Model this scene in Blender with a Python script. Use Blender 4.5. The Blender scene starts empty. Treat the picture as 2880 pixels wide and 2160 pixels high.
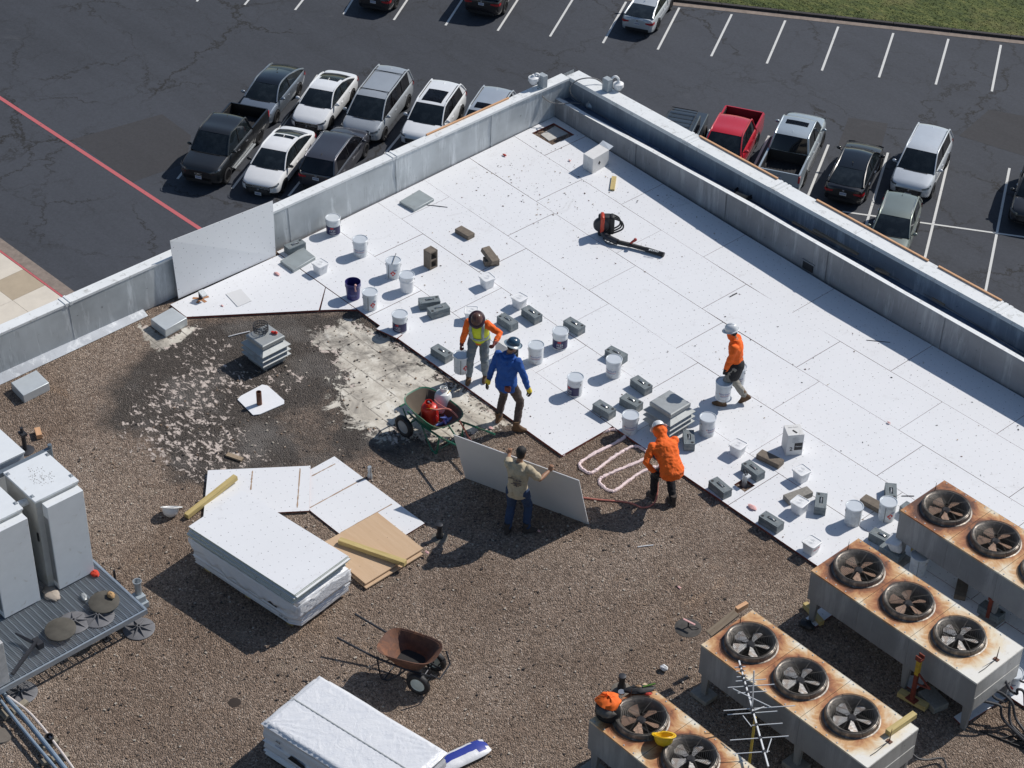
import bpy, math, random
import numpy as np
from mathutils import Vector, Matrix
random.seed(7); rng = np.random.default_rng(7)
sc = bpy.context.scene
COL = sc.collection
R = math.radians
# ---------------------------------------------------------------- camera, light, exposure
CAM = Vector((28.559, -27.715, 23.269))
RT = Vector((0.67103, 0.74118, 0.01926)); UP = Vector((-0.4639, 0.3994, 0.7907)); FW = Vector((-0.5783, 0.5396, -0.6118))
FW.normalize(); RT = (RT - FW * RT.dot(FW)).normalized(); UP = RT.cross(FW)
FPX = 5818.67
cd = bpy.data.cameras.new('camera'); cam = bpy.data.objects.new('camera', cd); COL.objects.link(cam)
cam.matrix_world = Matrix(((RT.x, UP.x, -FW.x, CAM.x), (RT.y, UP.y, -FW.y, CAM.y), (RT.z, UP.z, -FW.z, CAM.z), (0, 0, 0, 1)))
cd.sensor_width = 36.0; cd.lens = FPX / 2880 * 36; cd.clip_start = 0.5; cd.clip_end = 3000
sc.camera = cam
SUN_AZ, SUN_EL = 81.0, 43.5
w = bpy.data.worlds.new('World'); sc.world = w; w.use_nodes = True
nt = w.node_tree; bg = nt.nodes['Background']; sky = nt.nodes.new('ShaderNodeTexSky')
sky.sky_type = 'NISHITA'; sky.sun_disc = False; sky.sun_elevation = R(SUN_EL); sky.sun_rotation = R(90 - SUN_AZ)
nt.links.new(sky.outputs[0], bg.inputs[0]); bg.inputs[1].default_value = 0.076; sky.ozone_density = 2.5; sky.air_density = 1.15; sky.dust_density = 0.6
sl = bpy.data.lights.new('sun', 'SUN'); sun = bpy.data.objects.new('sun', sl); COL.objects.link(sun)
sl.energy = 4.0; sl.angle = R(0.53); sl.color = (1.0, 0.95, 0.885)
sd = Vector((math.cos(R(SUN_AZ)) * math.cos(R(SUN_EL)), math.sin(R(SUN_AZ)) * math.cos(R(SUN_EL)), math.sin(R(SUN_EL))))
sun.rotation_euler = sd.to_track_quat('Z', 'Y').to_euler()
vs = sc.view_settings; vs.view_transform = 'Standard'; vs.look = 'None'; vs.gamma = 1; vs.exposure = 0.0; vs.use_curve_mapping = False
sc.render.resolution_x = 1024; sc.render.resolution_y = 768

# ---------------------------------------------------------------- survey: photo point on a known level -> place
TILE = {'A': (0, 0), 'B': (960, 0), 'C': (1920, 0), 'D': (0, 720), 'E': (960, 720), 'F': (1920, 720), 'G': (0, 1440), 'H': (960, 1440), 'I': (1920, 1440)}
def ray(px, py):
    return RT * ((px - 1440) / FPX) + UP * ((1080 - py) / FPX) + FW
def at(px, py, z=0.0):
    d = ray(px, py); k = (z - CAM.z) / d.z; return CAM + d * k
def atx(px, py, X):
    d = ray(px, py); k = (X - CAM.x) / d.x; return CAM + d * k
def T(c, a, b, z=0.0):
    x, y = TILE[c]; return at(x + a / 2.304, y + b / 2.304, z)
def Z(x0, y0, s, a, b, z=0.0):
    return at(x0 + a / s, y0 + b / s, z)
GZ = -27.5      # car park level
RG = -0.05      # gravel level of the roof; the white boards' tops are z = 0

# ---------------------------------------------------------------- object helpers
def tag(o, label=None, cat=None, group=None, kind=None):
    if label: o['label'] = label
    if cat: o['category'] = cat
    if group: o['group'] = group
    if kind: o['kind'] = kind
    return o
def empty(name, loc=(0, 0, 0), rz=0.0, label=None, cat=None, group=None):
    o = bpy.data.objects.new(name, None); COL.objects.link(o); o.location = loc; o.rotation_euler = (0, 0, rz)
    o.empty_display_size = 0.2
    return tag(o, label, cat, group)
def copy_tree(o, parent=None):
    c = o.copy(); COL.objects.link(c); c.parent = parent
    for ch in list(o.children): copy_tree(ch, c)
    return c
class MB:
    def __init__(s): s.v = []; s.f = []; s.m = []
    def add(s, vs_, fs, m=0):
        b = len(s.v); s.v.extend([tuple(p) for p in vs_])
        for f in fs: s.f.append(tuple(b + i for i in f)); s.m.append(m)
        return s
    def box(s, lo, hi, m=0, M=None):
        x0, y0, z0 = lo; x1, y1, z1 = hi
        P = [Vector(p) for p in ((x0, y0, z0), (x1, y0, z0), (x1, y1, z0), (x0, y1, z0), (x0, y0, z1), (x1, y0, z1), (x1, y1, z1), (x0, y1, z1))]
        if M: P = [M @ p for p in P]
        return s.add(P, [(0, 3, 2, 1), (4, 5, 6, 7), (0, 1, 5, 4), (1, 2, 6, 5), (2, 3, 7, 6), (3, 0, 4, 7)], m)
    def prism(s, poly, z0, z1, m=0, M=None):
        n = len(poly); P = [Vector((p[0], p[1], z0)) for p in poly] + [Vector((p[0], p[1], z1)) for p in poly]
        a = sum(poly[i][0] * poly[(i + 1) % n][1] - poly[(i + 1) % n][0] * poly[i][1] for i in range(n))
        if M: P = [M @ p for p in P]
        F = [tuple(range(n - 1, -1, -1)), tuple(range(n, 2 * n))] + [(i, (i + 1) % n, n + (i + 1) % n, n + i) for i in range(n)]
        if a < 0: F = [tuple(reversed(f)) for f in F]
        return s.add(P, F, m)
    def rings(s, rings, m=0, closed=True, caps=True):
        n = len(rings[0]); b = []
        for r in rings: b.extend(r)
        F = []
        for i in range(len(rings) - 1):
            for j in range(n if closed else n - 1):
                k = (j + 1) % n; F.append((i * n + j, i * n + k, (i + 1) * n + k, (i + 1) * n + j))
        if caps and closed:
            F.append(tuple(range(n - 1, -1, -1))); F.append(tuple((len(rings) - 1) * n + j for j in range(n)))
        return s.add(b, F, m)
    def lathe(s, prof, n=20, m=0, M=None, caps=True):
        rs = []
        for r, z in prof:
            ring = [Vector((r * math.cos(2 * math.pi * j / n), r * math.sin(2 * math.pi * j / n), z)) for j in range(n)]
            if M: ring = [M @ p for p in ring]
            rs.append(ring)
        return s.rings(rs, m, True, caps)
    def cyl(s, p0, p1, r0, r1=None, n=12, m=0):
        p0 = Vector(p0); p1 = Vector(p1); r1 = r0 if r1 is None else r1
        q = (p1 - p0).to_track_quat('Z', 'Y').to_matrix()
        return s.rings([[p + q @ Vector((r * math.cos(2 * math.pi * j / n), r * math.sin(2 * math.pi * j / n), 0)) for j in range(n)] for p, r in ((p0, r0), (p1, r1))], m)
    def tube(s, pts, r, n=6, m=0):
        pts = [Vector(p) for p in pts]; rs = []
        ref = None
        for i, p in enumerate(pts):
            t = (pts[min(i + 1, len(pts) - 1)] - pts[max(i - 1, 0)]).normalized()
            if ref is None: ref = t.orthogonal().normalized()
            ref = (ref - t * ref.dot(t)).normalized(); b = t.cross(ref)
            rr = r[i] if isinstance(r, (list, tuple)) else r
            rs.append([p + ref * rr * math.cos(2 * math.pi * j / n) + b * rr * math.sin(2 * math.pi * j / n) for j in range(n)])
        return s.rings(rs, m)
    def ball(s, c, r, n=12, k=7, m=0, sq=(1, 1, 1)):
        c = Vector(c); rs = []
        for i in range(k + 1):
            a = -math.pi / 2 + math.pi * i / k; cr = max(0.02, math.cos(a)); rs.append([c + Vector((r * sq[0] * cr * math.cos(2 * math.pi * j / n), r * sq[1] * cr * math.sin(2 * math.pi * j / n), r * sq[2] * math.sin(a))) for j in range(n)])
        return s.rings(rs, m)
    def mesh(s, name, mats, ang=0.6):
        me = bpy.data.meshes.new(name); me.from_pydata(s.v, [], s.f)
        for x in (mats if isinstance(mats, (list, tuple)) else [mats]): me.materials.append(x)
        me.polygons.foreach_set('material_index', s.m)
        if ang:
            me.polygons.foreach_set('use_smooth', [True] * len(s.f)); me.update(); me.set_sharp_from_angle(angle=ang)
        me.update(); return me
    def build(s, name, mats, parent=None, ang=0.6, bev=0, loc=None, rz=0.0):
        o = bpy.data.objects.new(name, s.mesh(name, mats, ang)); COL.objects.link(o)
        if parent: o.parent = parent
        if loc is not None: o.location = loc
        o.rotation_euler = (0, 0, rz)
        if bev:
            b = o.modifiers.new('bevel', 'BEVEL'); b.width = bev; b.segments = 2; b.limit_method = 'ANGLE'
        return o
def inst(name, mesh, parent=None, loc=(0, 0, 0), rot=(0, 0, 0), scale=(1, 1, 1)):
    o = bpy.data.objects.new(name, mesh); COL.objects.link(o); o.parent = parent; o.location = loc; o.rotation_euler = rot; o.scale = scale
    return o
def yaw2(a, b): return math.atan2(b.y - a.y, b.x - a.x)
def smooth_path(pts, k=6):
    pts = [Vector(p) for p in pts]; out = []
    for i in range(len(pts) - 1):
        p0 = pts[max(i - 1, 0)]; p1 = pts[i]; p2 = pts[i + 1]; p3 = pts[min(i + 2, len(pts) - 1)]
        for j in range(k):
            t = j / k; out.append(0.5 * ((2 * p1) + (p2 - p0) * t + (2 * p0 - 5 * p1 + 4 * p2 - p3) * t * t + (3 * p1 - p0 - 3 * p2 + p3) * t ** 3))
    out.append(pts[-1]); return out
_tx = {}
def text_geo(s, bold=0.0):
    """flat lettering as plain vertex/face lists, centred, height 1"""
    if (s, bold) in _tx: return _tx[(s, bold)]
    c = bpy.data.curves.new('lettering', 'FONT'); c.body = s; c.align_x = 'CENTER'; c.align_y = 'CENTER'; c.offset = bold; c.resolution_u = 2
    o = bpy.data.objects.new('lettering', c); COL.objects.link(o)
    dg = bpy.context.evaluated_depsgraph_get(); dg.update()
    me = bpy.data.meshes.new_from_object(o.evaluated_get(dg))
    r = ([tuple(v.co) for v in me.vertices], [tuple(p.vertices) for p in me.polygons])
    bpy.data.objects.remove(o); bpy.data.curves.remove(c); bpy.data.meshes.remove(me); _tx[(s, bold)] = r; return r
def text_flat(mb, s, size, M, m=0, bold=0.0):
    v, f = text_geo(s, bold); mb.add([M @ Vector((p[0] * size, p[1] * size, 0)) for p in v], f, m)
def text_cyl(mb, s, size, r, z, a0, m=0, bold=0.0):
    v, f = text_geo(s, bold)
    mb.add([(r * math.cos(a0 + p[0] * size / r), r * math.sin(a0 + p[0] * size / r), z + p[1] * size) for p in v], f, m)
def patch_cyl(mb, r, z0, z1, a0, a1, m=0, n=10):
    mb.rings([[(r * math.cos(a0 + (a1 - a0) * j / n), r * math.sin(a0 + (a1 - a0) * j / n), z) for j in range(n + 1)] for z in (z0, z1)], m, False, False)

# ---------------------------------------------------------------- materials
def _n(nt, t, **k):
    n = nt.nodes.new(t)
    for a, b in k.items():
        if a in n.inputs: n.inputs[a].default_value = b
        else: setattr(n, a, b)
    return n
def ramp(nt, src, p, cols=None):
    r = nt.nodes.new('ShaderNodeValToRGB'); e = r.color_ramp.elements
    while len(e) < len(p): e.new(0.5)
    for i, q in enumerate(p):
        e[i].position = q; c = cols[i] if cols else (i / (len(p) - 1),) * 3
        e[i].color = (*c, 1)
    nt.links.new(src, r.inputs[0]); return r.outputs[0]
def mix(nt, f, a, b, t='MIX'):
    m = nt.nodes.new('ShaderNodeMix'); m.data_type = 'RGBA'; m.blend_type = t
    for i, x in ((0, f), (6, a), (7, b)):
        if isinstance(x, (int, float)): m.inputs[i].default_value = x
        elif isinstance(x, tuple): m.inputs[i].default_value = (*x, 1) if len(x) == 3 else x
        else: nt.links.new(x, m.inputs[i])
    return m.outputs[2]
def noise(nt, co, scale, detail=4, rough=0.6, dist=0.0, out=0):
    n = _n(nt, 'ShaderNodeTexNoise', Scale=scale, Detail=detail, Roughness=rough, Distortion=dist); nt.links.new(co, n.inputs['Vector']); return n.outputs[out]
def math_(nt, op, a, b=0.0, clamp=False):
    m = nt.nodes.new('ShaderNodeMath'); m.operation = op; m.use_clamp = clamp
    for i, x in ((0, a), (1, b)):
        if isinstance(x, (int, float)): m.inputs[i].default_value = x
        else: nt.links.new(x, m.inputs[i])
    return m.outputs[0]
def newmat(name):
    m = bpy.data.materials.new(name); m.use_nodes = True; nt = m.node_tree
    return m, nt, nt.nodes['Principled BSDF'], nt.nodes.new('ShaderNodeTexCoord')
def bump(nt, bs, h, strength, dist=0.01):
    b = nt.nodes.new('ShaderNodeBump'); b.inputs['Strength'].default_value = strength; b.inputs['Distance'].default_value = dist
    nt.links.new(h, b.inputs['Height']); nt.links.new(b.outputs[0], bs.inputs['Normal'])
def mat(name, col, rough=0.6, metal=0.0, var=0.12, sc_=6.0, bmp=0.0, bsc=40.0, dirt=None, dirt_amt=0.5, dsc=3.0, spec=0.5, coat=0.0, stretch=None):
    """painted / cast / cut surface with mottling, optional stains and fine relief"""
    m, nt, bs, tc = newmat(name); co = tc.outputs['Object']
    if stretch:
        mp = nt.nodes.new('ShaderNodeMapping'); mp.inputs['Scale'].default_value = stretch; nt.links.new(co, mp.inputs[0]); co = mp.outputs[0]
    n = noise(nt, co, sc_, 5, 0.65)
    c = mix(nt, ramp(nt, n, (0.25, 0.75)), tuple(x * (1 - var) for x in col), tuple(min(1, x * (1 + var)) for x in col))
    if dirt:
        k = ramp(nt, noise(nt, co, dsc, 6, 0.7, 0.6), (0.62 - dirt_amt * 0.3, 0.72))
        c = mix(nt, k, c, dirt)
    nt.links.new(c, bs.inputs['Base Color']); bs.inputs['Roughness'].default_value = rough; bs.inputs['Metallic'].default_value = metal
    bs.inputs['Specular IOR Level'].default_value = spec; bs.inputs['Coat Weight'].default_value = coat; bs.inputs['Coat Roughness'].default_value = 0.06
    if bmp: bump(nt, bs, noise(nt, co, bsc, 3), bmp)
    return m
def wood(name, a, b, sc_=3.0):
    m, nt, bs, tc = newmat(name); mp = nt.nodes.new('ShaderNodeMapping'); mp.inputs['Scale'].default_value = (0.6, 9, 9)
    nt.links.new(tc.outputs['Object'], mp.inputs[0]); n = noise(nt, mp.outputs[0], sc_, 6, 0.7, 0.4)
    c = ramp(nt, n, (0.3, 0.5, 0.7), (a, tuple((x + y) / 2 for x, y in zip(a, b)), b)); k = ramp(nt, noise(nt, tc.outputs['Object'], 14, 2), (0.7, 0.76))
    nt.links.new(mix(nt, k, c, tuple(x * 0.45 for x in a)), bs.inputs['Base Color']); bs.inputs['Roughness'].default_value = 0.75; bump(nt, bs, n, 0.3); return m
def glass(name, col=(0.012, 0.016, 0.018), rough=0.06):
    m, nt, bs, tc = newmat(name); k = ramp(nt, noise(nt, tc.outputs['Object'], 2.2, 3), (0.45, 0.7))
    nt.links.new(mix(nt, k, col, tuple(x * 1.7 + 0.005 for x in col)), bs.inputs['Base Color']); bs.inputs['Roughness'].default_value = rough; bs.inputs['Specular IOR Level'].default_value = 0.6
    return m
def paint(name, col, metal=0.0, rough=0.35):
    m, nt, bs, tc = newmat(name); n = noise(nt, tc.outputs['Object'], 1.6, 4)
    c = mix(nt, ramp(nt, n, (0.35, 0.7)), tuple(x * 0.93 for x in col), col)
    z = nt.nodes.new('ShaderNodeSeparateXYZ'); nt.links.new(tc.outputs['Object'], z.inputs[0])
    d = math_(nt, 'MULTIPLY', ramp(nt, z.outputs[2], (0.15, 0.6), ((1, 1, 1), (0, 0, 0))), ramp(nt, noise(nt, tc.outputs['Object'], 5, 5), (0.35, 0.75)))
    c = mix(nt, math_(nt, 'MULTIPLY', d, 0.3), c, (0.11, 0.105, 0.10))
    nt.links.new(c, bs.inputs['Base Color']); bs.inputs['Roughness'].default_value = rough; bs.inputs['Metallic'].default_value = metal
    bs.inputs['Coat Weight'].default_value = 0.9; bs.inputs['Coat Roughness'].default_value = 0.05; return m
WHITE = mat('white_plastic', (0.78, 0.79, 0.80), 0.42, var=0.05, dirt=(0.5, 0.48, 0.45), dirt_amt=0.1, dsc=9)
TIN = mat('white_tin', (0.66, 0.69, 0.71), 0.35, var=0.1, sc_=14, dirt=(0.38, 0.36, 0.34), dirt_amt=0.25, dsc=12)
LID = mat('lid_tin', (0.70, 0.74, 0.77), 0.3, 0.25, var=0.06)
NAVY = mat('navy_label', (0.022, 0.022, 0.085), 0.45, var=0.2)
BLACK = mat('black_rubber', (0.018, 0.018, 0.02), 0.6, var=0.3)
DARK = mat('dark_steel', (0.05, 0.052, 0.06), 0.5, 0.5, var=0.3)
REDP = mat('red_print', (0.55, 0.04, 0.04), 0.5)
BLUEP = mat('blue_print', (0.05, 0.09, 0.28), 0.5)
GALV = mat('galvanised_steel', (0.42, 0.45, 0.47), 0.48, 0.55, var=0.15, sc_=9, dirt=(0.25, 0.24, 0.22), dirt_amt=0.2)
STEEL = mat('bare_steel', (0.5, 0.5, 0.5), 0.3, 0.8, var=0.1)
CONC = mat('grey_concrete', (0.26, 0.245, 0.22), 0.9, var=0.25, sc_=18, bmp=0.5, bsc=90)
CONCB = mat('brown_concrete', (0.175, 0.145, 0.115), 0.9, var=0.3, sc_=12, bmp=0.5, bsc=90)
WGT = mat('blue_grey_block', (0.165, 0.195, 0.21), 0.75, var=0.3, sc_=10, bmp=0.3, bsc=60, dirt=(0.3, 0.3, 0.29), dirt_amt=0.3, dsc=8)
LUMY = wood('yellow_lumber', (0.42, 0.31, 0.11), (0.62, 0.5, 0.23))
LUMB = wood('brown_plank', (0.22, 0.155, 0.10), (0.42, 0.33, 0.23))
LUMO = wood('raw_lumber', (0.55, 0.30, 0.15), (0.72, 0.43, 0.25))
PLY = wood('fibre_board', (0.53, 0.36, 0.22), (0.60, 0.43, 0.28), 1.5)
GREEN = mat('green_steel', (0.015, 0.13, 0.075), 0.5, var=0.25, dirt=(0.16, 0.12, 0.08), dirt_amt=0.35, dsc=6)
RUSTY = mat('rusty_steel', (0.13, 0.065, 0.045), 0.8, 0.2, var=0.4, sc_=8, dirt=(0.28, 0.12, 0.06), dirt_amt=0.5, dsc=5, bmp=0.3)
REDT = mat('red_tank', (0.55, 0.025, 0.015), 0.35, var=0.12, dirt=(0.25, 0.05, 0.04), dirt_amt=0.15)
PINKF = mat('pink_foam', (0.72, 0.42, 0.40), 0.85, var=0.2, sc_=20, bmp=0.8, bsc=50)
HOSE = mat('pink_hose', (0.50, 0.17, 0.13), 0.55, var=0.15)
YEL = mat('yellow_plastic', (0.78, 0.50, 0.02), 0.35, var=0.06)
ORNG = mat('orange_cloth', (0.85, 0.15, 0.015), 0.8, var=0.12, bmp=0.5, bsc=25)
REDRAG = mat('red_rag', (0.5, 0.06, 0.04), 0.9)
# ---------------------------------------------------------------- structure materials
def asphalt(name, a, b, crack=True):
    m, nt, bs, tc = newmat(name); co = tc.outputs['Object']
    n1 = noise(nt, co, 0.05, 6, 0.55); st = nt.nodes.new('ShaderNodeMapping'); st.inputs['Rotation'].default_value = (0, 0, R(-36)); st.inputs['Scale'].default_value = (0.12, 1.0, 1)
    nt.links.new(co, st.inputs[0]); n2 = noise(nt, st.outputs[0], 0.9, 5, 0.7)
    f = math_(nt, 'ADD', math_(nt, 'MULTIPLY', n1, 0.6), math_(nt, 'MULTIPLY', n2, 0.4))
    c = mix(nt, ramp(nt, f, (0.4, 0.6)), a, b)
    sp = ramp(nt, noise(nt, co, 9, 3, 0.8), (0.3, 0.75)); c = mix(nt, 0.35, c, mix(nt, sp, tuple(x * 0.75 for x in a), tuple(x * 1.45 for x in b)))
    wear = ramp(nt, noise(nt, co, 0.22, 6, 0.7, 0.5), (0.64, 0.8)); c = mix(nt, math_(nt, 'MULTIPLY', wear, 0.55), c, (0.105, 0.11, 0.12))
    if crack:
        dn = noise(nt, co, 0.55, 8, 0.72, 0, 1)
        for s_, w_, am, off in ((0.085, 0.0075, 0.95, 0.0), (0.16, 0.010, 0.8, 31.7), (0.34, 0.014, 0.4, 77.3)):
            mp = nt.nodes.new('ShaderNodeMapping'); mp.inputs['Location'].default_value = (off, off, 0); nt.links.new(co, mp.inputs[0])
            v = nt.nodes.new('ShaderNodeVectorMath'); v.operation = 'MULTIPLY_ADD'; nt.links.new(dn, v.inputs[0]); v.inputs[1].default_value = (2.8,) * 3; nt.links.new(mp.outputs[0], v.inputs[2])
            vo = _n(nt, 'ShaderNodeTexVoronoi', feature='DISTANCE_TO_EDGE', Scale=s_); nt.links.new(v.outputs[0], vo.inputs['Vector'])
            k = ramp(nt, vo.outputs[0], (w_ * 0.35, w_), ((1, 1, 1), (0, 0, 0)))
            k = math_(nt, 'MULTIPLY', k, ramp(nt, noise(nt, mp.outputs[0], 0.16, 3), (0.44, 0.56))); k = math_(nt, 'MULTIPLY', k, am)
            c = mix(nt, k, c, (0.012, 0.011, 0.010))
    nt.links.new(c, bs.inputs['Base Color']); bs.inputs['Roughness'].default_value = 0.85; bump(nt, bs, noise(nt, co, 60, 2), 0.35, 0.01); return m
ASPH = asphalt('asphalt', (0.031, 0.035, 0.044), (0.050, 0.056, 0.070))
ASPH2 = asphalt('asphalt_patch', (0.027, 0.027, 0.030), (0.044, 0.044, 0.049), False)
def linepaint(name, col):
    m, nt, bs, tc = newmat(name); k = ramp(nt, noise(nt, tc.outputs['Object'], 5, 6, 0.8), (0.60, 0.70))
    nt.links.new(mix(nt, k, col, (0.09, 0.09, 0.095)), bs.inputs['Base Color']); bs.inputs['Roughness'].default_value = 0.7; return m
LINEW = linepaint('white_line_paint', (0.62, 0.62, 0.60)); LINER = linepaint('red_line_paint', (0.50, 0.12, 0.13))
def gravel_mat():
    m, nt, bs, tc = newmat('roof_gravel'); co = tc.outputs['Object']
    v = _n(nt, 'ShaderNodeTexVoronoi', Scale=46.0); nt.links.new(co, v.inputs['Vector'])
    v2 = _n(nt, 'ShaderNodeTexVoronoi', Scale=26.0); nt.links.new(co, v2.inputs['Vector'])
    sx = nt.nodes.new('ShaderNodeSeparateColor'); nt.links.new(v.outputs['Color'], sx.inputs[0]); s2 = nt.nodes.new('ShaderNodeSeparateColor'); nt.links.new(v2.outputs['Color'], s2.inputs[0])
    cr = ramp(nt, sx.outputs[0], (0.0, 0.25, 0.5, 0.75, 0.93, 1.0), ((0.05, 0.04, 0.033), (0.19, 0.146, 0.115), (0.30, 0.23, 0.18), (0.39, 0.30, 0.235), (0.52, 0.42, 0.34), (0.78, 0.70, 0.61)))
    c2 = ramp(nt, s2.outputs[1], (0, 0.5, 1), ((0.14, 0.108, 0.085), (0.29, 0.222, 0.175), (0.44, 0.345, 0.275)))
    c = mix(nt, 0.45, cr, c2)
    # drifts of finer, darker or dustier stone
    big = noise(nt, co, 0.42, 7, 0.62, 0.5); c = mix(nt, ramp(nt, big, (0.40, 0.62)), c, mix(nt, 1.0, c, (0.76, 0.72, 0.69), 'MULTIPLY')); c = mix(nt, math_(nt, 'MULTIPLY', ramp(nt, noise(nt, co, 0.23, 6, 0.6, 0.3), (0.48, 0.64)), 0.5), c, mix(nt, 1.0, c, (0.66, 0.63, 0.62), 'MULTIPLY')); c = mix(nt, math_(nt, 'MULTIPLY', ramp(nt, noise(nt, co, 0.9, 6, 0.65, 0.8), (0.60, 0.70)), 0.5), c, mix(nt, 1.0, c, (1.35, 1.25, 1.12), 'MULTIPLY'))
    c = mix(nt, math_(nt, 'MULTIPLY', ramp(nt, noise(nt, co, 1.6, 5, 0.6), (0.60, 0.75)), 0.5), c, (0.38, 0.31, 0.24))
    def attr(n_):
        a = nt.nodes.new('ShaderNodeAttribute'); a.attribute_name = n_; return a.outputs['Fac']
    fine = noise(nt, co, 2.6, 7, 0.75, 0.8)
    # dark swept roofing felt
    dk = ramp(nt, math_(nt, 'ADD', attr('felt'), math_(nt, 'MULTIPLY', math_(nt, 'SUBTRACT', noise(nt, co, 1.1, 6, 0.7), 0.5), 1.1)), (0.36, 0.66))
    felt = mix(nt, ramp(nt, noise(nt, co, 25, 4, 0.8), (0.35, 0.65)), (0.022, 0.021, 0.020), (0.115, 0.103, 0.094))
    felt = mix(nt, ramp(nt, noise(nt, co, 0.9, 5, 0.6), (0.5, 0.7)), felt, (0.17, 0.16, 0.15))
    c = mix(nt, math_(nt, 'MULTIPLY', dk, 0.86), c, felt)
    # flecks where the pale base sheet shows
    stf = nt.nodes.new('ShaderNodeMapping'); stf.inputs['Rotation'].default_value = (0, 0, R(40)); stf.inputs['Scale'].default_value = (0.75, 1.25, 1); nt.links.new(co, stf.inputs[0])
    fl = ramp(nt, math_(nt, 'ADD', attr('flecks'), math_(nt, 'MULTIPLY', math_(nt, 'SUBTRACT', noise(nt, stf.outputs[0], 8.5, 9, 0.72, 0.35), 0.5), 3.3)), (0.80, 0.84))
    c = mix(nt, fl, c, mix(nt, ramp(nt, noise(nt, co, 30, 3), (0.3, 0.7)), (0.38, 0.32, 0.28), (0.66, 0.57, 0.51)))
    # large stripped area, cream, stained
    st = ramp(nt, math_(nt, 'ADD', attr('bare'), math_(nt, 'MULTIPLY', math_(nt, 'SUBTRACT', noise(nt, co, 2.1, 9, 0.76, 0.5), 0.5), 2.9)), (0.47, 0.58))
    cream = ramp(nt, noise(nt, co, 1.7, 8, 0.72, 0.6), (0.32, 0.45, 0.58, 0.7), ((0.24, 0.22, 0.195), (0.48, 0.44, 0.375), (0.66, 0.62, 0.54), (0.76, 0.745, 0.69)))
    cream = mix(nt, ramp(nt, noise(nt, co, 7, 6, 0.8), (0.60, 0.70)), cream, (0.10, 0.09, 0.08))
    bk_ = _n(nt, 'ShaderNodeTexBrick', Scale=1.0); bk_.inputs['Mortar Size'].default_value = 0.012; bk_.inputs['Brick Width'].default_value = 1.2; bk_.inputs['Row Height'].default_value = 0.6; nt.links.new(co, bk_.inputs['Vector']); cream = mix(nt, math_(nt, 'MULTIPLY', bk_.outputs['Fac'], ramp(nt, noise(nt, co, 3, 4), (0.35, 0.6))), cream, (0.20, 0.18, 0.16))
    cream = mix(nt, ramp(nt, noise(nt, co, 1.0, 7, 0.7, 0.5), (0.54, 0.66)), cream, mix(nt, ramp(nt, noise(nt, co, 22, 4, .8), (.35, .65)), (0.07, 0.065, 0.06), (0.22, 0.20, 0.18)))
    c = mix(nt, st, c, cream)
    nt.links.new(c, bs.inputs['Base Color']); bs.inputs['Roughness'].default_value = 0.92; bs.inputs['Specular IOR Level'].default_value = 0.25
    h = math_(nt, 'MULTIPLY', math_(nt, 'SUBTRACT', 1.0, v.outputs['Distance']), math_(nt, 'SUBTRACT', 1.0, math_(nt, 'MAXIMUM', st, fl)))
    bump(nt, bs, h, 1.0, 0.03); return m
GRAVEL = gravel_mat()
def board_mat(name='coverboard', col=(0.755, 0.765, 0.785), dots=True, scuff=1.45):
    m, nt, bs, tc = newmat(name); co = tc.outputs['Object']
    c = mix(nt, ramp(nt, noise(nt, co, 0.9, 5, 0.6), (0.35, 0.65)), tuple(x * 0.975 for x in col), col)
    if dots:
        mp = nt.nodes.new('ShaderNodeMapping'); mp.inputs['Rotation'].default_value = (0, 0, R(17)); mp.inputs['Scale'].default_value = (5.6, 7.2, 1); nt.links.new(co, mp.inputs[0])
        v = _n(nt, 'ShaderNodeTexVoronoi', Scale=1.0, Randomness=0.42); v.voronoi_dimensions = '2D'; nt.links.new(mp.outputs[0], v.inputs['Vector'])
        sep = nt.nodes.new('ShaderNodeSeparateColor'); nt.links.new(v.outputs['Color'], sep.inputs[0])
        k = ramp(nt, v.outputs['Distance'], (0.044, 0.062), ((1, 1, 1), (0, 0, 0))); c = mix(nt, math_(nt, 'MULTIPLY', k, math_(nt, 'ADD', 0.2, math_(nt, 'MULTIPLY', sep.outputs[0], 0.65))), c, (0.06, 0.055, 0.06))
    sm = ramp(nt, noise(nt, co, 1.5, 9, 0.80, 1.4), (0.57, 0.76)); c = mix(nt, math_(nt, 'MULTIPLY', sm, 0.32 * scuff), c, (0.36, 0.34, 0.32))
    st = nt.nodes.new('ShaderNodeMapping'); st.inputs['Rotation'].default_value = (0, 0, R(-40)); st.inputs['Scale'].default_value = (1, 4, 1); nt.links.new(co, st.inputs[0])
    s2 = ramp(nt, noise(nt, st.outputs[0], 5, 7, 0.8, 0.3), (0.66, 0.72)); s2 = math_(nt, 'MULTIPLY', s2, ramp(nt, noise(nt, co, 0.7, 3), (0.5, 0.65)))
    c = mix(nt, math_(nt, 'MULTIPLY', s2, 0.55 * scuff), c, (0.16, 0.14, 0.13))
    nt.links.new(c, bs.inputs['Base Color']); bs.inputs['Roughness'].default_value = 0.55; bs.inputs['Specular IOR Level'].default_value = 0.35; return m
BOARD = board_mat(); BOARDP = board_mat('coverboard_back', (0.66, 0.665, 0.67), False, 0.25)
SEAL = mat('red_brown_edge', (0.22, 0.06, 0.045), 0.8, var=0.3)
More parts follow.
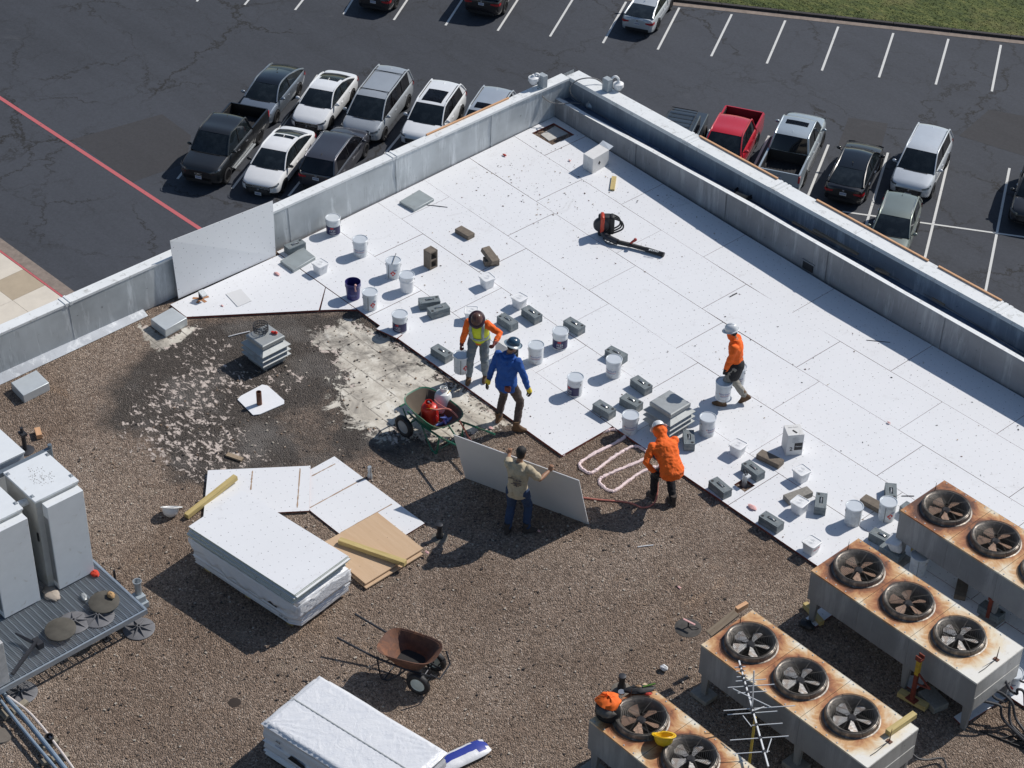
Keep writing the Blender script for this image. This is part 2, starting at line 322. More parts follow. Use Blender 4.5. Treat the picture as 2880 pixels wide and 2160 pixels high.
def metalwall(name, col, streak=(0.55, 0.57, 0.58), metal=0.35, rough=0.5):
    """coated sheet metal with vertical run marks"""
    m, nt, bs, tc = newmat(name); co = tc.outputs['Object']
    mp = nt.nodes.new('ShaderNodeMapping'); mp.inputs['Scale'].default_value = (1, 1, 0.12); nt.links.new(co, mp.inputs[0])
    n = noise(nt, mp.outputs[0], 4.5, 7, 0.7, 0.3); n2 = noise(nt, co, 0.8, 4, 0.6)
    c = mix(nt, ramp(nt, n2, (0.35, 0.65)), tuple(x * 0.68 for x in col), col); c = mix(nt, math_(nt, 'MULTIPLY', ramp(nt, n, (0.52, 0.66)), 0.8), c, streak)
    c = mix(nt, math_(nt, 'MULTIPLY', ramp(nt, noise(nt, mp.outputs[0], 9, 6, 0.75), (0.55, 0.72)), 0.6), c, tuple(x * 0.5 for x in col))
    c = mix(nt, math_(nt, 'MULTIPLY', ramp(nt, noise(nt, co, 11, 3), (0.7, 0.75)), 0.7), c, (0.07, 0.07, 0.075))
    nt.links.new(c, bs.inputs['Base Color']); bs.inputs['Metallic'].default_value = metal; bs.inputs['Roughness'].default_value = rough; bump(nt, bs, n, 0.12); return m
PARA = metalwall('parapet_metal', (0.54, 0.58, 0.60), (0.74, 0.78, 0.80), 0.12); COPE = mat('coping_metal', (0.78, 0.80, 0.80), 0.45, var=0.05, sc_=3, dirt=(0.42, 0.42, 0.40), dirt_amt=0.22, dsc=7); PARB = metalwall('shaded_parapet_metal', (0.30, 0.345, 0.40), (0.42, 0.47, 0.52), 0.25); GUTT = metalwall('gutter_metal', (0.13, 0.18, 0.27), (0.30, 0.37, 0.46), 0.2, 0.4)  # shaded parapet metal: darker, bluer copy with the shade painted into its colour
LOWW = metalwall('low_wall_metal', (0.30, 0.315, 0.335), (0.42, 0.44, 0.46), 0.2, 0.5)
KERBC = mat('kerb_concrete', (0.24, 0.195, 0.165), 0.9, var=0.3, sc_=3); KERBD = mat('kerb_dark', (0.05, 0.045, 0.045), 0.9, var=0.3, sc_=4)
PAVE = mat('pale_paving', (0.66, 0.60, 0.51), 0.85, var=0.08, sc_=2); PAVE2 = mat('tan_paving', (0.44, 0.36, 0.26), 0.85, var=0.08, sc_=2)
def grass_mat():
    m, nt, bs, tc = newmat('grass'); co = tc.outputs['Object']
    st = nt.nodes.new('ShaderNodeMapping'); st.inputs['Rotation'].default_value = (0, 0, R(-42)); st.inputs['Scale'].default_value = (0.35, 1, 1); nt.links.new(co, st.inputs[0])
    a = noise(nt, co, 0.35, 6, 0.65); b = noise(nt, st.outputs[0], 3.2, 6, 0.8)
    c = ramp(nt, b, (0.3, 0.45, 0.58, 0.72), ((0.022, 0.034, 0.007), (0.05, 0.072, 0.014), (0.105, 0.125, 0.028), (0.22, 0.195, 0.075)))
    c = mix(nt, math_(nt, 'MULTIPLY', ramp(nt, a, (0.5, 0.68)), 0.5), c, (0.21, 0.18, 0.07))
    nt.links.new(c, bs.inputs['Base Color']); bs.inputs['Roughness'].default_value = 0.9; bump(nt, bs, b, 0.6, 0.08); return m
GRASS = grass_mat()
# ---------------------------------------------------------------- ground
def sheet(name, pts, z, m, kind='structure', parent=None):
    mb = MB(); mb.add([(p[0], p[1], z) for p in pts], [tuple(range(len(pts)))]); a = sum(pts[i][0] * pts[(i + 1) % len(pts)][1] - pts[(i + 1) % len(pts)][0] * pts[i][1] for i in range(len(pts)))
    if a < 0: mb.f = [tuple(reversed(mb.f[0]))]
    o = mb.build(name, m, parent, ang=0); return tag(o, kind=kind)
sheet('parking_lot', [(-400, -400), (400, -400), (400, 400), (-400, 400)], GZ, ASPH)
def strip(name, a, b, wd, z, m, kind='structure'):
    d = (b - a); d.z = 0; d.normalize(); n = Vector((-d.y, d.x, 0)) * wd / 2; return sheet(name, [a + n, b + n, b - n, a - n], z, m, kind)
def G(c, a, b, dz=0): return T(c, a, b, GZ + dz)
for k, (pa, pb) in enumerate([(('C', 318, 93), ('C', 185, 365)), (('C', 665, 133), ('C', 545, 412)), (('C', 1008, 173), ('C', 902, 458)), (('C', 1365, 215), ('C', 1272, 502)), (('C', 1722, 253), ('C', 1640, 548)), (('C', 2062, 292), ('C', 2003, 593)),
        (('B', 2190, 50), ('B', 2050, 322)), (('B', 1845, 12), ('B', 1695, 280)), (('B', 1555, -95), ('B', 1352, 237)), (('B', 1200, -90), ('B', 1013, 200)), (('B', 840, -90), ('B', 675, 165)), (('B', 490, -95), ('B', 340, 130)), (('B', 130, -95), ('B', 15, 93)),
        (('A', 2010, -60), ('A', 1912, 65)), (('A', 1660, -60), ('A', 1585, 32)), (('A', 1330, -60), ('A', 1275, 10)),
        (('A', 1960, 640), ('A', 1505, 1222)), (('A', 2060, 585 - 100), ('A', 1820, 830)), (('A', 2200, 860), ('A', 1870, 1270)), (('A', 1430, 800), ('A', 1150, 1160)), (('B', 420, 830), ('B', 230, 1060)),
        (('C', 945, 938), ('C', 800, 1300)), (('C', 182, 838), ('C', 40, 1100)), (('C', 560, 880), ('C', 350, 1300)), (('C', 1330, 990), ('C', 1185, 1470)), (('C', 1722, 1040), ('C', 1500, 1960)), (('C', 2118, 1090), ('C', 1960, 1900))]):
    strip('parking_line', G(*pa), G(*pb), 0.115, GZ + 0.008, LINEW)
strip('parking_line', G('C', 1035, 1372), G('C', 2500, 1577), 0.11, GZ + 0.012, LINEW)
strip('parking_line', G('A', -400, 372), G('A', 1700, 1748), 0.2, GZ + 0.008, LINER)
sheet('asphalt_patch', [G('A', 465, 905), G('A', 1050, 740), G('A', 1240, 880), G('A', 1200, 1060), G('A', 860, 1180)], GZ + 0.004, ASPH2)
sheet('asphalt_patch', [G('C', 1985, 712), G('C', 2500, 800), G('C', 2500, 1080), G('C', 2212, 1010), G('C', 1790, 880)], GZ + 0.004, ASPH2)
sheet('asphalt_patch', [G('C', 1075, 762), G('C', 1330, 800), G('C', 1270, 1020), G('C', 1000, 960)], GZ + 0.004, ASPH2)
# lawn, gutter and kerb beyond the bays
ka, kb = G('C', 0, 40), G('C', 2212, 285); kd = (kb - ka).normalized(); kn = Vector((-kd.y, kd.x, 0))
if kn.dot(Vector((-0.6, 0.6, 0))) < 0: kn = -kn
k0 = ka - kd * 22; k1 = kb + kd * 30
def kseg(p, q, o0, o1, z0, z1, m, name):
    mb = MB(); P = [p + kn * o0, q + kn * o0, q + kn * o1, p + kn * o1]; mb.prism([(v.x, v.y) for v in P], z0, z1); return tag(mb.build(name, m, ang=0, bev=0.02 if z1 - z0 > 0.05 else 0), kind='structure')
kseg(k0, k1, -0.05, 0.38, GZ - 0.1, GZ + 0.016, KERBC, 'kerb_gutter')
L_ = (k1 - k0).length; nk = int(L_ / 3.0)
for i in range(nk):
    kseg(k0 + kd * (i * 3.0), k0 + kd * (i * 3.0 + 2.98), 0.385, 0.60, GZ - 0.1, GZ + 0.15, KERBD, 'kerb')
kseg(k0 - kd * 30, k1 + kd * 30, 0.6, 150, GZ - 0.1, GZ + 0.12, GRASS, 'lawn')
mb = MB(); nb = 60000
ax = rng.uniform(0, L_, nb); ay = 0.62 + rng.random(nb) ** 1.3 * 9.0; hh = rng.uniform(0.01, 0.035, nb); aa = rng.uniform(0, 6.28, nb)
V = np.zeros((nb, 3, 3)); bx_ = k0.x + kd.x * ax + kn.x * ay; by_ = k0.y + kd.y * ax + kn.y * ay
for i, s_ in ((0, -1), (1, 1)): V[:, i, 0] = bx_ + s_ * 0.05 * np.cos(aa); V[:, i, 1] = by_ + s_ * 0.05 * np.sin(aa); V[:, i, 2] = GZ + 0.118
V[:, 2, 0] = bx_ + rng.normal(0, 0.04, nb); V[:, 2, 1] = by_ + rng.normal(0, 0.04, nb); V[:, 2, 2] = GZ + 0.12 + hh
me = bpy.data.meshes.new('grass'); me.vertices.add(nb * 3); me.vertices.foreach_set('co', V.ravel()); me.loops.add(nb * 3); me.loops.foreach_set('vertex_index', np.arange(nb * 3, dtype=np.int32))
me.polygons.add(nb); me.polygons.foreach_set('loop_start', np.arange(0, nb * 3, 3, dtype=np.int32)); me.update(calc_edges=True); me.materials.append(GRASS)
tag(inst('grass', me), 'short patchy green grass along the dark kerb', 'grass', kind='stuff')
# sidewalk, lower left: red edged kerb and square slabs
s0, s1 = G('A', 0, 1570), G('D', 480, 260); sdv = (s1 - s0).normalized(); sn = Vector((-sdv.y, sdv.x, 0)); sn = -sn if sn.dot(Vector((-0.67, -0.74, 0))) < 0 else sn
def sseg(a0, a1, o0, o1, z1, m, name, par=None):
    mb = MB(); P = [s0 + sdv * a + sn * o for a, o in ((a0, o0), (a1, o0), (a1, o1), (a0, o1))]; mb.prism([(v.x, v.y) for v in P], GZ - 0.1, z1); o = mb.build(name, m, par, ang=0)
    return o if par else tag(o, kind='structure')
sseg(-6, 24, -0.1, 0.42, GZ + 0.14, KERBC, 'kerb'); sseg(-6, 24, 0.43, 0.52, GZ + 0.142, LINER, 'kerb_stripe')
walk = sseg(-6, 24, 0.53, 12, GZ + 0.11, KERBC, 'sidewalk')
q0 = -1.0
for i in range(9):
    for j in range(5):
        sseg(q0 - 4.5 + i * 1.62 + 0.012, q0 - 4.5 + (i + 1) * 1.62, 0.54 + j * 1.62, 0.54 + (j + 1) * 1.62 - 0.014, GZ + 0.14, PAVE2 if (i + 3 * j) % 5 == 0 else PAVE, 'paving_slab', walk)
# ---------------------------------------------------------------- building
bld = empty('office_building', (0, 0, 0), 0, 'flat roofed office building under re-roofing above the car park', 'building')
FAC = mat('facade_panel', (0.45, 0.42, 0.37), 0.8); WIN = glass('facade_glass', (0.02, 0.03, 0.04), 0.08)
mb = MB(); mb.box((0.04, -45, GZ - 0.2), (55, 0.70, -0.62)); mb.build('wall', FAC, bld, ang=0)
for f_ in range(7):
    mb = MB(); z_ = GZ + 1.0 + f_ * 3.8; mb.box((0.5, 0.695, z_), (54, 0.72, z_ + 2.0)); mb.build('window_band', WIN, bld, ang=0)
    mb = MB(); mb.box((0.02, -44, z_), (0.045, 0.2, z_ + 2.0)); mb.build('window_band', WIN, bld, ang=0)
# roof deck
gx = np.arange(0.0, 40.01, 0.08); gy = np.arange(-40.0, 0.01, 0.08)
XX, YY = np.meshgrid(gx, gy)
def wobble(px, py):
    return 0.15 * np.sin(px * 2.3 + py * 1.1) + 0.1 * np.sin(px * 5.1 - py * 3.7)
def polymask(poly, soft=0.35):
    """signed-distance style 0..1 mask of a polygon"""
    n = len(poly); inside = np.zeros(XX.shape, bool); dmin = np.full(XX.shape, 1e9)
    for i in range(n):
        x0, y0 = poly[i][0], poly[i][1]; x1, y1 = poly[(i + 1) % n][0], poly[(i + 1) % n][1]
        c = ((y0 > YY) != (y1 > YY)) & (XX < (x1 - x0) * (YY - y0) / ((y1 - y0) + 1e-12) + x0); inside ^= c
        dx, dy = x1 - x0, y1 - y0; t_ = np.clip(((XX - x0) * dx + (YY - y0) * dy) / (dx * dx + dy * dy + 1e-12), 0, 1)
        dmin = np.minimum(dmin, np.hypot(XX - x0 - t_ * dx, YY - y0 - t_ * dy))
    return np.clip(0.5 + np.where(inside, dmin, -dmin) / (2 * soft), 0, 1)
def DP(*a): return [T(c, x, y, RG) for c, x, y in a]
bare = 0.86 * polymask(DP(('D', 2160, 640), ('E', 20, 400), ('E', 330, 520), ('E', 1120, 1090), ('E', 960, 1140), ('E', 700, 1190), ('E', 330, 1200), ('E', 60, 1140), ('E', -60, 1000), ('E', -40, 760)), 0.35)
bare = np.maximum(bare, 0.85 * polymask(DP(('D', 1990, 560), ('D', 2120, 440), ('D', 2230, 470), ('E', 120, 480), ('E', -20, 620), ('D', 2080, 640)), 0.3))
bare = np.maximum(bare, 0.80 * polymask(DP(('D', 870, 450), ('D', 1000, 600), ('D', 1090, 610), ('D', 1300, 470), ('D', 1270, 420), ('D', 1090, 540), ('D', 960, 440)), 0.14))
felt = polymask(DP(('D', 900, 620), ('D', 1350, 420), ('D', 1900, 380), ('E', 60, 350), ('E', 420, 560), ('E', 1100, 1100), ('E', 900, 1190), ('E', 0, 1330), ('D', 1900, 1370), ('D', 1330, 1500), ('D', 1150, 1450), ('D', 1000, 1200), ('D', 640, 1100), ('D', 700, 850)), 0.6)
flk = 0.70 * polymask(DP(('D', 850, 820), ('D', 1180, 640), ('D', 1400, 700), ('D', 1700, 880), ('D', 1550, 960), ('D', 1780, 1200), ('D', 1900, 1370), ('D', 1320, 1560), ('D', 1000, 1420), ('D', 800, 1300), ('D', 650, 1080)), 0.5)
flk = np.maximum(flk, 0.66 * polymask(DP(('D', 880, 470), ('D', 1300, 450), ('D', 1560, 620), ('D', 1950, 700), ('D', 2120, 830), ('D', 1700, 1080), ('D', 1300, 1000), ('D', 1000, 700)), 0.6)); flk = np.maximum(flk, 0.80 * np.clip(bare * 1.9, 0, 1) * (bare < 0.97))
flk = np.maximum(flk, 0.9 * polymask(DP(('D', 1820, 720), ('D', 2060, 760), ('D', 1900, 900), ('D', 1850, 880)), 0.25)); flk = np.maximum(flk, 0.66 * polymask(DP(('D', 1330, 480), ('D', 1560, 520), ('D', 1560, 640), ('D', 1200, 760)), 0.3))
dkp = polymask(DP(('D', 1650, 1060), ('D', 2160, 810), ('E', 130, 1080), ('E', 0, 1250), ('D', 1960, 1350)), 0.3); flk *= 1 - dkp; felt = np.maximum(felt * (1 - 0.45 * dkp), 0)
me = bpy.data.meshes.new('roof_deck'); ny, nx = XX.shape
zz = RG + 0.006 * np.sin(XX * 1.7) * np.cos(YY * 1.3)
vv = np.stack([XX, YY, zz], -1).reshape(-1, 3); me.vertices.add(len(vv)); me.vertices.foreach_set('co', vv.ravel())
ii = np.arange(ny * nx).reshape(ny, nx); q = np.stack([ii[:-1, :-1], ii[:-1, 1:], ii[1:, 1:], ii[1:, :-1]], -1).reshape(-1, 4).astype(np.int32)
me.loops.add(q.size); me.loops.foreach_set('vertex_index', q.ravel()); me.polygons.add(len(q)); me.polygons.foreach_set('loop_start', np.arange(0, q.size, 4, dtype=np.int32)); me.update(calc_edges=True)
for nm, ar in (('bare', bare), ('felt', felt), ('flecks', flk)):
    a_ = me.attributes.new(nm, 'FLOAT', 'POINT'); a_.data.foreach_set('value', ar.ravel().astype(np.float32))
me.materials.append(GRAVEL); deck = tag(inst('roof_deck', me), kind='structure')
# loose larger stones
mb = MB()
for i in range(2600):
    x, y = random.uniform(3, 17), random.uniform(-19, -7.9)
    s_ = random.uniform(0.008, 0.02); a = random.uniform(0, 3.1); M = Matrix.Translation((x, y, RG + s_ * 0.4)) @ Matrix.Rotation(a, 4, 'Z')
    mb.box((-s_, -s_ * 0.7, -s_ * 0.5), (s_, s_ * 0.7, s_ * 0.6), random.randint(0, 2), M)
mb.build('gravel', [mat('pale_stone', (0.42, 0.37, 0.31), 0.9), mat('dark_stone', (0.06, 0.05, 0.045), 0.9), mat('tan_stone', (0.24, 0.17, 0.12), 0.9)], ang=0); tag(bpy.data.objects['gravel'], 'loose roofing gravel spread over the brown roof surface', 'gravel', kind='stuff')
# ---------------------------------------------------------------- white coverboards laid on the deck
def seam(k, x):
    a, b = ((0.0, -0.34), (-1.24, -1.58), (-2.58, -2.83), (-3.88, -4.12), (-5.18, -5.37), (-6.44, -6.66), (-7.86, -7.90))[k]
    return a + (b - a) * min(1.0, max(0.0, x) / 8.0)
def wallx(y): return 0.02 + min(0.40, -y * 0.036)
def clip(poly, p, n):
    out = []
    for i in range(len(poly)):
        a, b = poly[i], poly[(i + 1) % len(poly)]; da = (a[0] - p[0]) * n[0] + (a[1] - p[1]) * n[1]; db = (b[0] - p[0]) * n[0] + (b[1] - p[1]) * n[1]
        if da >= 0: out.append(a)
        if da * db < 0: t_ = da / (da - db); out.append((a[0] + t_ * (b[0] - a[0]), a[1] + t_ * (b[1] - a[1])))
    return out
bl = empty('cover_board_layer', (0, 0, 0)); tag(bl, kind='structure')
rowj = [(1.08, 6.0), (2.3, 7.26), (2.87, 7.75), (3.45, 8.3), (1.7, 6.6), (3.2, 8.66)]
g = 0.0042
HOLES = []
def hole(cx, cy, sx, sy): HOLES.append((cx, cy, sx, sy))
hv = T('B', 1372, 868); hole(hv.x, hv.y, 0.33, 0.33)
pv = T('F', 400, 1485); hole(pv.x, pv.y, 0.13, 0.13)
vv2 = Vector((8.95, -5.94, 0))
def lay(x0, x1, k):
    pts = [(x0 + g, seam(k, x0) - g), (x1 - g, seam(k, x1) - g), (x1 - g, seam(k + 1, x1) + g), (x0 + g, seam(k + 1, x0) + g)]
    if x0 < 0.6: pts[0] = (wallx(pts[0][1]), pts[0][1]); pts[3] = (wallx(pts[3][1]), pts[3][1])
    pieces = [pts]
    for hx, hy, sx, sy in HOLES:
        np_ = []
        for pc in pieces:
            xs = [p[0] for p in pc]; ys = [p[1] for p in pc]
            if min(xs) < hx - sx and max(xs) > hx + sx and min(ys) < hy + sy and max(ys) > hy - sy:
                a = clip(pc, (hx - sx, 0), (-1, 0)); b = clip(pc, (hx + sx, 0), (1, 0)); c = clip(clip(pc, (hx - sx, 0), (1, 0)), (hx + sx, 0), (-1, 0))
                np_ += [a, b, clip(c, (0, hy + sy), (0, 1)), clip(c, (0, hy - sy), (0, -1))]
            else: np_.append(pc)
        pieces = [p for p in np_ if len(p) > 2]
    mb = MB(); dz = random.uniform(-0.003, 0.002)
    for p in pieces: mb.prism(p, RG + 0.008, dz, 0)
    for i in range(len(mb.f)):
        if all(mb.v[j][2] < 0 or False for j in mb.f[i]): pass
    o = mb.build('cover_board', [BOARD, SEAL], bl, ang=0)
    for p in o.data.polygons:
        if abs(p.normal.z) < 0.5: p.material_index = 1
    return o
for k in range(6):
    j0 = rowj[k][0]; js = [j0 + 2.45 * i for i in range(-1, 12)]
    js = [0.0] + [j for j in js if j > 0.35 and j < 21]
    if k == 5: js = [0.0, 3.2, 5.65, 8.66]
    for a, b in zip(js, js[1:]): lay(a, b, k)
def freeboard(poly, name='cover_board', z0=RG + 0.008, z1=0.0, par=None, m=None):
    mb = MB(); mb.prism([(p[0], p[1]) for p in poly], z0, z1); o = mb.build(name, m or [BOARD, SEAL], par, ang=0)
    if not m:
        for p in o.data.polygons:
            if abs(p.normal.z) < 0.5: p.material_index = 1
    return o
e1, e2, e3 = T('D', 1095, 312), T('D', 1210, 390), T('D', 2212, 345); e4 = T('E', 110, 340)
ym = -7.875
freeboard([(0.42, ym), (1.9, ym - 0.01), (2.42, -8.45), (0.95, -10.5), (0.42, -10.5)], par=bl, z1=0.001)
freeboard([(1.92, ym - 0.01), (e4.x, ym - 0.01), (e3.x, e3.y), (2.44, -8.42)], par=bl)
# cut piece that sticks out under the bucket
fc = [T('E', 228, 480), T('E', 360, 540), T('E', 395, 515), T('E', 262, 450)]
freeboard(fc, z0=0.003, z1=0.03, par=bl)
# roof pads under units
for c in ([('I', 795, 690), ('I', 960, 580), ('I', 1015, 635), ('I', 860, 745)], [('I', 1420, 1110), ('I', 1470, 1060), ('I', 1620, 1075), ('I', 1500, 1160)], [('I', 1755, 1330), ('I', 2040, 1150), ('I', 2212, 1060), ('I', 2300, 1080), ('I', 1810, 1385)]):
    freeboard([T(*p, z=RG + 0.02) if False else T(p[0], p[1], p[2], RG + 0.02) for p in c], z0=RG + 0.004, z1=RG + 0.03, par=bl)
# ---------------------------------------------------------------- parapets
ZT = 0.85
def loft(name, lines, m, parent=None, ang=0.5):
    """sheet through equally sampled polylines"""
    mb = MB(); mb.rings(lines, 0, False, False); return mb.build(name, m, parent, ang)
def linepts(pts, xs, axis=0):
    P = sorted(pts, key=lambda p: p[axis]); a = [p[axis] for p in P]; o = 1 - axis; b = [p[o] for p in P]; c = [p[2] for p in P]
    out = []
    for x in xs:
        y = float(np.interp(x, a, b)); z = float(np.interp(x, a, c)); out.append(Vector((x, y, z)) if axis == 0 else Vector((y, x, z)))
    return out
rw = empty('gutter_wall', (0, 0, 0), 0, 'grey metal clad low wall with a sunlit top strip beside the long gutter', 'wall')
xs = [0.0, 0.3, 1, 2, 3, 4.1, 5, 6, 7, 8, 9, 10, 11, 12, 13, 15, 20, 30, 42]
LB = [(0, 0, 0), (4.08, -0.133, 0), (7.0, -0.256, 0), (10.8, -0.34, 0), (13, -0.31, 0), (42, -0.31, 0)]
LT = [(0, 0, .451), (1.37, -.045, .482), (4.02, -.131, .595), (5.8, -.2, .672), (8.77, -.3, .72), (12.8, -.305, .71), (42, -.305, .71)]
base_ = linepts(LB, xs); top_ = linepts(LT, xs)
bk_ = [p + Vector((0, 0.11 + 0.012 * math.sin(i * 2.1), -0.005)) for i, p in enumerate(top_)]
fl_ = [Vector((p.x, p.y + 0.20 + 0.02 * math.sin(i), 0.36)) for i, p in enumerate(top_)]
fl2 = [Vector((p.x, 0.47, 0.33)) for p in top_]
loft('wall_face', [[p - Vector((0, 0, 0.06)) for p in base_], [p + Vector((0, 0.012, 0)) for p in base_], top_], LOWW, rw, 0.3)
loft('wall_cap', [top_, bk_], COPE, rw, 0.3)

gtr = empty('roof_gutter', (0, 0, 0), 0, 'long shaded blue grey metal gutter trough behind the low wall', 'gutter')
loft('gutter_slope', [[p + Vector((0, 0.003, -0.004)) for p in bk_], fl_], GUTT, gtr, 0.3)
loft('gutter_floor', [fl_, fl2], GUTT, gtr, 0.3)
pr = empty('right_parapet', (0, 0, 0), 0, 'long right hand parapet wall with bright white coping above the gutter', 'parapet wall')
xr = [0.0, 2, 4, 6, 8, 10, 12, 14, 20, 30, 42]
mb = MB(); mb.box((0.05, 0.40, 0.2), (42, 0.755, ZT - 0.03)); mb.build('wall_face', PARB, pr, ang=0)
cuts = [-0.05, 3.5, 3.62, 6.0, 6.12, 8.2, 11.55, 11.67, 14.5, 20, 30, 42]
for i, (a, b) in enumerate(zip(cuts, cuts[1:])):
    if b - a < 0.2:
        for q_ in range(3):
            mb = MB(); mb.box((a + q_ * 0.11 - 0.08, 0.385, ZT - 0.028), (a + q_ * 0.11 - 0.01, 0.772, ZT + 0.012)); mb.build('coping_joint', COPE, pr, ang=0)
    mb = MB(); mb.box((a + 0.003, 0.39, ZT - 0.03), (b - 0.003, 0.765, ZT)); mb.box((a + 0.003, 0.388, ZT - 0.09), (b - 0.003, 0.399, ZT - 0.03)); mb.box((a + 0.003, 0.757, ZT - 0.12), (b - 0.003, 0.768, ZT - 0.03)); mb.build('coping', COPE, pr, ang=0)
pl_ = empty('left_parapet', (0, 0, 0), 0, 'left hand grey metal parapet wall with streaked sheet cladding beside the board covered roof', 'parapet wall')
ys = [0.76, 0.4, -1, -3, -6.1, -8, -10.3, -12, -14, -18, -30, -42]
IN = [(0.06, 0.4, ZT), (0.069, -1.35, ZT), (0.15, -6.1, ZT), (0.17, -10.3, ZT), (0.19, -14, ZT), (0.2, -42, ZT)]
OU = [(-0.20, 0.76, ZT), (-0.14, -1.2, ZT), (-0.06, -6, ZT), (-0.04, -10.3, ZT), (-0.03, -14, ZT), (-0.03, -42, ZT)]
BS = [(0.0, 0.4, 0), (0.0, 0, 0), (0.2, -6.1, 0), (0.24, -11.3, 0.04), (0.25, -14, 0.06), (0.25, -42, 0.06)]
inn = linepts(IN, ys, 1); out = linepts(OU, ys, 1); bs_ = linepts(BS, ys, 1)
loft('wall_face', [[p - Vector((0, 0, 0.07)) for p in bs_], bs_, [p - Vector((0, 0, 0.028)) for p in inn]], PARA, pl_, 0.3)
loft('outer_face', [[p - Vector((0, 0, 0.028)) for p in out], [p + Vector((0.05, 0, -1.6)) for p in out]], PARA, pl_, 0.3)
yc = [0.38, -1.2, -4.55, -4.67, -7.5, -9.6, -12.45, -12.57, -16, -20, -30, -42]
for a, b in zip(yc, yc[1:]):
    ya, yb_ = a - 0.003, b + 0.003
    o4 = linepts(OU, [ya, yb_], 1); i4 = linepts(IN, [ya, yb_], 1)
    mb = MB(); mb.prism([(o4[0].x - .012, ya), (o4[1].x - .012, yb_), (i4[1].x + .012, yb_), (i4[0].x + .012, ya)], ZT - 0.05, ZT)
    mb.build('coping', COPE, pl_, ang=0)
    if b - a > -0.2:
        for q_ in (0, 0.1):
            mb = MB(); mb.prism([(o4[0].x - .02, a - q_), (o4[0].x - .02, a - q_ - 0.05), (i4[0].x + .02, a - q_ - 0.05), (i4[0].x + .02, a - q_)], ZT - 0.06, ZT + 0.014); mb.build('coping_joint', COPE, pl_, ang=0)
for y_ in (-1.9, -4.6, -7.4, -12.5, -15.4):
    b0_, b1_ = linepts(BS, [y_], 1)[0], linepts(IN, [y_], 1)[0]; mb = MB(); P = [b0_ + Vector((.002, -.03, -.04)), b0_ + Vector((.002, .03, -.04)), b1_ + Vector((.004, .03, -.05)), b1_ + Vector((.004, -.03, -.05))]; mb.add(P + [p + Vector((.006, 0, 0)) for p in P], [(4, 5, 6, 7), (0, 4, 7, 3), (5, 1, 2, 6), (7, 6, 2, 3)]); mb.build('lap_joint', PARA, pl_, ang=0)
for x_ in (2.6, 5.3, 8.1, 11.0, 13.9):
    b0_, b1_ = linepts(LB, [x_])[0], linepts(LT, [x_])[0]; mb = MB(); P = [b0_ + Vector((-.03, .008, 0)), b0_ + Vector((.03, .008, 0)), b1_ + Vector((.03, -.004, 0)), b1_ + Vector((-.03, -.004, 0))]; mb.add(P + [p + Vector((0, -.014, 0)) for p in P], [(4, 5, 6, 7), (0, 4, 7, 3), (5, 1, 2, 6), (7, 6, 2, 3)]); mb.build('lap_joint', LOWW, rw, ang=0)
# gravel stop flashing of the left wall
fl = [Vector((0.24, -11.0, 0.03)), Vector((0.24, -14, 0.06)), Vector((0.24, -42, 0.06))]; fo = [Vector((0.40, -11.0, -0.042)), Vector((0.44, -14, -0.04)), Vector((0.44, -42, -0.04))]
loft('base_flashing', [fl, fo], metalwall('bright_flashing', (0.42, 0.45, 0.49), (0.62, 0.65, 0.68), 0.5, 0.4), pl_, 0.3)
# timber battens on the outer edges
def batten(a, b, wd=0.05, h=0.035, m=LUMO, name='timber_batten', label=None, cat='batten', group=None):
    L = (b - a).length; mb = MB(); mb.box((0, -wd / 2, 0), (L, wd / 2, h)); o = mb.build(name, m, ang=0, bev=0.003)
    o.matrix_world = Matrix.Translation(a) @ (b - a).to_track_quat('X', 'Z').to_matrix().to_4x4(); return tag(o, label, cat, group)
for a, b, l in ((3.65, 5.85, 'orange timber batten on the outer parapet edge above the red pickup'), (6.9, 9.75, 'long orange timber batten on the parapet edge below the black coupe'), (10.0, 11.5, 'orange timber batten on the parapet edge beside the green car')):
    batten(Vector((a, 0.745, ZT + 0.004)), Vector((b, 0.745, ZT + 0.004)), 0.045, 0.03, label=l, group='battens on the parapet edges')
batten(Vector((-0.13, -1.25, ZT + 0.004)), Vector((-0.10, -3.6, ZT + 0.004)), 0.04, 0.03, label='orange timber batten on the left parapet edge beside the hidden silver car', group='battens on the parapet edges')
# planks lying in the gutter
for i, (a, b, dz) in enumerate([(('C', 715, 1440), ('C', 940, 1550), 0.36), (('C', 840, 1475), ('C', 1150, 1600), 0.37), (('C', 870, 1465), ('C', 1290, 1640), 0.41), (('C', 850, 1490), ('C', 1140, 1650), 0.45), (('F', 1170, -10), ('F', 1375, 85), 0.37), (('F', 1120, -20), ('F', 1272, 15), 0.41)]):
    batten(T(*a, z=dz), T(*b, z=dz), 0.10, 0.035, LUMB, 'plank', ('weathered plank lying alone at the head of the plank pile in the gutter', 'lowest weathered plank of the pile in the gutter', 'longest weathered plank on top of the gutter pile', 'weathered plank nearest the low wall in the gutter pile', 'plank end reaching furthest down the gutter', 'short upper plank at the lower end of the gutter pile')[i], 'plank', 'planks in the gutter')
# scupper in the low wall
s_ = T('F', 840, 78, 0.0); y_ = float(np.interp(s_.x, [p[0] for p in LB], [p[1] for p in LB]))
mb = MB(); mb.box((s_.x - 0.13, y_ - 0.012, 0.02), (s_.x + 0.13, y_ + 0.03, 0.19), 0); mb.build('scupper', [BLACK], rw, ang=0)
mb = MB(); mb.box((s_.x - 0.16, y_ - 0.018, 0.19), (s_.x + 0.16, y_ + 0.01, 0.215), 0); mb.build('scupper_lip', [LOWW], rw, ang=0)
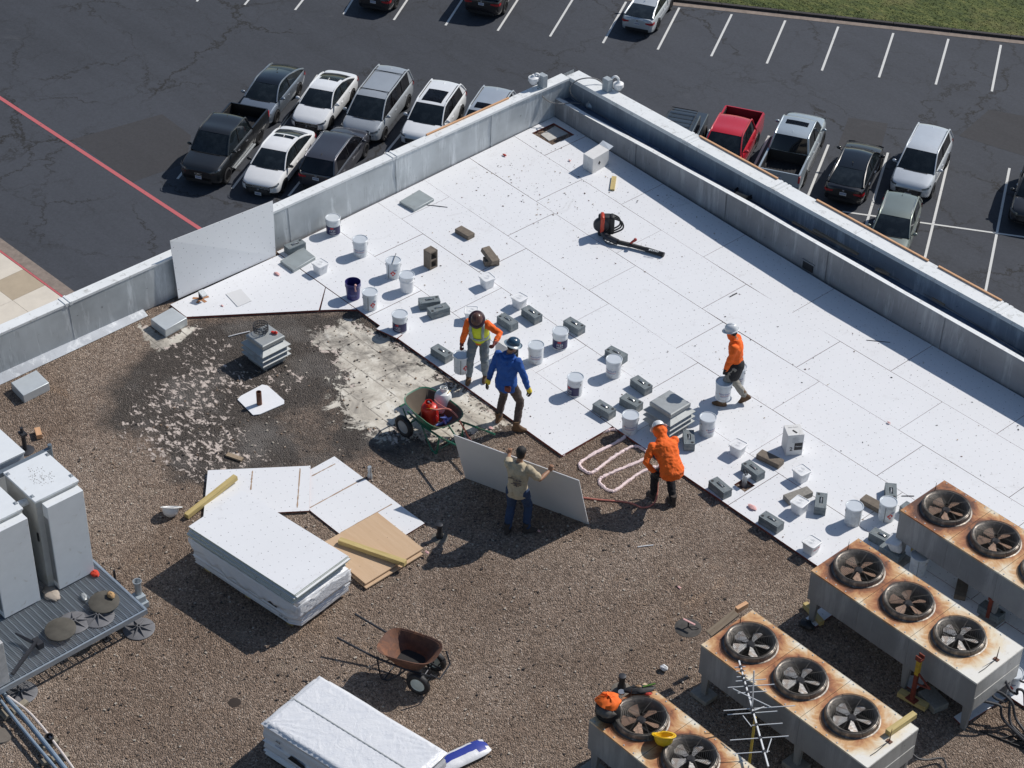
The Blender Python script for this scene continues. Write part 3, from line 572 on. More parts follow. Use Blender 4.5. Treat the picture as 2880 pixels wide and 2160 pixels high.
# gutter drain, cables and coil
dr = T('C', 395, 1262, 0.37); mb = MB()
for k in range(7): mb.tube([dr + Vector((0.2 * (1 + .07 * math.sin(k)) * math.cos(a * .35), 0.17 * (1 + .05 * math.cos(k * 2)) * math.sin(a * .35), 0.012 * k)) for a in range(19)], 0.012, 5)
tag(mb.build('cable_coil', BLACK), 'coil of black cable lying in the gutter by the low wall', 'cable coil')
batten(T('C', 345, 1255, .45), T('C', 415, 1285, .45), .07, .04, LUMB, 'wood_block', 'short wood block holding down the black cable coil in the gutter', 'wood block')
bs2 = T('B', 1622, 690, 0.36); mb = MB(); mb.lathe([(0.13, 0), (0.14, 0.05), (0.09, 0.13), (0.01, 0.15)], 14, 0, Matrix.Translation(bs2))
for k in range(8): a = k * 0.785; mb.tube([bs2 + Vector((0.14 * math.cos(a), 0.14 * math.sin(a), 0)), bs2 + Vector((0.1 * math.cos(a), 0.1 * math.sin(a), 0.16)), bs2 + Vector((0, 0, 0.19))], 0.008, 4)
tag(mb.build('drain_strainer', GALV), 'grey dome drain strainer in the dark end of the gutter', 'drain')
def cable(pts, r, m, label, name='cable', cat='cable', group=None, k=6, n=6):
    mb = MB(); mb.tube(smooth_path(pts, k), r, n); return tag(mb.build(name, m), label, cat, group)
CAB = mat('grey_cable', (0.20, 0.20, 0.20), 0.6)
cable([T('B', 1272, 570, .86), T('B', 1300, 620, .7), T('B', 1350, 660, .5), T('B', 1420, 672, .47), T('B', 1500, 668, .45), T('B', 1580, 675, .38)], 0.014, CAB, 'grey cable hanging from the left camera box over the low wall into the gutter')
cable([T('B', 1700, 545, .87), T('B', 1660, 515, .95), T('B', 1600, 505, 1.0), T('B', 1530, 520, .95), T('B', 1485, 560, .8), T('B', 1490, 610, .6), T('B', 1540, 655, .42), T('B', 1590, 668, .38)], 0.014, CAB, 'grey cable looping high from the right camera box down into the gutter')
gx_ = [(p.x) for p in (T('B', 1600, 680, .35), T('C', 395, 1262, .37))]
cable([T('B', 1600, 690, .37), T('B', 1750, 790, .36), T('B', 1950, 930, .36), T('B', 2200, 1060, .36), T('C', 100, 1170, .36), T('C', 330, 1225, .37), T('C', 480, 1310, .36), T('C', 700, 1430, .36), T('C', 980, 1610, .37), T('F', 1110, 0, .37), T('F', 1340, 125, .40), T('F', 1480, 190, .37), T('F', 1650, 300, .40), T('F', 1830, 400, .36), T('F', 2212, 640, .36), T('F', 2500, 820, .36)], 0.010, CAB, 'long thin grey cable running the length of the gutter', k=3)
for i, (a, b) in enumerate([(('F', 1250, 90), ('F', 1340, 125)), (('F', 1620, 280), ('F', 1700, 325))]):
    batten(T(*a, z=.37), T(*b, z=.37), .07, .05, LUMB, 'wood_block', ('dark wood block under the gutter cable near the planks', 'dark wood block under the gutter cable further right')[i], 'wood block')
# dome cameras on the corner
def camera_arm(name, box, dome, label, rz):
    r = empty(name, box, rz, label, 'security camera', 'dome cameras on the roof corner'); q = Matrix.Rotation(-rz, 3, 'Z') @ (dome - box)
    mb = MB(); mb.box((-0.09, -0.07, 0), (0.09, 0.07, 0.30)); mb.build('mounting_box', mat('camera_box', (0.36, 0.40, 0.43), 0.5), r, bev=0.008)
    up = Vector((0, 0, 1)); p0 = Vector((q.x * 0.25, q.y * 0.25, 0.18)); mb = MB(); mb.tube(smooth_path([p0, p0 + Vector((q.x * .18, q.y * .18, .12)), Vector((q.x * .72, q.y * .72, .33)), Vector((q.x * .97, q.y * .97, .27)), q + up * 0.13], 5), 0.026, 8); mb.build('arm', WHITE, r)
    mb = MB(); mb.lathe([(0.03, 0.14), (0.055, 0.10), (0.115, 0.075), (0.12, 0.03), (0.118, 0.0), (0.10, -0.01), (0.085, -0.06), (0.04, -0.10), (0.003, -0.11)], 20, 0, Matrix.Translation(q)); mb.build('dome', [WHITE, BLACK], r)
b1 = T('B', 1303, 562, ZT); b2 = T('B', 1740, 578, ZT)
camera_arm('security_camera', Vector((-0.04, b1.y, ZT)), T('B', 1245, 520, ZT + 0.18), 'white dome camera on a swan neck left of the roof corner', 0.0)
camera_arm('security_camera', Vector((b2.x, 0.62, ZT)), T('B', 1795, 560, ZT + 0.08), 'white dome camera on a swan neck right of the roof corner', 0.0)
# leaning board on the left wall
bl0, br0 = T('D', 1155, 275), T('A', 1785, 1655)
tl0 = atx(1100 / 2.304, 1560 / 2.304, 0.21); tr0 = atx(1765 / 2.304, 1300 / 2.304, 0.20)
def slab4(name, tl, tr, br, bl, th, mats, label, cat, par=None):
    n = (tr - tl).cross(bl - tl).normalized() * th; P = [tl, tr, br, bl]; Q = [p + n for p in P]; mb = MB()
    mb.add(P + Q, [(0, 3, 2, 1), (4, 5, 6, 7), (0, 1, 5, 4), (1, 2, 6, 5), (2, 3, 7, 6), (3, 0, 4, 7)]); mb.m = [0, 0, 1, 1, 1, 1] if len(mats) > 1 else mb.m; o = mb.build(name, mats, par, ang=0); return tag(o, label, cat)
def board_vert(name, col, dots=True):
    # dots in the sheet's own plane
    m = board_mat(name, col, dots, 0.4); nt = m.node_tree
    for n in nt.nodes:
        if n.type == 'MAPPING' and abs(n.inputs['Scale'].default_value[0] - 5.6) < 0.01:
            mp2 = nt.nodes.new('ShaderNodeMapping'); mp2.inputs['Rotation'].default_value = (0, R(90), R(90)); src = n.inputs[0].links[0].from_socket; nt.links.new(src, mp2.inputs[0]); nt.links.new(mp2.outputs[0], n.inputs[0])
    return m
slab4('leaning_board', tl0, tr0, br0, bl0, -0.012, [board_vert('coverboard_upright', (0.78, 0.80, 0.82)), BOARDP], 'white dotted board leaning upright against the left parapet', 'board')
# ---------------------------------------------------------------- small roof gear: buckets, pails, blocks
def bucket_mesh(r=0.148, h=0.37, plastic=False):
    mb = MB()
    if plastic: mb.lathe([(r * .84, 0), (r * .86, .01), (r * .95, h * .66), (r * 1.02, h * .67), (r * 1.02, h * .72), (r * .97, h * .73), (r, h * .97)], 28)
    else: mb.lathe([(r * .93, 0), (r * .95, .006), (r * .935, .014), (r * .965, h * .70), (r * .985, h * .705), (r * .965, h * .715), (r * .97, h * .80), (r * .985, h * .805), (r * .97, h * .815), (r * .985, h * .97)], 28)
    return mb.mesh('bucket_body', [WHITE if plastic else TIN])
def lid_mesh(r=0.148, h=0.37):
    mb = MB(); mb.lathe([(r * .97, h * .955), (r * 1.045, h * .96), (r * 1.05, h * 1.0), (r * 1.02, h * 1.01), (r * .97, h * 1.008), (r * .95, h * .975), (r * .90, h * .975), (r * .88, h * .985), (0.002, h * .985)], 32); return mb.mesh('lid', [LID])
BODY = bucket_mesh(); LIDM = lid_mesh(); BODYP = bucket_mesh(plastic=True)
def wire(r=0.152, h=0.28, up=False):
    mb = MB(); mb.tube([(r * math.cos(math.pi * k / 12), (0.0 if up else -0.05 * math.sin(math.pi * k / 12)), h + (0.17 if up else -0.12) * math.sin(math.pi * k / 12)) for k in range(13)], 0.0035, 5)
    for s_ in (-1, 1): mb.cyl((s_ * (r - .006), 0, h), (s_ * (r + .006), 0, h), .012, n=8)
    return mb.mesh('wire_handle', [STEEL])
WIRE = wire(); WIREU = wire(up=True)
def lbl_ever():
    mb = MB(); r = .148 * .975
    text_cyl(mb, 'EverGuard', .045, r + .0012, .175, -.02, 0, .012); mb.add([(r * 1.01 * math.cos(a), r * 1.01 * math.sin(a), z) for z in (.168, .186) for a in (-.86, -.76)], [(0, 1, 3, 2)], 1)
    patch_cyl(mb, r + .001, .134, .138, -.7, .65, 1); patch_cyl(mb, r + .001, .118, .124, -.7, .5, 0); patch_cyl(mb, r + .001, .075, .105, -.55, -.3, 2, 4); return mb.mesh('printed_label', [BLUEP, REDP, TIN])
def lbl_navy(txt):
    mb = MB(); r = .148 * .97; patch_cyl(mb, r + .0012, .03, .215, -1.35, 1.35, 0, 18)
    patch_cyl(mb, r + .0022, .172, .202, -.34, .12, 1, 5); text_cyl(mb, txt, .065, r + .0024, .125, -.05, 2, .012); patch_cyl(mb, r + .002, .07, .078, -.5, .4, 2, 6); patch_cyl(mb, r + .002, .052, .058, -.35, .25, 2, 6); return mb.mesh('navy_label', [NAVY, REDP, TIN])
def lbl_flam():
    mb = MB(); r = .148 * .975; a0 = .0; c = .145; n = 4
    mb.add([(r * 1.012 * math.cos(a0 + da), r * 1.012 * math.sin(a0 + da), c + dz) for da, dz in ((0, -.062), (.40, 0), (0, .062), (-.40, 0))], [(0, 1, 2, 3)], 0)
    mb.add([(r * 1.02 * math.cos(a0 + da), r * 1.02 * math.sin(a0 + da), c + dz) for da, dz in ((-.10, -.004), (.10, -.004), (.07, .012), (0, .034), (-.07, .012))], [(0, 1, 2, 3, 4)], 1); patch_cyl(mb, r * 1.021, c - .022, c - .012, -.2, .2, 1, 3)
    patch_cyl(mb, r + .001, .01, .33, -.68, -.62, 2, 1); patch_cyl(mb, r + .001, .215, .225, .1, .55, 3, 4); patch_cyl(mb, r + .001, .2, .206, .1, .5, 3, 4); return mb.mesh('hazard_label', [REDP, TIN, BLACK, BLUEP])
def lbl_plain():
    mb = MB(); r = .148 * .975; patch_cyl(mb, r + .001, .02, .35, .55, .585, 0, 1)
    for i in range(6): patch_cyl(mb, r + .001, .10 + i * .022, .104 + i * .022, -.5, .1 + .1 * math.sin(i * 3), 1, 6)
    return mb.mesh('printed_label', [BLACK, mat('faint_print', (.4, .42, .45), .5)])
LBL = {'ever': lbl_ever(), '1121': lbl_navy('1121'), '1125': lbl_navy('1125'), 'flam': lbl_flam(), 'plain': lbl_plain()}
GB = 'white round adhesive buckets on the roof'
TOCAM = math.atan2(-0.69, 0.73)
def bucket(p, kind, label, rz=None, up=False, group=GB, off=0.0, nm='bucket'):
    rz = TOCAM + off if rz is None else rz
    r = empty(nm, p, rz, label, 'bucket', group); inst('bucket_body', BODYP if kind == 'pl' else BODY, r); inst('lid', LIDM, r)
    if kind in LBL: inst('label', LBL[kind], r)
    h = inst('wire_handle', WIREU if up else WIRE, r, rot=(0, 0, 1.57 if not up else 0.9)); return r
ZL = 0.365
for p, kind, off, l in [
    (at(936.4, 612.1, ZL), '1121', 0, 'bucket with a navy label reading 1121, nearest the left parapet'),
    (at(1012.8, 672.8, ZL), 'ever', 0, 'lidded bucket with blue lettering, next to the 1121 bucket'),
    (at(1106, 732.5, ZL), 'flam', .0, 'bucket with a red diamond and a stick across its lid'),
    (at(1144, 769.3, ZL + .03), 'pl', 0, 'tall plain white plastic bucket with a thick rim beside the red diamond bucket'),
    (at(1040.3, 821.4, ZL), 'flam', .45, 'bucket with a red diamond beside the open navy bucket'),
    (at(1124.5, 883.2, ZL), '1121', -.25, 'bucket with a navy label close to the stripped roof edge, left of two stacked weights'),
    (at(1508.1, 970.2, ZL), 'ever', 0, 'bucket with blue lettering just right of the white carton'),
    (at(1576.3, 930.5, ZL), '1125', 0, 'bucket with a navy label reading 1125'),
    (at(1727.4, 1009.9, ZL), 'ever', -.35, 'bucket hiding the end of a weight block, right of the 1125 bucket'),
    (at(1618.9, 1060.7, ZL), '1125', -.85, 'bucket with only a sliver of navy label, alone in the middle of the boards'),
    (at(1773.8, 1167, ZL), 'ever', 0, 'bucket with blue lettering between the square vent and the notch in the boards'),
    (at(1991.6, 1173.6, ZL), 'ever', .7, 'bucket right of the louvred square vent'),
    (at(2404, 1422.7, ZL), 'plain', .1, 'bucket with faint print left of the grey block, near the fan units'),
    (at(2499.4, 1410.9, ZL), 'flam', .25, 'bucket with a black stripe and red diamond in front of a weight'),
    (at(2588, 1562, ZL), 'plain', -.8, 'shaded bucket standing between the two rear fan units')]:
    p.z = 0.002; bucket(p, kind, l, off=off)
p = at(2851, 1890, ZL); p.z = 0.0; bucket(p, 'flam', 'bucket with red diamond half hidden behind the pipes at the right edge', off=-.3)
st_ = batten(at(1114, 712, .40), at(1102, 745, .385), .012, .008, DARK, 'stick', 'thin dark stick lying across a bucket lid', 'stick')
# open navy bucket
p = at(992.2, 792.1, .37); p.z = 0.002; r = empty('bucket', p, TOCAM, 'open navy blue bucket with drips of pink foam on its rim', 'bucket')
NB = mat('navy_plastic', (0.035, 0.032, 0.16), .4, var=.1); rr = .15; hh_ = .37
mb = MB(); mb.lathe([(rr * .82, .004), (rr * .84, 0), (rr * .95, hh_ * .75), (rr * 1.03, hh_ * .76), (rr * 1.03, hh_ * .82), (rr, hh_ * .83), (rr * 1.03, hh_), (rr * .98, hh_), (rr * .94, hh_ * .6), (rr * .8, .02), (.002, .015)], 28); mb.build('bucket_body', NB, r)
mb = MB(); text_cyl(mb, "LOWE'S", .055, rr * .90, .12, -.1, 0, .01); mb.build('printed_label', mat('lowes_print', (.16, .2, .42), .5), r)
mb = MB(); mb.tube([(.145 * math.cos(.35 + .02 * i), .145 * math.sin(.35 + .02 * i), .375 - .035 * i) for i in range(5)], [.015, .02, .018, .014, .02], 7); mb.ball((.13, .06, .37), .026); mb.build('foam_drip', PINKF, r)
inst('wire_handle', WIRE, r, rot=(0, 0, 1.0))
# square pails
def rsq(s, rad, z, n=4):
    o = []
    for cx, cy, a0 in ((s - rad, s - rad, 0), (-(s - rad), s - rad, 90), (-(s - rad), -(s - rad), 180), (s - rad, -(s - rad), 270)):
        for k in range(n + 1): a = R(a0 + 90 * k / n); o.append((cx + rad * math.cos(a), cy + rad * math.sin(a), z))
    return o
mb = MB(); mb.rings([rsq(.098, .03, 0), rsq(.101, .03, .01), rsq(.118, .03, .20)]); PB = mb.mesh('pail_body', [WHITE])
mb = MB(); mb.rings([rsq(.118, .03, .193), rsq(.131, .035, .193), rsq(.133, .035, .218), rsq(.120, .03, .222), rsq(.112, .028, .212), rsq(.05, .03, .213)]); mb.tube([(.06 * math.cos(a * .5), .06 * math.sin(a * .5), .214) for a in range(14)], .003, 4); mb.tube([(.035 * math.cos(a * .5), .035 * math.sin(a * .5), .215) for a in range(14)], .003, 4); PL = mb.mesh('pail_lid', [WHITE])
def pail(q, label, rz=0.0, z=0.002, tilt=None, red=False):
    p = Vector(q); p.z = z; r = empty('square_pail', p, rz, label, 'pail', 'square white pails on the roof'); inst('pail_body', PB, r); inst('lid', PL, r)
    mb = MB(); mb.tube([(.135 * math.cos(math.pi * k / 10), -.02 - .05 * math.sin(math.pi * k / 10), .18 - .1 * math.sin(math.pi * k / 10)) for k in range(11)], .003, 4); mb.build('wire_handle', STEEL, r)
    if red:
        mb = MB(); M = Matrix.Translation((.1145, 0, .12)) @ Matrix.Rotation(R(90), 4, 'Z') @ Matrix.Rotation(R(85), 4, 'X'); text_flat(mb, 'HARDIN', .045, M, 0, .02); mb.build('printed_label', REDP, r)
    if tilt: r.rotation_euler = tilt
    return r
for q, rz, l in [(at(900.5, 739.5, .22), .05, 'square pail beside the grey cover plate near the leaning board'), (at(1370.2, 778.6, .22), -.12, 'square pail in front of the tilted brown block'), (at(1461.3, 835, .22), .1, 'square pail beside two weights, right of centre'),
        (at(1325.5, 871.9, .22), -.78, 'square pail half hidden behind the worker in the yellow vest'), (at(2076.3, 1248.6, .22), .15, 'square pail left of the brown block with a shadow across it'), (at(2255, 1321.1, .22), -.1, 'square pail standing alone right of the loop pipe'),
        (at(2249.9, 1410, .22), .1, 'square pail in front of the pale concrete block')]: pail(q, l, rz)
pail(at(2283.7, 1522.5, .22), 'square pail with red lettering nearest the gravel edge', .05, red=True)
pail(at(2529.8, 1522.3, .36), 'square pail tipped on top of a weight behind the fan unit', 0, .2, (R(14), R(-16), .1))
# weights with carrying handle
def weight_mesh():
    mb = MB(); a, b, h = .20, .098, .165
    mb.box((-a, -b, 0), (a, b, h * .55)); mb.box((-a + .002, -b + .002, h * .55 + .004), (a - .002, b - .002, h - .035))
    for lo, hi in (((-a, -b, h - .035), (-.085, b, h)), ((.085, -b, h - .035), (a, b, h)), ((-.085, -b, h - .035), (.085, -.032, h)), ((-.085, .032, h - .035), (.085, b, h))): mb.box(lo, hi)
    return mb.mesh('weight_body', [WGT], 0)
WM = weight_mesh()
mb = MB(); mb.tube(smooth_path([(-.075, 0, .133), (-.055, 0, .165), (0, 0, .178), (.055, 0, .165), (.075, 0, .133)], 3), .014, 7); WH = mb.mesh('handle', [STEEL])
mb = MB(); mb.lathe([(.026, .1635), (.026, .1675), (.002, .1675)], 14, 0, Matrix.Translation((.155, 0.05, 0))); [mb.lathe([(.007, .163), (.007, .167), (.001, .167)], 8, 0, Matrix.Translation((x, y, 0))) for x, y in ((-.17, .07), (-.17, -.07), (.17, -.07))]; WHO = mb.mesh('socket_hole', [BLACK])
def weight(a, b, label, z=0.002, z2=.19):
    c = (a + b) / 2; r = empty('ballast_weight', (c.x, c.y, z), yaw2(a, b), label, 'weight', 'grey weights with handles on the boards')
    o = inst('body', WM, r); inst('handle', WH, r); inst('socket_hole', WHO, r); return r
wb = [(('E', 510, 290), ('E', 630, 275), 'rear one of two weights lying close together, left of centre'), (('E', 690, 317), ('E', 570, 352), 'front one of two weights lying close together, beside the navy label bucket'),
      (('E', 1125, 440), ('E', 1030, 377), 'weight just right of the worker in the yellow vest'), (('E', 1190, 328), ('E', 1280, 392), 'weight beside the square pail right of centre'), (('E', 1460, 405), ('E', 1560, 465), 'weight behind the 1125 bucket'),
      (('E', 605, 583), ('E', 695, 640), 'weight standing alone near the stripped edge, left of the worker in the yellow vest'), (('E', 1835, 650), ('E', 1730, 595), 'weight partly hidden behind a white bucket'), (('E', 1900, 785), ('E', 1990, 850), 'weight up left of the louvred square vent'),
      (('E', 1830, 905), ('E', 1930, 960), 'weight touching the left side of the louvred vent'), (('E', 1655, 945), ('E', 1755, 1005), 'weight left of the notch in the boards'), (('F', 38, 1130), ('F', 45, 1215), 'weight behind the stooping worker in the orange hoodie'),
      (('F', 505, 1405), ('F', 412, 1335), 'weight behind the capped loop pipe'), (('F', 290, 1520), ('F', 200, 1445), 'weight at the very edge of the boards, front of the loop pipe'), (('F', 893, 1625), ('F', 902, 1540), 'rust stained weight in front of the pale block'),
      (('F', 1350, 1480), ('F', 1352, 1560), 'weight behind the striped bucket'), (('I', 625, 75), ('I', 528, 15), 'weight at the gravel edge left of the square pail with red lettering'), (('I', 1240, 122), ('I', 1345, 178), 'weight just behind the corner of the middle fan unit'),
      (('I', 1300, 205), ('I', 1420, 275), 'weight under the tipped square pail'), (('I', 1945, 590), ('I', 2065, 665), 'weight in the shade behind the middle fan unit'), (('F', 1440, 1610), ('F', 1540, 1670), 'weight half hidden behind the corner of the rear fan unit')]
for a, b, l in wb: weight(T(*a, z=.165), T(*b, z=.165), l)
weight(at(812, 690, .19), at(846, 676, .19), 'weight at the foot of the left parapet beside the leaning board')
# plain concrete blocks
def cblock(a, b, label, m, wd=.19, h=.10, z=.002, name='concrete_block', rot=None):
    c = (a + b) / 2; L = max(.3, (b - a).length + .1); mb = MB(); mb.box((-L / 2, -wd / 2, 0), (L / 2, wd / 2, h)); o = mb.build(name, m, bev=.008, loc=(c.x, c.y, z), rz=yaw2(a, b))
    if rot: o.rotation_euler = rot
    return tag(o, label, 'concrete block', 'plain concrete blocks')
cblock(T('B', 768, 1478, .1), T('B', 832, 1515, .1), 'brown solid block alone between the cover plate and the blower', CONCB)
cblock(at(2142, 1273.5, .1), at(2191.4, 1297.6, .1), 'brown block beside the tall carton with a shadow across it', CONCB)
cblock(at(2218, 1398, .1), at(2272, 1378, .1), 'pale speckled concrete block behind a square pail', CONC)
cblock(at(2434, 1400, .1), at(2484, 1427, .1), 'brown grey block left of the striped bucket', CONCB)
cblock(T('I', 1820, 440, .1), T('I', 1800, 530, .1), 'dark brown block lying between the two rear fan units', CONCB)
cblock(T('I', 1585, 1165, .05), T('I', 1665, 1250, .05), 'flat grey block by the red and yellow stand', CONC, .28, .12, RG + .005)
# hollow block on end
p = T('E', 577, 80, 0); mb = MB(); s_, H_ = .10, .40
for lo, hi in (((-.1, -.1, 0), (-.07, .1, H_)), ((.07, -.1, 0), (.1, .1, H_)), ((-.069, -.098, 0), (.069, .098, .035)), ((-.069, -.098, H_ - .035), (.069, .098, H_)), ((-.069, -.098, H_ / 2 - .018), (.069, .098, H_ / 2 + .018))): mb.box(lo, hi)
tag(mb.build('hollow_block', CONCB, bev=.004, loc=(p.x - .05, p.y + .05, .002), rz=R(92)), 'hollow brown block standing on end with two square holes', 'concrete block')
p = T('E', 935, 60, 0); o = cblock(p - Vector((.16, .02, 0)), p + Vector((.14, .02, 0)), 'brown block tilted on the edge of another block, behind a square pail', CONCB, .19, .10); o.location = (p.x - .02, p.y + .12, .13); o.rotation_euler = (R(-6), R(17), R(-8))
o = cblock(p - Vector((.1, 0, 0)), p + Vector((.1, 0, 0)), 'lower brown block propping up the tilted one', CONCB, .19, .12); o.location = (p.x + .03, p.y + .12, .002); o.rotation_euler = (0, 0, R(60))
# cartons
def carton(poly4, h, label, z=0.002, flap=False, kind=0):
    mb = MB(); n = 4; c = sum((p for p in poly4), Vector()) / 4; c.z = z; P = [Vector((p.x - c.x, p.y - c.y, 0)) for p in poly4]
    mb.prism([(p.x, p.y) for p in P], 0, h); r = empty('carton', c, 0, label, 'carton'); mb.build('box', mat('white_carton', (.68, .68, .67), .7, var=.06, dirt=(.45, .43, .4), dirt_amt=.25), r, ang=0, bev=.006); return r, P
# near carton with lettering
cA, cB = at(2209, 1283, 0), at(2256, 1279, 0)
ex = (cB - cA).normalized(); ey = Vector((-ex.y, ex.x, 0)); W_, D_ = .30, .30
r, P = carton([cA, cA + ex * W_, cA + ex * W_ + ey * D_, cA + ey * D_], .46, 'tall white carton marked 2 with a black label square')
F0 = Matrix(((ex.x, 0, ex.y, 0), (ex.y, 0, -ex.x, 0), (0, 1, 0, 0), (0, 0, 0, 1)))
def on_front(u, v, off=.002): return Matrix.Translation(Vector((P[0].x, P[0].y, 0)) + ex * u + Vector((0, 0, v)) - ey * off) @ F0
def rect(mb, u0, v0, u1, v1, m, off): M = on_front(0, 0, off); mb.add([M @ Vector(q) for q in ((u0, v0, 0), (u1, v0, 0), (u1, v1, 0), (u0, v1, 0))], [(0, 1, 2, 3)], m)
mb = MB(); rect(mb, .14, .12, .285, .28, 0, .003); text_flat(mb, '2', .11, on_front(.085, .15, .003), 0, .02); text_flat(mb, 'Olybond', .032, on_front(.213, .205, .006), 1, .01)
for i in range(4): rect(mb, .09, .30 + i * .03, .09 + .13 - .02 * (i % 2), .308 + i * .03, 2, .003)
mb.build('printed_label', [BLACK, TIN, mat('grey_print', (.35, .37, .4), .6)], r, ang=0)
mb = MB(); c0 = P[0] + ex * .15 + ey * .1; mb.box((c0.x - .05, c0.y - .018, .4605), (c0.x + .05, c0.y + .018, .463)); text_flat(mb, 'Side A  Polyiso', .03, Matrix.Translation(P[0] + ex * .15 + ey * .22 + Vector((0, 0, .4625))) @ Matrix.Rotation(math.atan2(ex.y, ex.x), 4, 'Z'), 0, .005); mb.build('hand_hole', BLACK, r, ang=0)
# carton behind the workers
q0 = Z(1240, 840, 4.147, 820, 768, 0); q1 = Z(1240, 840, 4.147, 905, 720, 0); ex = (q1 - q0).normalized(); ey = Vector((-ex.y, ex.x, 0)); W_, D_ = .30, .32
q0 = q1 - ex * W_
r, P = carton([q0, q0 + ex * W_, q0 + ex * W_ + ey * D_, q0 + ey * D_], .44, 'white carton with a black square label behind the worker in blue')
F0 = Matrix(((ex.x, 0, ex.y, 0), (ex.y, 0, -ex.x, 0), (0, 1, 0, 0), (0, 0, 0, 1)))
mb = MB(); rect(mb, .10, .10, .28, .28, 0, .003); text_flat(mb, 'Olybond', .034, on_front(.19, .19, .006), 1, .01); text_flat(mb, '2', .10, on_front(.04, .12, .003), 0, .02); mb.build('printed_label', [BLACK, TIN], r, ang=0)
c0 = P[0] + ex * .16 + ey * .12; mb = MB(); mb.box((c0.x - .05, c0.y - .018, .4405), (c0.x + .05, c0.y + .018, .443)); mb.build('hand_hole', BLACK, r, ang=0)
# far opened carton (metal duct box)
zq = lambda a, b, z: Z(1440, 160, 4.608, a, b, z)
q = [zq(1050, 1330, .36), zq(1260, 1205, .36), zq(1130, 1130, .36), zq(925, 1255, .36)]
q = [Vector((p.x, p.y, 0)) for p in q]
r, P = carton(q, .36, 'open silver white carton standing by the low gutter wall', 0.002)
mb = MB(); mb.add([P[1] + Vector((0, 0, .361)), P[2] + Vector((0, 0, .361)), P[2] + (P[1] - P[0]).normalized() * .12 + Vector((0, 0, .40)), P[1] + (P[1] - P[0]).normalized() * .14 + Vector((0, 0, .385))], [(0, 3, 2, 1)]); o = mb.build('flap', LID, r, ang=0); so = o.modifiers.new('thickness', 'SOLIDIFY'); so.thickness = .006
mb = MB(); a, b = P[0], P[1]; e_ = (b - a).normalized(); n_ = Vector((e_.y, -e_.x, 0)); cc = a + e_ * .22 + n_ * .003 + Vector((0, 0, .18)); mb.add([cc + e_ * .04, cc + Vector((0, 0, .05)), cc - e_ * .04, cc - Vector((0, 0, .05))], [(0, 1, 2, 3)]); mb.build('printed_label', BLACK, r, ang=0)
# cover plates
def plate(corners, z0, z1, label, m, name='cover_plate', cat='cover plate', bev=.01):
    c = sum((p for p in corners), Vector()) / 4; mb = MB(); mb.prism([(p.x - c.x, p.y - c.y) for p in corners], 0, z1 - z0); return tag(mb.build(name, m, bev=bev, loc=(c.x, c.y, z0)), label, cat)
PLM = mat('cover_metal', (.33, .37, .38), .5, .3, var=.12, sc_=5, dirt=(.22, .22, .2), dirt_amt=.2)
PLW = mat('pale_cover_metal', (.56, .60, .62), .45, .3, var=.08, sc_=5)
plate([T('B', 375, 1305, .06), T('B', 470, 1360, .06), T('B', 602, 1287, .06), T('B', 505, 1228, .06)], .002, .06, 'square grey cover plate lying on the boards by the left parapet', PLM)
plate([T('D', 1815, 30, .07), T('D', 1900, 92, .07), T('D', 2045, 5, .07), T('D', 1962, -60, .07)], .002, .07, 'square grey cover plate below the leaning board', PLM)
plate([T('D', 975, 408, .13), T('D', 1070, 480, .13), T('D', 1212, 400, .13), T('D', 1115, 332, .13)], RG + .002, .13, 'pale square hatch cover at the tip of the white boards', PLW)
plate([T('D', 70, 820, .13), T('D', 150, 905, .13), T('D', 318, 820, .13), T('D', 235, 738, .13)], RG + .002, .13, 'pale square hatch cover near the left picture edge', PLW)
plate([T('B', 1290, 875, RG), T('B', 1345, 918, RG), T('B', 1470, 868, RG), T('B', 1385, 820, RG)], RG + .002, RG + .02, 'dusty grey plate down in the square opening in the corner', mat('dusty_plate', (.50, .49, .46), .8, var=.15, sc_=6), 'sunk_plate', 'cover plate')
# louvred square vents
def vent(c, rz, label, s=.33, z=0.0, tiers=3):
    r = empty('louvre_vent', (c.x, c.y, z), rz, label, 'roof vent', 'louvred square vents')
    VM = mat('vent_metal', (.38, .40, .40), .5, .35, var=.12, sc_=6, dirt=(.22, .21, .2), dirt_amt=.3)
    mb = MB(); mb.rings([[(x * q, y * q, h) for x, y in ((-1, -1), (1, -1), (1, 1), (-1, 1))] for q, h in ((s * .82, -.04), (s * .8, .16), (s * .72, .17), (s * .72, .46))]); mb.build('curb', DARK if False else VM, r, ang=0)
    for k in range(tiers):
        z0 = .14 + k * .11; mb = MB(); mb.rings([[(x * q, y * q, h) for x, y in ((-1, -1), (1, -1), (1, 1), (-1, 1))] for q, h in ((s * .74, z0 + .10), (s * 1.10, z0 + .015), (s * 1.10, z0), (s * .76, z0 + .06))], caps=False); mb.build('louvre', VM, r, ang=0)
    mb = MB(); mb.rings([[(x * q, y * q, h) for x, y in ((-1, -1), (1, -1), (1, 1), (-1, 1))] for q, h in ((s * .84, .47), (s * .86, .48), (s * .86, .55), (s * .80, .565))]); mb.build('cap', VM, r, ang=0); return r
c = at(1885, 1131, .56); vent(c, 0.02, 'louvred grey square vent standing on the white boards', .30)
c2 = T('D', 1718, 510, .52); vent(c2, 0.02, 'louvred grey square vent on the dark roof carrying a round wire guard', .30, RG)
mb = MB(); gc = T('D', 1690, 480, .56)
for k in range(3): mb.tube([gc + Vector((.14 * math.cos(a * .2618), .14 * math.sin(a * .2618), .0 + .06 * k)) for a in range(25)], .006, 4)
for k in range(26): a = k * .2417; mb.tube([gc + Vector((.07 * math.cos(a), .07 * math.sin(a), .0)), gc + Vector((.14 * math.cos(a), .14 * math.sin(a), .0)), gc + Vector((.14 * math.cos(a), .14 * math.sin(a), .13))], .0055, 4)
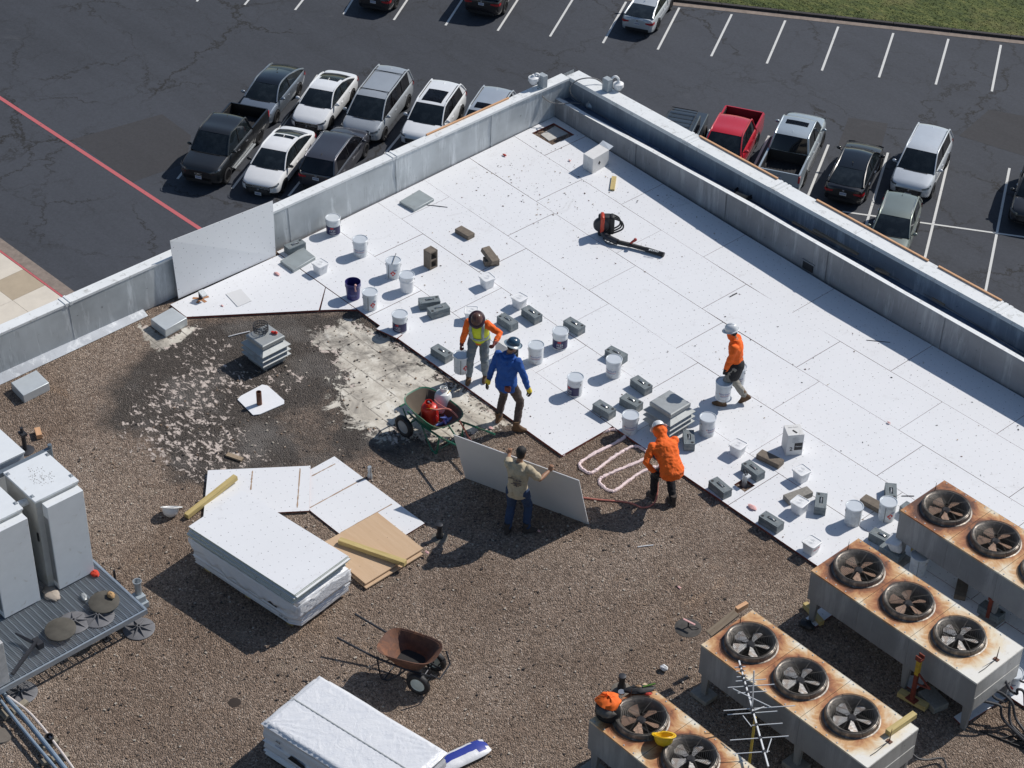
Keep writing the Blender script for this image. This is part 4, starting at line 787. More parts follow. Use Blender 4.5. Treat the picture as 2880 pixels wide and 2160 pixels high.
tag(mb.build('wire_guard', DARK), 'round dark wire guard resting on the left vent cap', 'wire guard')
tc_ = T('D', 1778, 500, .53); mb = MB(); mb.box((-.06, -.02, 0), (.06, .02, .03)); mb.ball((.03, 0, .03), .025); tag(mb.build('orange_tool', REDT, loc=tc_, rz=.5), 'small red orange tool lying on the left vent cap', 'tool')
# white pad with open pipe
pc = [T('D', a, b, RG) for a, b in ((1540, 935), (1560, 912), (1700, 838), (1735, 845), (1842, 940), (1842, 962), (1685, 1030), (1640, 1035))]
r = empty('pipe_flashing', (0, 0, 0), 0, 'bright white square membrane pad around an open brown pipe', 'pipe flashing'); mb = MB(); mb.prism([(p.x, p.y) for p in pc], RG + .006, RG + .02); mb.build('membrane_pad', mat('white_membrane', (.80, .81, .83), .4, var=.04), r, ang=0)
bp = T('D', 1682, 965, RG); mb = MB(); M = Matrix.Translation(bp); mb.lathe([(.05, .02), (.05, .30), (.042, .30), (.042, .05), (.002, .05)], 16, 0, M, caps=False); mb.build('pipe', RUSTY, r)
def ventpipe(p, r_, h, label, m=DARK, cap=True, z=RG, collar=True):
    r = empty('vent_pipe', (p.x, p.y, z), 0, label, 'vent pipe'); mb = MB(); mb.lathe([(r_ * 1.3, 0), (r_ * 1.35, h * .3), (r_ * 1.15, h * .36), (r_ * .95, h * .5), (r_, h * .8), (r_, h)], 14); mb.build('pipe', m, r)
    if cap: mb = MB(); mb.lathe([(r_ * 1.2, h * .86), (r_ * 1.22, h * 1.0), (r_ * .9, h * 1.02), (.002, h * 1.02)], 16); mb.build('cap', DARK, r)
    if collar: mb = MB(); mb.lathe([(r_ * 3.2, .001), (r_ * 2.6, .012), (.01, .02)], 22); mb.build('mortar_collar', mat('mortar', (.17, .15, .125), .9, var=.3, sc_=12, bmp=.4), r)
ventpipe(T('H', 637, 168, RG), .045, .30, 'black capped vent pipe right of the fibre boards', BLACK); ventpipe(T('H', 1815, 1150, RG), .05, .30, 'black capped vent pipe behind the nearest fan unit', BLACK)
ventpipe(T('E', 185, 1440, RG), .035, .26, 'slim grey pipe with a bent cap left of the green wheelbarrow', GALV, False, collar=False)
p = T('F', 398, 1488, RG); r = empty('vent_pipe', (p.x, p.y, RG), 0, 'grey pipe with a loop hook rising through a hole in the boards', 'vent pipe'); mb = MB(); mb.cyl((0, 0, 0), (0, 0, .24), .045, n=14); mb.build('pipe', GALV, r)
mb = MB(); mb.tube([(.0 + .035 * math.cos(a * .45), .03 * math.sin(a * .45), .25 + .07 * (1 - math.cos(a * .45)) * .8) for a in range(15)], .01, 6); mb.build('hook', DARK, r); mb = MB(); mb.box((.01, -.04, .23), (.09, .05, .26)); mb.build('cap', TIN, r)
p = T('D', 1303, 290, RG); r = empty('vent_pipe', (p.x, p.y, RG), 0, 'dark bent pipe with hood poking through the boards under the leaning board', 'vent pipe'); mb = MB(); mb.cyl((0, 0, 0), (0, 0, .2), .04, n=12); mb.build('pipe', DARK, r); mb = MB(); mb.box((-.09, -.05, .2), (.06, .06, .24), 0, Matrix.Rotation(.4, 4, 'Y')); mb.build('hood', GALV, r)
mb = MB()
for a in range(5): mb.box((-.09, -.03, .051), (.09, .03, .056), 0, Matrix.Rotation(a * 1.3, 4, 'Z') @ Matrix.Translation((.07, 0, 0)))
mb.build('torn_edge', mat('kraft', (.4, .2, .1), .9), r)
# pipe with round mouth on a box at the grating corner
p = T('G', 905, 590, 0.0); p.z = RG; r = empty('pipe_stand', (p.x, p.y, RG), 0, 'short grey tube with open mouth on a square box at the platform corner', 'pipe stand'); mb = MB(); mb.box((-.13, -.1, 0), (.13, .1, .12)); mb.box((-.09, -.08, .12), (.09, .08, .24)); mb.build('box', mat('blue_grey_box', (.33, .38, .42), .5), r, bev=.01)
mb = MB(); mb.lathe([(.06, .24), (.055, .42), (.075, .50), (.06, .50), (.045, .40), (.002, .35)], 16, 0, Matrix.Translation((-.03, .02, 0)), caps=False); mb.build('tube', GALV, r)
# ---------------------------------------------------------------- fan units
def rust_mat(name, centres, amt):
    m, nt, bs, tc = newmat(name); co = tc.outputs['Object']; d = None
    for cx, cy in centres:
        v = nt.nodes.new('ShaderNodeVectorMath'); v.operation = 'DISTANCE'; mp = nt.nodes.new('ShaderNodeMapping'); mp.inputs['Scale'].default_value = (1, 1, 0); nt.links.new(co, mp.inputs[0]); nt.links.new(mp.outputs[0], v.inputs[0]); v.inputs[1].default_value = (cx, cy, 0)
        d = v.outputs['Value'] if d is None else math_(nt, 'MINIMUM', d, v.outputs['Value'])
    n = noise(nt, co, 2.8, 8, 0.68, 1.1)
    sx = nt.nodes.new('ShaderNodeSeparateXYZ'); nt.links.new(co, sx.inputs[0])
    grad = math_(nt, 'MULTIPLY', math_(nt, 'SUBTRACT', 1.6, sx.outputs[0]), amt)
    f = math_(nt, 'ADD', math_(nt, 'SUBTRACT', math_(nt, 'MULTIPLY', n, 0.72), d), grad)
    c = ramp(nt, f, (-0.36 + .5 - .5 if False else 0.0, 1.0), None)
    f2 = math_(nt, 'ADD', f, 0.535)
    c = ramp(nt, f2, (0.06, 0.20, 0.34, 0.46, 0.58), ((0.76, 0.74, 0.68), (0.74, 0.64, 0.47), (0.60, 0.35, 0.16), (0.36, 0.14, 0.055), (0.10, 0.04, 0.024)))
    c = mix(nt, math_(nt, 'MULTIPLY', ramp(nt, noise(nt, co, 9, 6, 0.75), (0.58, 0.72)), 0.35), c, (0.22, 0.12, 0.06))
    nt.links.new(c, bs.inputs['Base Color']); bs.inputs['Roughness'].default_value = 0.55; return m
UCEN = [(.49, .57), (1.49, .57), (2.49, .57)]
UW, UD = 3.27, 1.14
UTOP = {a: rust_mat('rusted_cream_top_%s' % n, UCEN, a) for a, n in ((0.13, 'heavy'), (0.085, 'medium'), (0.03, 'light'))}
USIDE = metalwall('unit_side', (.33, .335, .335), (.42, .42, .42), .15, .5); UEND = metalwall('unit_end', (.46, .46, .44), (.5, .5, .48), .2, .5)
USEAM = mat('seam_rust', (.3, .2, .13), .8)
def ring_mesh():
    mb = MB(); mb.lathe([(.33, -.12), (.335, .0), (.36, .06), (.385, .085), (.41, .095), (.435, .085), (.45, .05), (.452, .012), (.475, .006), (.475, 0)], 48, 0, caps=False); return mb.mesh('fan_shroud', [mat('shroud_steel', (.135, .125, .115), .45, .45, var=.45, sc_=5, dirt=(.42, .36, .30), dirt_amt=.35, dsc=6)])
def grille_mesh():
    mb = MB()
    for k in range(13):
        rr = .05 + k * .03; n = 40; mb.tube([(rr * math.cos(2 * math.pi * j / n), rr * math.sin(2 * math.pi * j / n), .10 + .018 * math.cos(rr * 3.6)) for j in range(n + 1)], .0034, 3)
    for k in range(8):
        a = k * math.pi / 4 + .3; mb.tube([(.02 * math.cos(a), .02 * math.sin(a), .118), (.25 * math.cos(a), .25 * math.sin(a), .112), (.43 * math.cos(a), .43 * math.sin(a), .10), (.465 * math.cos(a), .465 * math.sin(a), .02)], .0035, 4)
    mb.tube([(.43 * math.cos(2 * math.pi * j / 48), .43 * math.sin(2 * math.pi * j / 48), .10) for j in range(49)], .005, 4); return mb.mesh('grille', [mat('grille_wire', (.06, .055, .05), .5, .4)])
def blade_mesh():
    mb = MB(); P = [(.05, -.02), (.11, -.035), (.25, -.085), (.285, -.045), (.29, .04), (.255, .07), (.11, .03), (.05, .015)]
    mb.add([Vector((x, y, .03 - y * .45)) for x, y in P] + [Vector((x, y, .022 - y * .45)) for x, y in P], [tuple(range(8)), tuple(range(15, 7, -1))] + [(i, 8 + i, 8 + (i + 1) % 8, (i + 1) % 8) for i in range(8)]); return mb
RINGM, GRM = ring_mesh(), grille_mesh(); BLM = blade_mesh(); BL1 = BLM.mesh('blade', [mat('blade_metal', (.58, .57, .55), .4, .3, var=.3, dirt=(.4, .28, .2), dirt_amt=.3, dsc=7)], 0); BL2 = BLM.mesh('blade', [mat('blade_rust', (.33, .21, .145), .6, .1, var=.25, sc_=9)], 0)
mb = MB(); mb.lathe([(.075, .0), (.075, .05), (.05, .07), (.002, .07)], 16); HUBM = mb.mesh('fan_hub', [DARK])
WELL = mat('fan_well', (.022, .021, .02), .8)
def unit(x, y, amt, label, ang0, lx=UW, pads=True, rust=(0, 0)):
    r = empty('fan_unit', (x, y, RG), 0, label, 'condenser unit', 'rusted rooftop fan units'); zb, zt = .50, 1.10
    mb = MB(); n = 40
    # top sheet with round wells
    cells = [0, .99, 1.99, lx]
    for i in range(3):
        x0, x1 = cells[i] + .003, cells[i + 1] - .003; cx, cy = UCEN[i]
        sq = []; ci = []
        for j in range(n):
            a = 2 * math.pi * j / n; c, s = math.cos(a), math.sin(a); t_ = min((x1 - cx) / c if c > 1e-9 else 1e9, (x0 - cx) / c if c < -1e-9 else 1e9, (UD - cy) / s if s > 1e-9 else 1e9, (0 - cy) / s if s < -1e-9 else 1e9)
            sq.append((cx + c * t_, cy + s * t_, zt)); ci.append((cx + .305 * c, cy + .305 * s, zt))
        corners = [(x0, 0), (x1, 0), (x1, UD), (x0, UD)]
        for px_, py_ in corners:
            k = min(range(n), key=lambda j: (sq[j][0] - px_) ** 2 + (sq[j][1] - py_) ** 2); sq[k] = (px_, py_, zt)
        mb.rings([sq, ci][::-1], 0, True, False)
    mb.build('top_panel', [UTOP[amt]], r, ang=0)
    mb = MB()
    for x0, x1 in ((0, .99), (.99, 1.99), (1.99, lx)):
        mb.box((x0 + .002, 0, zb), (x1 - .002, .006, zt - .004), 0); mb.box((x0 + .002, UD - .006, zb), (x1 - .002, UD, zt - .004), 0)
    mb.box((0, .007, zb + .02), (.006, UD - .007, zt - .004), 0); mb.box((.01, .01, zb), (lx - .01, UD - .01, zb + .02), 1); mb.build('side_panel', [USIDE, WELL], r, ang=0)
    mb = MB(); mb.box((lx - .006, .007, zb), (lx, UD - .007, zt - .004)); mb.box((lx, .02, zb), (lx + .008, UD - .02, zb + .26)); mb.build('end_panel', [UEND], r, ang=0)
    mb = MB(); mb.box((-.004, -.004, zt - .028), (lx + .004, 0.0, zt + .002)); mb.box((lx, -.004, zt - .028), (lx + .004, UD + .004, zt + .002)); mb.box((-.004, UD, zt - .028), (lx + .004, UD + .004, zt + .002)); mb.build('edge_trim', [UTOP[amt]], r, ang=0)
    mb = MB()
    for i in range(3):
        for j in range(5):
            for yy in (.035, UD - .035): mb.lathe([(.012, zt), (.012, zt + .008), (.001, zt + .01)], 7, 0, Matrix.Translation((cells[i] + .08 + j * .2, yy, 0)))
    mb.build('screw_heads', GALV, r)
    for i in range(3):
        cx, cy = UCEN[i]; f = inst('fan', HUBM, r, (cx, cy, zt - .05)); inst('shroud', RINGM, r, (cx, cy, zt), scale=(.9, .9, .95)); inst('grille', GRM, r, (cx, cy, zt + .004), scale=(.9, .9, .95))
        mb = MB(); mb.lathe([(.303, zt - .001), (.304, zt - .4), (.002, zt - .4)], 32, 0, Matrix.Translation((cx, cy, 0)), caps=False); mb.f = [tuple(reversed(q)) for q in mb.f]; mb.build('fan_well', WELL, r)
        for k in range(5):
            b = inst('blade', BL2 if i < rust[0] else BL1, f, (0, 0, 0.02), (0, 0, ang0[i] + k * 2 * math.pi / 5))
        mb = MB(); mb.box((-.32, -.015, -.10), (.32, .015, -.07)); o = mb.build('motor_bar', DARK, f)
    for sx_ in ((.05, .16), (1.95, 2.06), (lx - .16, lx - .05)):
        for yy in (.04, UD - .10):
            mb = MB(); x0, x1 = sx_; cx = (x0 + x1) / 2; mb.add([(x0 - .02, yy, zb), (x1 + .02, yy, zb), (x1 + .02, yy + .06, zb), (x0 - .02, yy + .06, zb), (cx - .04, yy, .0), (cx + .04, yy, .0), (cx + .04, yy + .06, .0), (cx - .04, yy + .06, 0)], [(3, 2, 1, 0), (4, 5, 6, 7), (0, 1, 5, 4), (1, 2, 6, 5), (2, 3, 7, 6), (3, 0, 4, 7)]); mb.build('leg', USIDE, r, ang=0)
    if pads:
        for xx in (.10, 2.0, lx - .1):
            for yy in (.07, UD - .07): mb = MB(); mb.box((xx - .17, yy - .14, .002), (xx + .17, yy + .14, .085)); mb.build('foot_pad', CONC, r, bev=.01)
    for xx, yy, hh in ((.12, UD - .42, .27), (lx - .12, .62, .28)):
        mb = MB(); mb.cyl((xx, yy, zt), (xx + .01, yy, zt + hh), .011, .003, 6); mb.box((xx - .045, yy - .03, zt), (xx + .045, yy + .03, zt + .012)); mb.build('air_terminal', RUSTY, r)
        mb = MB(); mb.tube([(xx, yy, zt + .012), (xx + .01, yy - .3, zt + .01), (xx, yy - .42, zt + .008)], .006, 4); mb.build('ground_wire', DARK, r)
    return r
YU = [-5.56, -7.76, -10.27, -12.62]
unit(14.20, YU[1], .085, 'middle rusty fan unit with three fans, second from the rear', (.35, 1.1, .55), rust=(2, 0), pads=False)
unit(14.20, YU[0], .13, 'rearmost fan unit, heavily rusted, cut by the right picture edge', (.35, .2, .9), rust=(3, 0))
unit(14.20, YU[2], .03, 'rusty fan unit with the antenna in front and a timber on its end', (.62, .62, .5), rust=(0, 0))
unit(14.20, YU[3], .03, 'nearest fan unit carrying an orange bag and a yellow hard hat', (.35, .62, .5), rust=(1, 0), pads=True)
# lumber on and under units
def beam(a, b, wd, h, m, label, name='timber', cat='timber', up=None):
    o = batten(a, b, wd, h, m, name, label, cat); return o
zu = RG + 1.10
beam(T('I', 1325, 1445, zu + .01), T('I', 1500, 1325, zu + .01), .09, .09, LUMO if False else LUMY, 'short pale timber lying on the end of the antenna side fan unit')
beam(T('I', 790, 610, RG + .01), T('I', 900, 735, RG + .01), .09, .09, LUMY, 'short yellow timber under the left leg of the middle fan unit')
beam(T('I', 1400, 1180, RG + .04), T('I', 1580, 1280, RG + .04), .13, .09, LUMY, 'yellow timber block under the red and yellow stand')
beam(T('I', 345, 650, zu - .12), T('I', 415, 610, zu - .12), .07, .09, LUMO, 'raw timber end sticking up behind the antenna side fan unit')
beam(T('I', 172, 795, .82), T('I', 350, 655, 1.02), .14, .03, LUMB, 'long grey brace board leaning behind the antenna side fan unit')
beam(T('I', 1490, 265, .02), T('I', 1600, 195, .02), .10, .10, LUMY, 'weathered timber under the leg of the rear fan unit')
# leg blocks of the right unit edge
# jack stand
jb = T('I', 1485, 1215, RG + .13); r = empty('jack_stand', (jb.x, jb.y, jb.z), 0, 'rusty red and yellow adjustable stand on a yellow timber block', 'jack stand'); JR = mat('rusty_red', (.22, .05, .03), .75, .2, var=.35); JY = mat('worn_yellow', (.55, .36, .03), .6, var=.2, dirt=(.25, .08, .04), dirt_amt=.4)
mb = MB(); mb.box((-.09, -.06, 0), (.09, .06, .015)); mb.box((-.03, -.025, .015), (.03, .025, .55)); mb.build('post', JR, r); mb = MB(); mb.box((-.034, -.03, .55), (.034, .03, .86)); mb.build('sleeve', JY, r)
mb = MB(); mb.box((-.05, -.05, .86), (.05, .05, .90)); mb.box((-.05, -.05, .9), (.05, -.035, .95)); mb.box((-.05, .035, .9), (.05, .05, .95)); mb.build('cradle', JR, r); mb = MB(); mb.tube([(0, 0, .60), (.26, .02, .42), (0, 0, .36)], .02, 5); mb.build('bracket', JR, r)
p = T('I', 1975, 690, .0); mb = MB(); mb.box((-.03, -.03, 0), (.03, .03, .42)); mb.box((-.05, -.04, .42), (.05, .04, .47)); tag(mb.build('jack_stand', JR, loc=(p.x, p.y, 0), rz=.3), 'slim rusty orange stand in the shade behind the middle fan unit', 'jack stand')
# refrigerant lines
PIPE = mat('pipe_insulation', (.045, .045, .05), .6, var=.3)
pipes = [[('I', 2090, 1090, .55), ('I', 2120, 1150, .45), ('I', 2165, 1180, .40), ('I', 2170, 1150, .48), ('I', 2212, 1170, .45), ('I', 2225, 1300, .15), ('I', 2300, 1480, .1)],
         [('I', 1940, 1215, .45), ('I', 2030, 1160, .45), ('I', 2130, 1230, .4), ('I', 2160, 1340, .1), ('I', 2260, 1480, .05)], [('I', 1945, 1225, .42), ('I', 2010, 1240, .4), ('I', 2060, 1260, .36), ('I', 2070, 1330, .15), ('I', 2150, 1420, .05), ('I', 2300, 1560, .05)],
         [('I', 2050, 1110, .5), ('I', 2010, 1190, .42), ('I', 2090, 1230, .38), ('I', 2120, 1200, .42), ('I', 2130, 1380, .08), ('I', 2300, 1520, .05)]]
for i, pp in enumerate(pipes): cable([T(*q) for q in pp], .022, PIPE, ('uppermost black bent line at the end of the middle fan unit', 'black bent line leaving the end panel lowest left', 'short hooked black line nearest the white pad', 'inner black bent line between the other three')[i], 'refrigerant_pipe', 'pipe', None, 5, 8)
cable([T('I', 1490, 1570, .15), T('I', 1530, 1600, .1), T('I', 1590, 1605, .05), T('I', 1680, 1595, .03), T('I', 1705, 1640, .02), T('I', 1720, 1700, .02)], .018, PIPE, 'black line curving over the gravel by the antenna side fan unit', 'refrigerant_pipe', 'pipe')
mb = MB()
for i in range(5): p = T('I', 1930 + i * 60, 1420 + i * 25, RG + .01); mb.tube([p, p + Vector((.3, .1, .02)), p + Vector((.5, .5, .01))], .012, 4)
tag(mb.build('cable', BLACK), 'tangle of dark cables on the gravel below the bent lines', 'cable')
cable([T('I', 2160, 1040, .3), T('I', 2190, 1095, .3), T('I', 2260, 1110, .3)], .016, PIPE, 'thick dark loop of hose at the right picture edge', 'hose', 'hose')
# things on the nearest unit
p = T('H', 1725, 1325, zu); r = empty('tool_bag', (p.x, p.y, zu), .4, 'black bag stuffed with a bright orange cloth on the nearest fan unit', 'bag'); mb = MB(); mb.rings([[(x * q, y * q * .8, h) for x, y in [(math.cos(a * .524), math.sin(a * .524)) for a in range(12)]] for q, h in ((.17, 0), (.2, .1), (.19, .2), (.17, .25))]); mb.build('bag', mat('black_cloth', (.012, .012, .014), .9, bmp=.5, bsc=20), r)
def crumple(c, s, m, name, parent=None, seed=1, n=16, k=9):
    rg = random.Random(seed); rs = []
    for i in range(k + 1):
        a = -math.pi / 2 + math.pi * i / k; rs.append([Vector((c[0] + s[0] * math.cos(a) * math.cos(2 * math.pi * j / n) * rg.uniform(.72, 1.15), c[1] + s[1] * math.cos(a) * math.sin(2 * math.pi * j / n) * rg.uniform(.72, 1.15), c[2] + s[2] * math.sin(a) * rg.uniform(.75, 1.15))) for j in range(n)])
    mb = MB(); mb.rings(rs); return mb.build(name, m, parent, ang=0.9)
crumple((-.02, .04, .27), (.2, .18, .11), ORNG, 'cloth', r, 3, 22, 10); crumple((0, -.1, .2), (.16, .1, .08), mat('grey_cloth', (.12, .11, .10), .9), 'rag', r, 5)
p = T('H', 1930, 1165, zu); r = empty('tool_belt', (p.x, p.y, zu), math.atan2(.75, .55), 'black tool belt with small tools on the corner of the nearest fan unit', 'tool belt')
crumple((0, 0, .05), (.24, .09, .05), BLACK, 'belt', r, 8); crumple((-.02, .02, .09), (.05, .03, .03), mat('tan_leather', (.4, .25, .14), .8), 'pouch', r, 9); mb = MB(); mb.cyl((.05, 0, .1), (.24, .03, .12), .014); mb.build('tool_handle', mat('green_grip', (.1, .22, .03), .5), r); mb = MB(); mb.lathe([(.05, 0), (.05, .03), (.002, .03)], 14, 0, Matrix.Translation((-.27, -.02, .02))); mb.build('tape_measure', STEEL, r); crumple((.12, -.09, .04), (.06, .03, .02), REDRAG, 'rag', r, 11)
def hardhat_geo(col_m, name='hard_hat', parent=None):
    mb = MB(); pr_ = [(.125, .0), (.126, .02), (.122, .06), (.108, .10), (.08, .13), (.04, .145), (.002, .148)]
    rs = [[Vector((q * math.cos(2 * math.pi * j / 24) * 1.12, q * math.sin(2 * math.pi * j / 24), z)) for j in range(24)] for q, z in pr_]; mb.rings(rs, 0, True, False)
    rs = [[Vector(((.126 + e * (1.0 + .9 * max(0, math.cos(2 * math.pi * j / 24)))) * math.cos(2 * math.pi * j / 24) * 1.12, (.126 + e) * math.sin(2 * math.pi * j / 24), .01 - e * .3)) for j in range(24)] for e in (0, .03)]; mb.rings(rs, 0, True, False)
    mb.tube([(x, 0, .149 - 2.9 * x * x - (8 * abs(x) ** 3)) for x in [-.11 + .022 * k for k in range(11)]], .012, 6); mb.tube([(x, .045, .135 - 3.2 * x * x) for x in [-.09 + .018 * k for k in range(11)]], .006, 5); mb.tube([(x, -.045, .135 - 3.2 * x * x) for x in [-.09 + .018 * k for k in range(11)]], .006, 5)
    o = mb.build(name, col_m, parent); so = o.modifiers.new('thickness', 'SOLIDIFY'); so.thickness = .004; so.offset = -1; return o
p = T('H', 2085, 1490, zu); o = tag(hardhat_geo(YEL), 'yellow hard hat lying upside down on the nearest fan unit', 'hard hat'); o.location = (p.x, p.y, zu + .16); o.rotation_euler = (R(180), 0, R(20)); o.rotation_euler = (Matrix.Rotation(R(32), 3, Vector((RT.x, RT.y, 0)).normalized() * -1) @ Matrix.Rotation(R(180), 3, 'X') @ Matrix.Rotation(R(20), 3, 'Z')).to_euler(); o.scale = (1.1, 1.1, 1.15)
p = T('G', 1105, 22, RG); o = tag(hardhat_geo(mat('white_hat', (.75, .75, .74), .35)), 'white hard hat lying tipped over on the gravel', 'hard hat'); o.location = (p.x - .02, p.y + .03, RG + .16); o.rotation_euler = (Matrix.Rotation(R(34), 3, Vector((RT.x, RT.y, 0)).normalized() * -1) @ Matrix.Rotation(R(180), 3, 'X') @ Matrix.Rotation(R(-60), 3, 'Z')).to_euler(); o.scale = (1.0, 1.0, 1.1)
# ---------------------------------------------------------------- antenna
AL = mat('aluminium', (.62, .64, .66), .55, .1, var=.08); az = 1.35
b0, b1 = T('I', 365, 965, az), T('I', 555, 1650, az); bd = (b1 - b0).normalized(); bn = Vector((-bd.y, bd.x, 0))
if bn.dot(RT) < 0: bn = -bn
mp0 = T('I', 470, 1330, az); r = empty('tv_antenna', (mp0.x, mp0.y, RG), 0, 'silver spiky television antenna on a yellow mast between the two nearest fan units', 'antenna'); off = Vector((mp0.x, mp0.y, RG))
mb = MB(); q = [b0 - off, b1 - off]; mb.tube(q, .016, 4); mb.build('boom', AL, r)
mb = MB(); mb.cyl((0, 0, 0), (0, 0, az - RG), .02, n=8); mb.build('mast', mat('yellow_mast', (.55, .4, .06), .6, dirt=(.3, .2, .1)), r)
EL = [(.06, 340, 405), (.10, 350, 405), (.155, 355, 420), (.195, 350, 530), (.25, 305, 580), (.31, 365, 535), (.465, 287, 705), (.505, 310, 600), (.62, 455, 632), (.74, 332, 668), (.865, 350, 560)]
for f_, xl, xr_ in EL:
    c = b0 + (b1 - b0) * f_; xb = 365 + (555 - 365) * f_; sl_ = (xl - xb) / 2.304 / 172; sr_ = (xr_ - xb) / 2.304 / 172; mb = MB(); mb.cyl(c + bn * sl_ - off, c + bn * sr_ - off, .0075, n=6); mb.build('element', AL, r)
    mb = MB(); mb.box((-.02, -.02, -.015), (.02, .02, .02), 0, Matrix.Translation(c - off)); mb.build('clip', DARK, r)
fd = b0 + (b1 - b0) * .45; mb = MB(); mb.tube([fd - off, fd + Vector((0, 0, .12)) - off, fd + Vector((0, 0, .62)) - bd * .12 - off], .012, 4); mb.build('reflector_post', AL, r)
for a_, b_ in (((325, 1145), (575, 1265)), ((390, 1320), (445, 1390)), ((462, 1285), (528, 1262)), ((575, 1468), (545, 1560))): mb = MB(); mb.cyl(T('I', *a_, az + .05) - off, T('I', *b_, az + .02) - off, .008, n=6); mb.build('element', AL, r)
# ---------------------------------------------------------------- cabinets and platform
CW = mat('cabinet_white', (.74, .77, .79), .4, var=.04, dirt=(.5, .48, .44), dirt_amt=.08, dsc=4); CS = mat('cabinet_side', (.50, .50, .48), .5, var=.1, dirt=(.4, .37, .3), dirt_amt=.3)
PZ = RG + .40
def cabinet(x0, x1, y0, y1, label, door=True, zt=2.20):
    r = empty('equipment_cabinet', ((x0 + x1) / 2, (y0 + y1) / 2, PZ), 0, label, 'cabinet', 'white equipment cabinets'); hx, hy, h = (x1 - x0) / 2, (y1 - y0) / 2, zt - PZ
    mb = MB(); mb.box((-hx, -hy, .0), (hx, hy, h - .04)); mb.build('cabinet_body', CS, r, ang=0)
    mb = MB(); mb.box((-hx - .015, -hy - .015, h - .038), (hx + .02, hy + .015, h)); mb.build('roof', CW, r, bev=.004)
    mb = MB(); mb.box((-.26, -.19, h + .001), (.26, .19, h + .004)) if False else [mb.box((-.02 + random.uniform(-.22, .22) - .006, random.uniform(-.17, .17), h + .0005), (-.02 + random.uniform(-.22, .22), random.uniform(-.17, .17), h + .003)) for _ in range(0)]
    for _ in range(90):
        a, q_ = random.uniform(0, 6.28), random.random() ** .7; xx, yy = .27 * q_ * math.cos(a), .19 * q_ * math.sin(a); mb.box((xx - .005, yy - .004, h + .0005), (xx + .005, yy + .004, h + .004))
    mb.build('bird_droppings', mat('droppings', (.3, .29, .27), .9), r, ang=0)
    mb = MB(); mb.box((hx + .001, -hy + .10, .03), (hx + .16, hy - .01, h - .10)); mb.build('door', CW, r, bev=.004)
    mb = MB(); mb.box((-hx + .12 + .5, -hy - .0, .1), (-hx + .15, -hy - .004, h - .15)) if False else mb.box((hx - .10, -hy - .003, .04), (hx - .005, -hy - .001, h - .05)); mb.build('side_frame', CS, r, ang=0)
    mb = MB(); n = 34
    for k in range(n): mb.box((hx + .015, -hy + .10 - .006, .16 + k * (h - .5) / n), (hx + .135, -hy + .0995, .16 + (k + .55) * (h - .5) / n))
    mb.build('vent_slats', [mat('slat_grey', (.22, .22, .22), .6)], r, ang=0)
    mb = MB(); mb.box((hx - .09, -hy - .022, h * .53), (hx - .05, -hy - .003, h * .62)); mb.build('handle', BLACK, r, bev=.004)
    for sx_, sy_ in ((-.38, hy - .02), (.3, hy - .02), (-.38, -hy + .02), (.33, -hy + .02)): mb = MB(); mb.box((sx_ - .035, sy_ - .02, h + .001), (sx_ + .035, sy_ + .03, h + .008)); mb.cyl((sx_, sy_, h + .008), (sx_, sy_, h + .02), .01, n=8); mb.build('lifting_lug', GALV, r)
    return r
cabinet(5.13, 6.03, -16.68, -15.92, 'white equipment cabinet on the grating, fully visible one')
cabinet(5.13, 6.03, -17.68, -16.92, 'white equipment cabinet cut by the left picture edge')
mb = MB(); mb.box((3.9, -16.9, PZ), (4.75, -16.12, 2.05)); mb.box((3.88, -16.92, 2.05), (4.77, -16.10, 2.09)); tag(mb.build('equipment_cabinet', CW, bev=.005), 'white cabinet corner showing behind the other cabinets at the left picture edge', 'cabinet', 'white equipment cabinets')
mb = MB(); mb.tube([(5.75, -16.95, 2.0), (5.75, -16.8, 2.02), (5.75, -16.62, 2.0)], .06, 10); tag(mb.build('duct_elbow', TIN), 'short white duct elbow joining the two cabinets near their tops', 'duct')
CHN = mat('strut_channel', (.20, .24, .28), .5, .5)
mb = MB(); mb.box((4.85, -17.9, 1.95), (4.93, -15.72, 2.03)); mb.cyl((4.89, -15.72, RG), (4.89, -15.72, 2.1), .035, n=8); mb.cyl((4.8, -16.9, RG), (4.8, -16.9, 2.0), .03, n=8); tag(mb.build('cable_rack', CHN), 'blue grey strut rack with post behind the cabinets', 'rack')
p = T('D', 165, 1260, RG); mb = MB(); mb.cyl((0, 0, 0), (0, 0, .35), .04, n=10); mb.box((-.09, -.05, .35), (.07, .05, .40)); mb.cyl((-.02, 0, .40), (-.02, 0, .5), .03, n=8); mb.lathe([(.16, .001), (.1, .02), (.01, .03)], 16); tag(mb.build('vent_pipe', DARK, loc=p), 'dark capped pipe behind the cabinet rack near the left edge', 'vent pipe')
pf = empty('steel_platform', (0, 0, PZ), 0, 'galvanised bar grating platform carrying the white cabinets', 'platform'); px0, px1, py0, py1 = 4.9, 7.42, -20.5, -15.80
GR = mat('grating_steel', (.40, .46, .52), .45, .6, var=.12); mb = MB(); x = px0
while x < px1: mb.box((x, py0, -.035), (x + .006, py1, 0)); x += .034
y = py0
while y < py1: mb.box((px0, y, -.012), (px1, y + .007, .001)); y += .102
tag(mb.build('bar_grating', GR, pf, ang=0), kind='stuff')
mb = MB()
for a, b in (((px1, py0, -.09), (px1 + .03, py1, .003)), ((px0, py1, -.09), (px1 + .03, py1 + .03, .003)), ((6.1, py0, -.14), (6.18, py1, -.05))): mb.box(a, b)
mb.build('frame', GR, pf, ang=0)
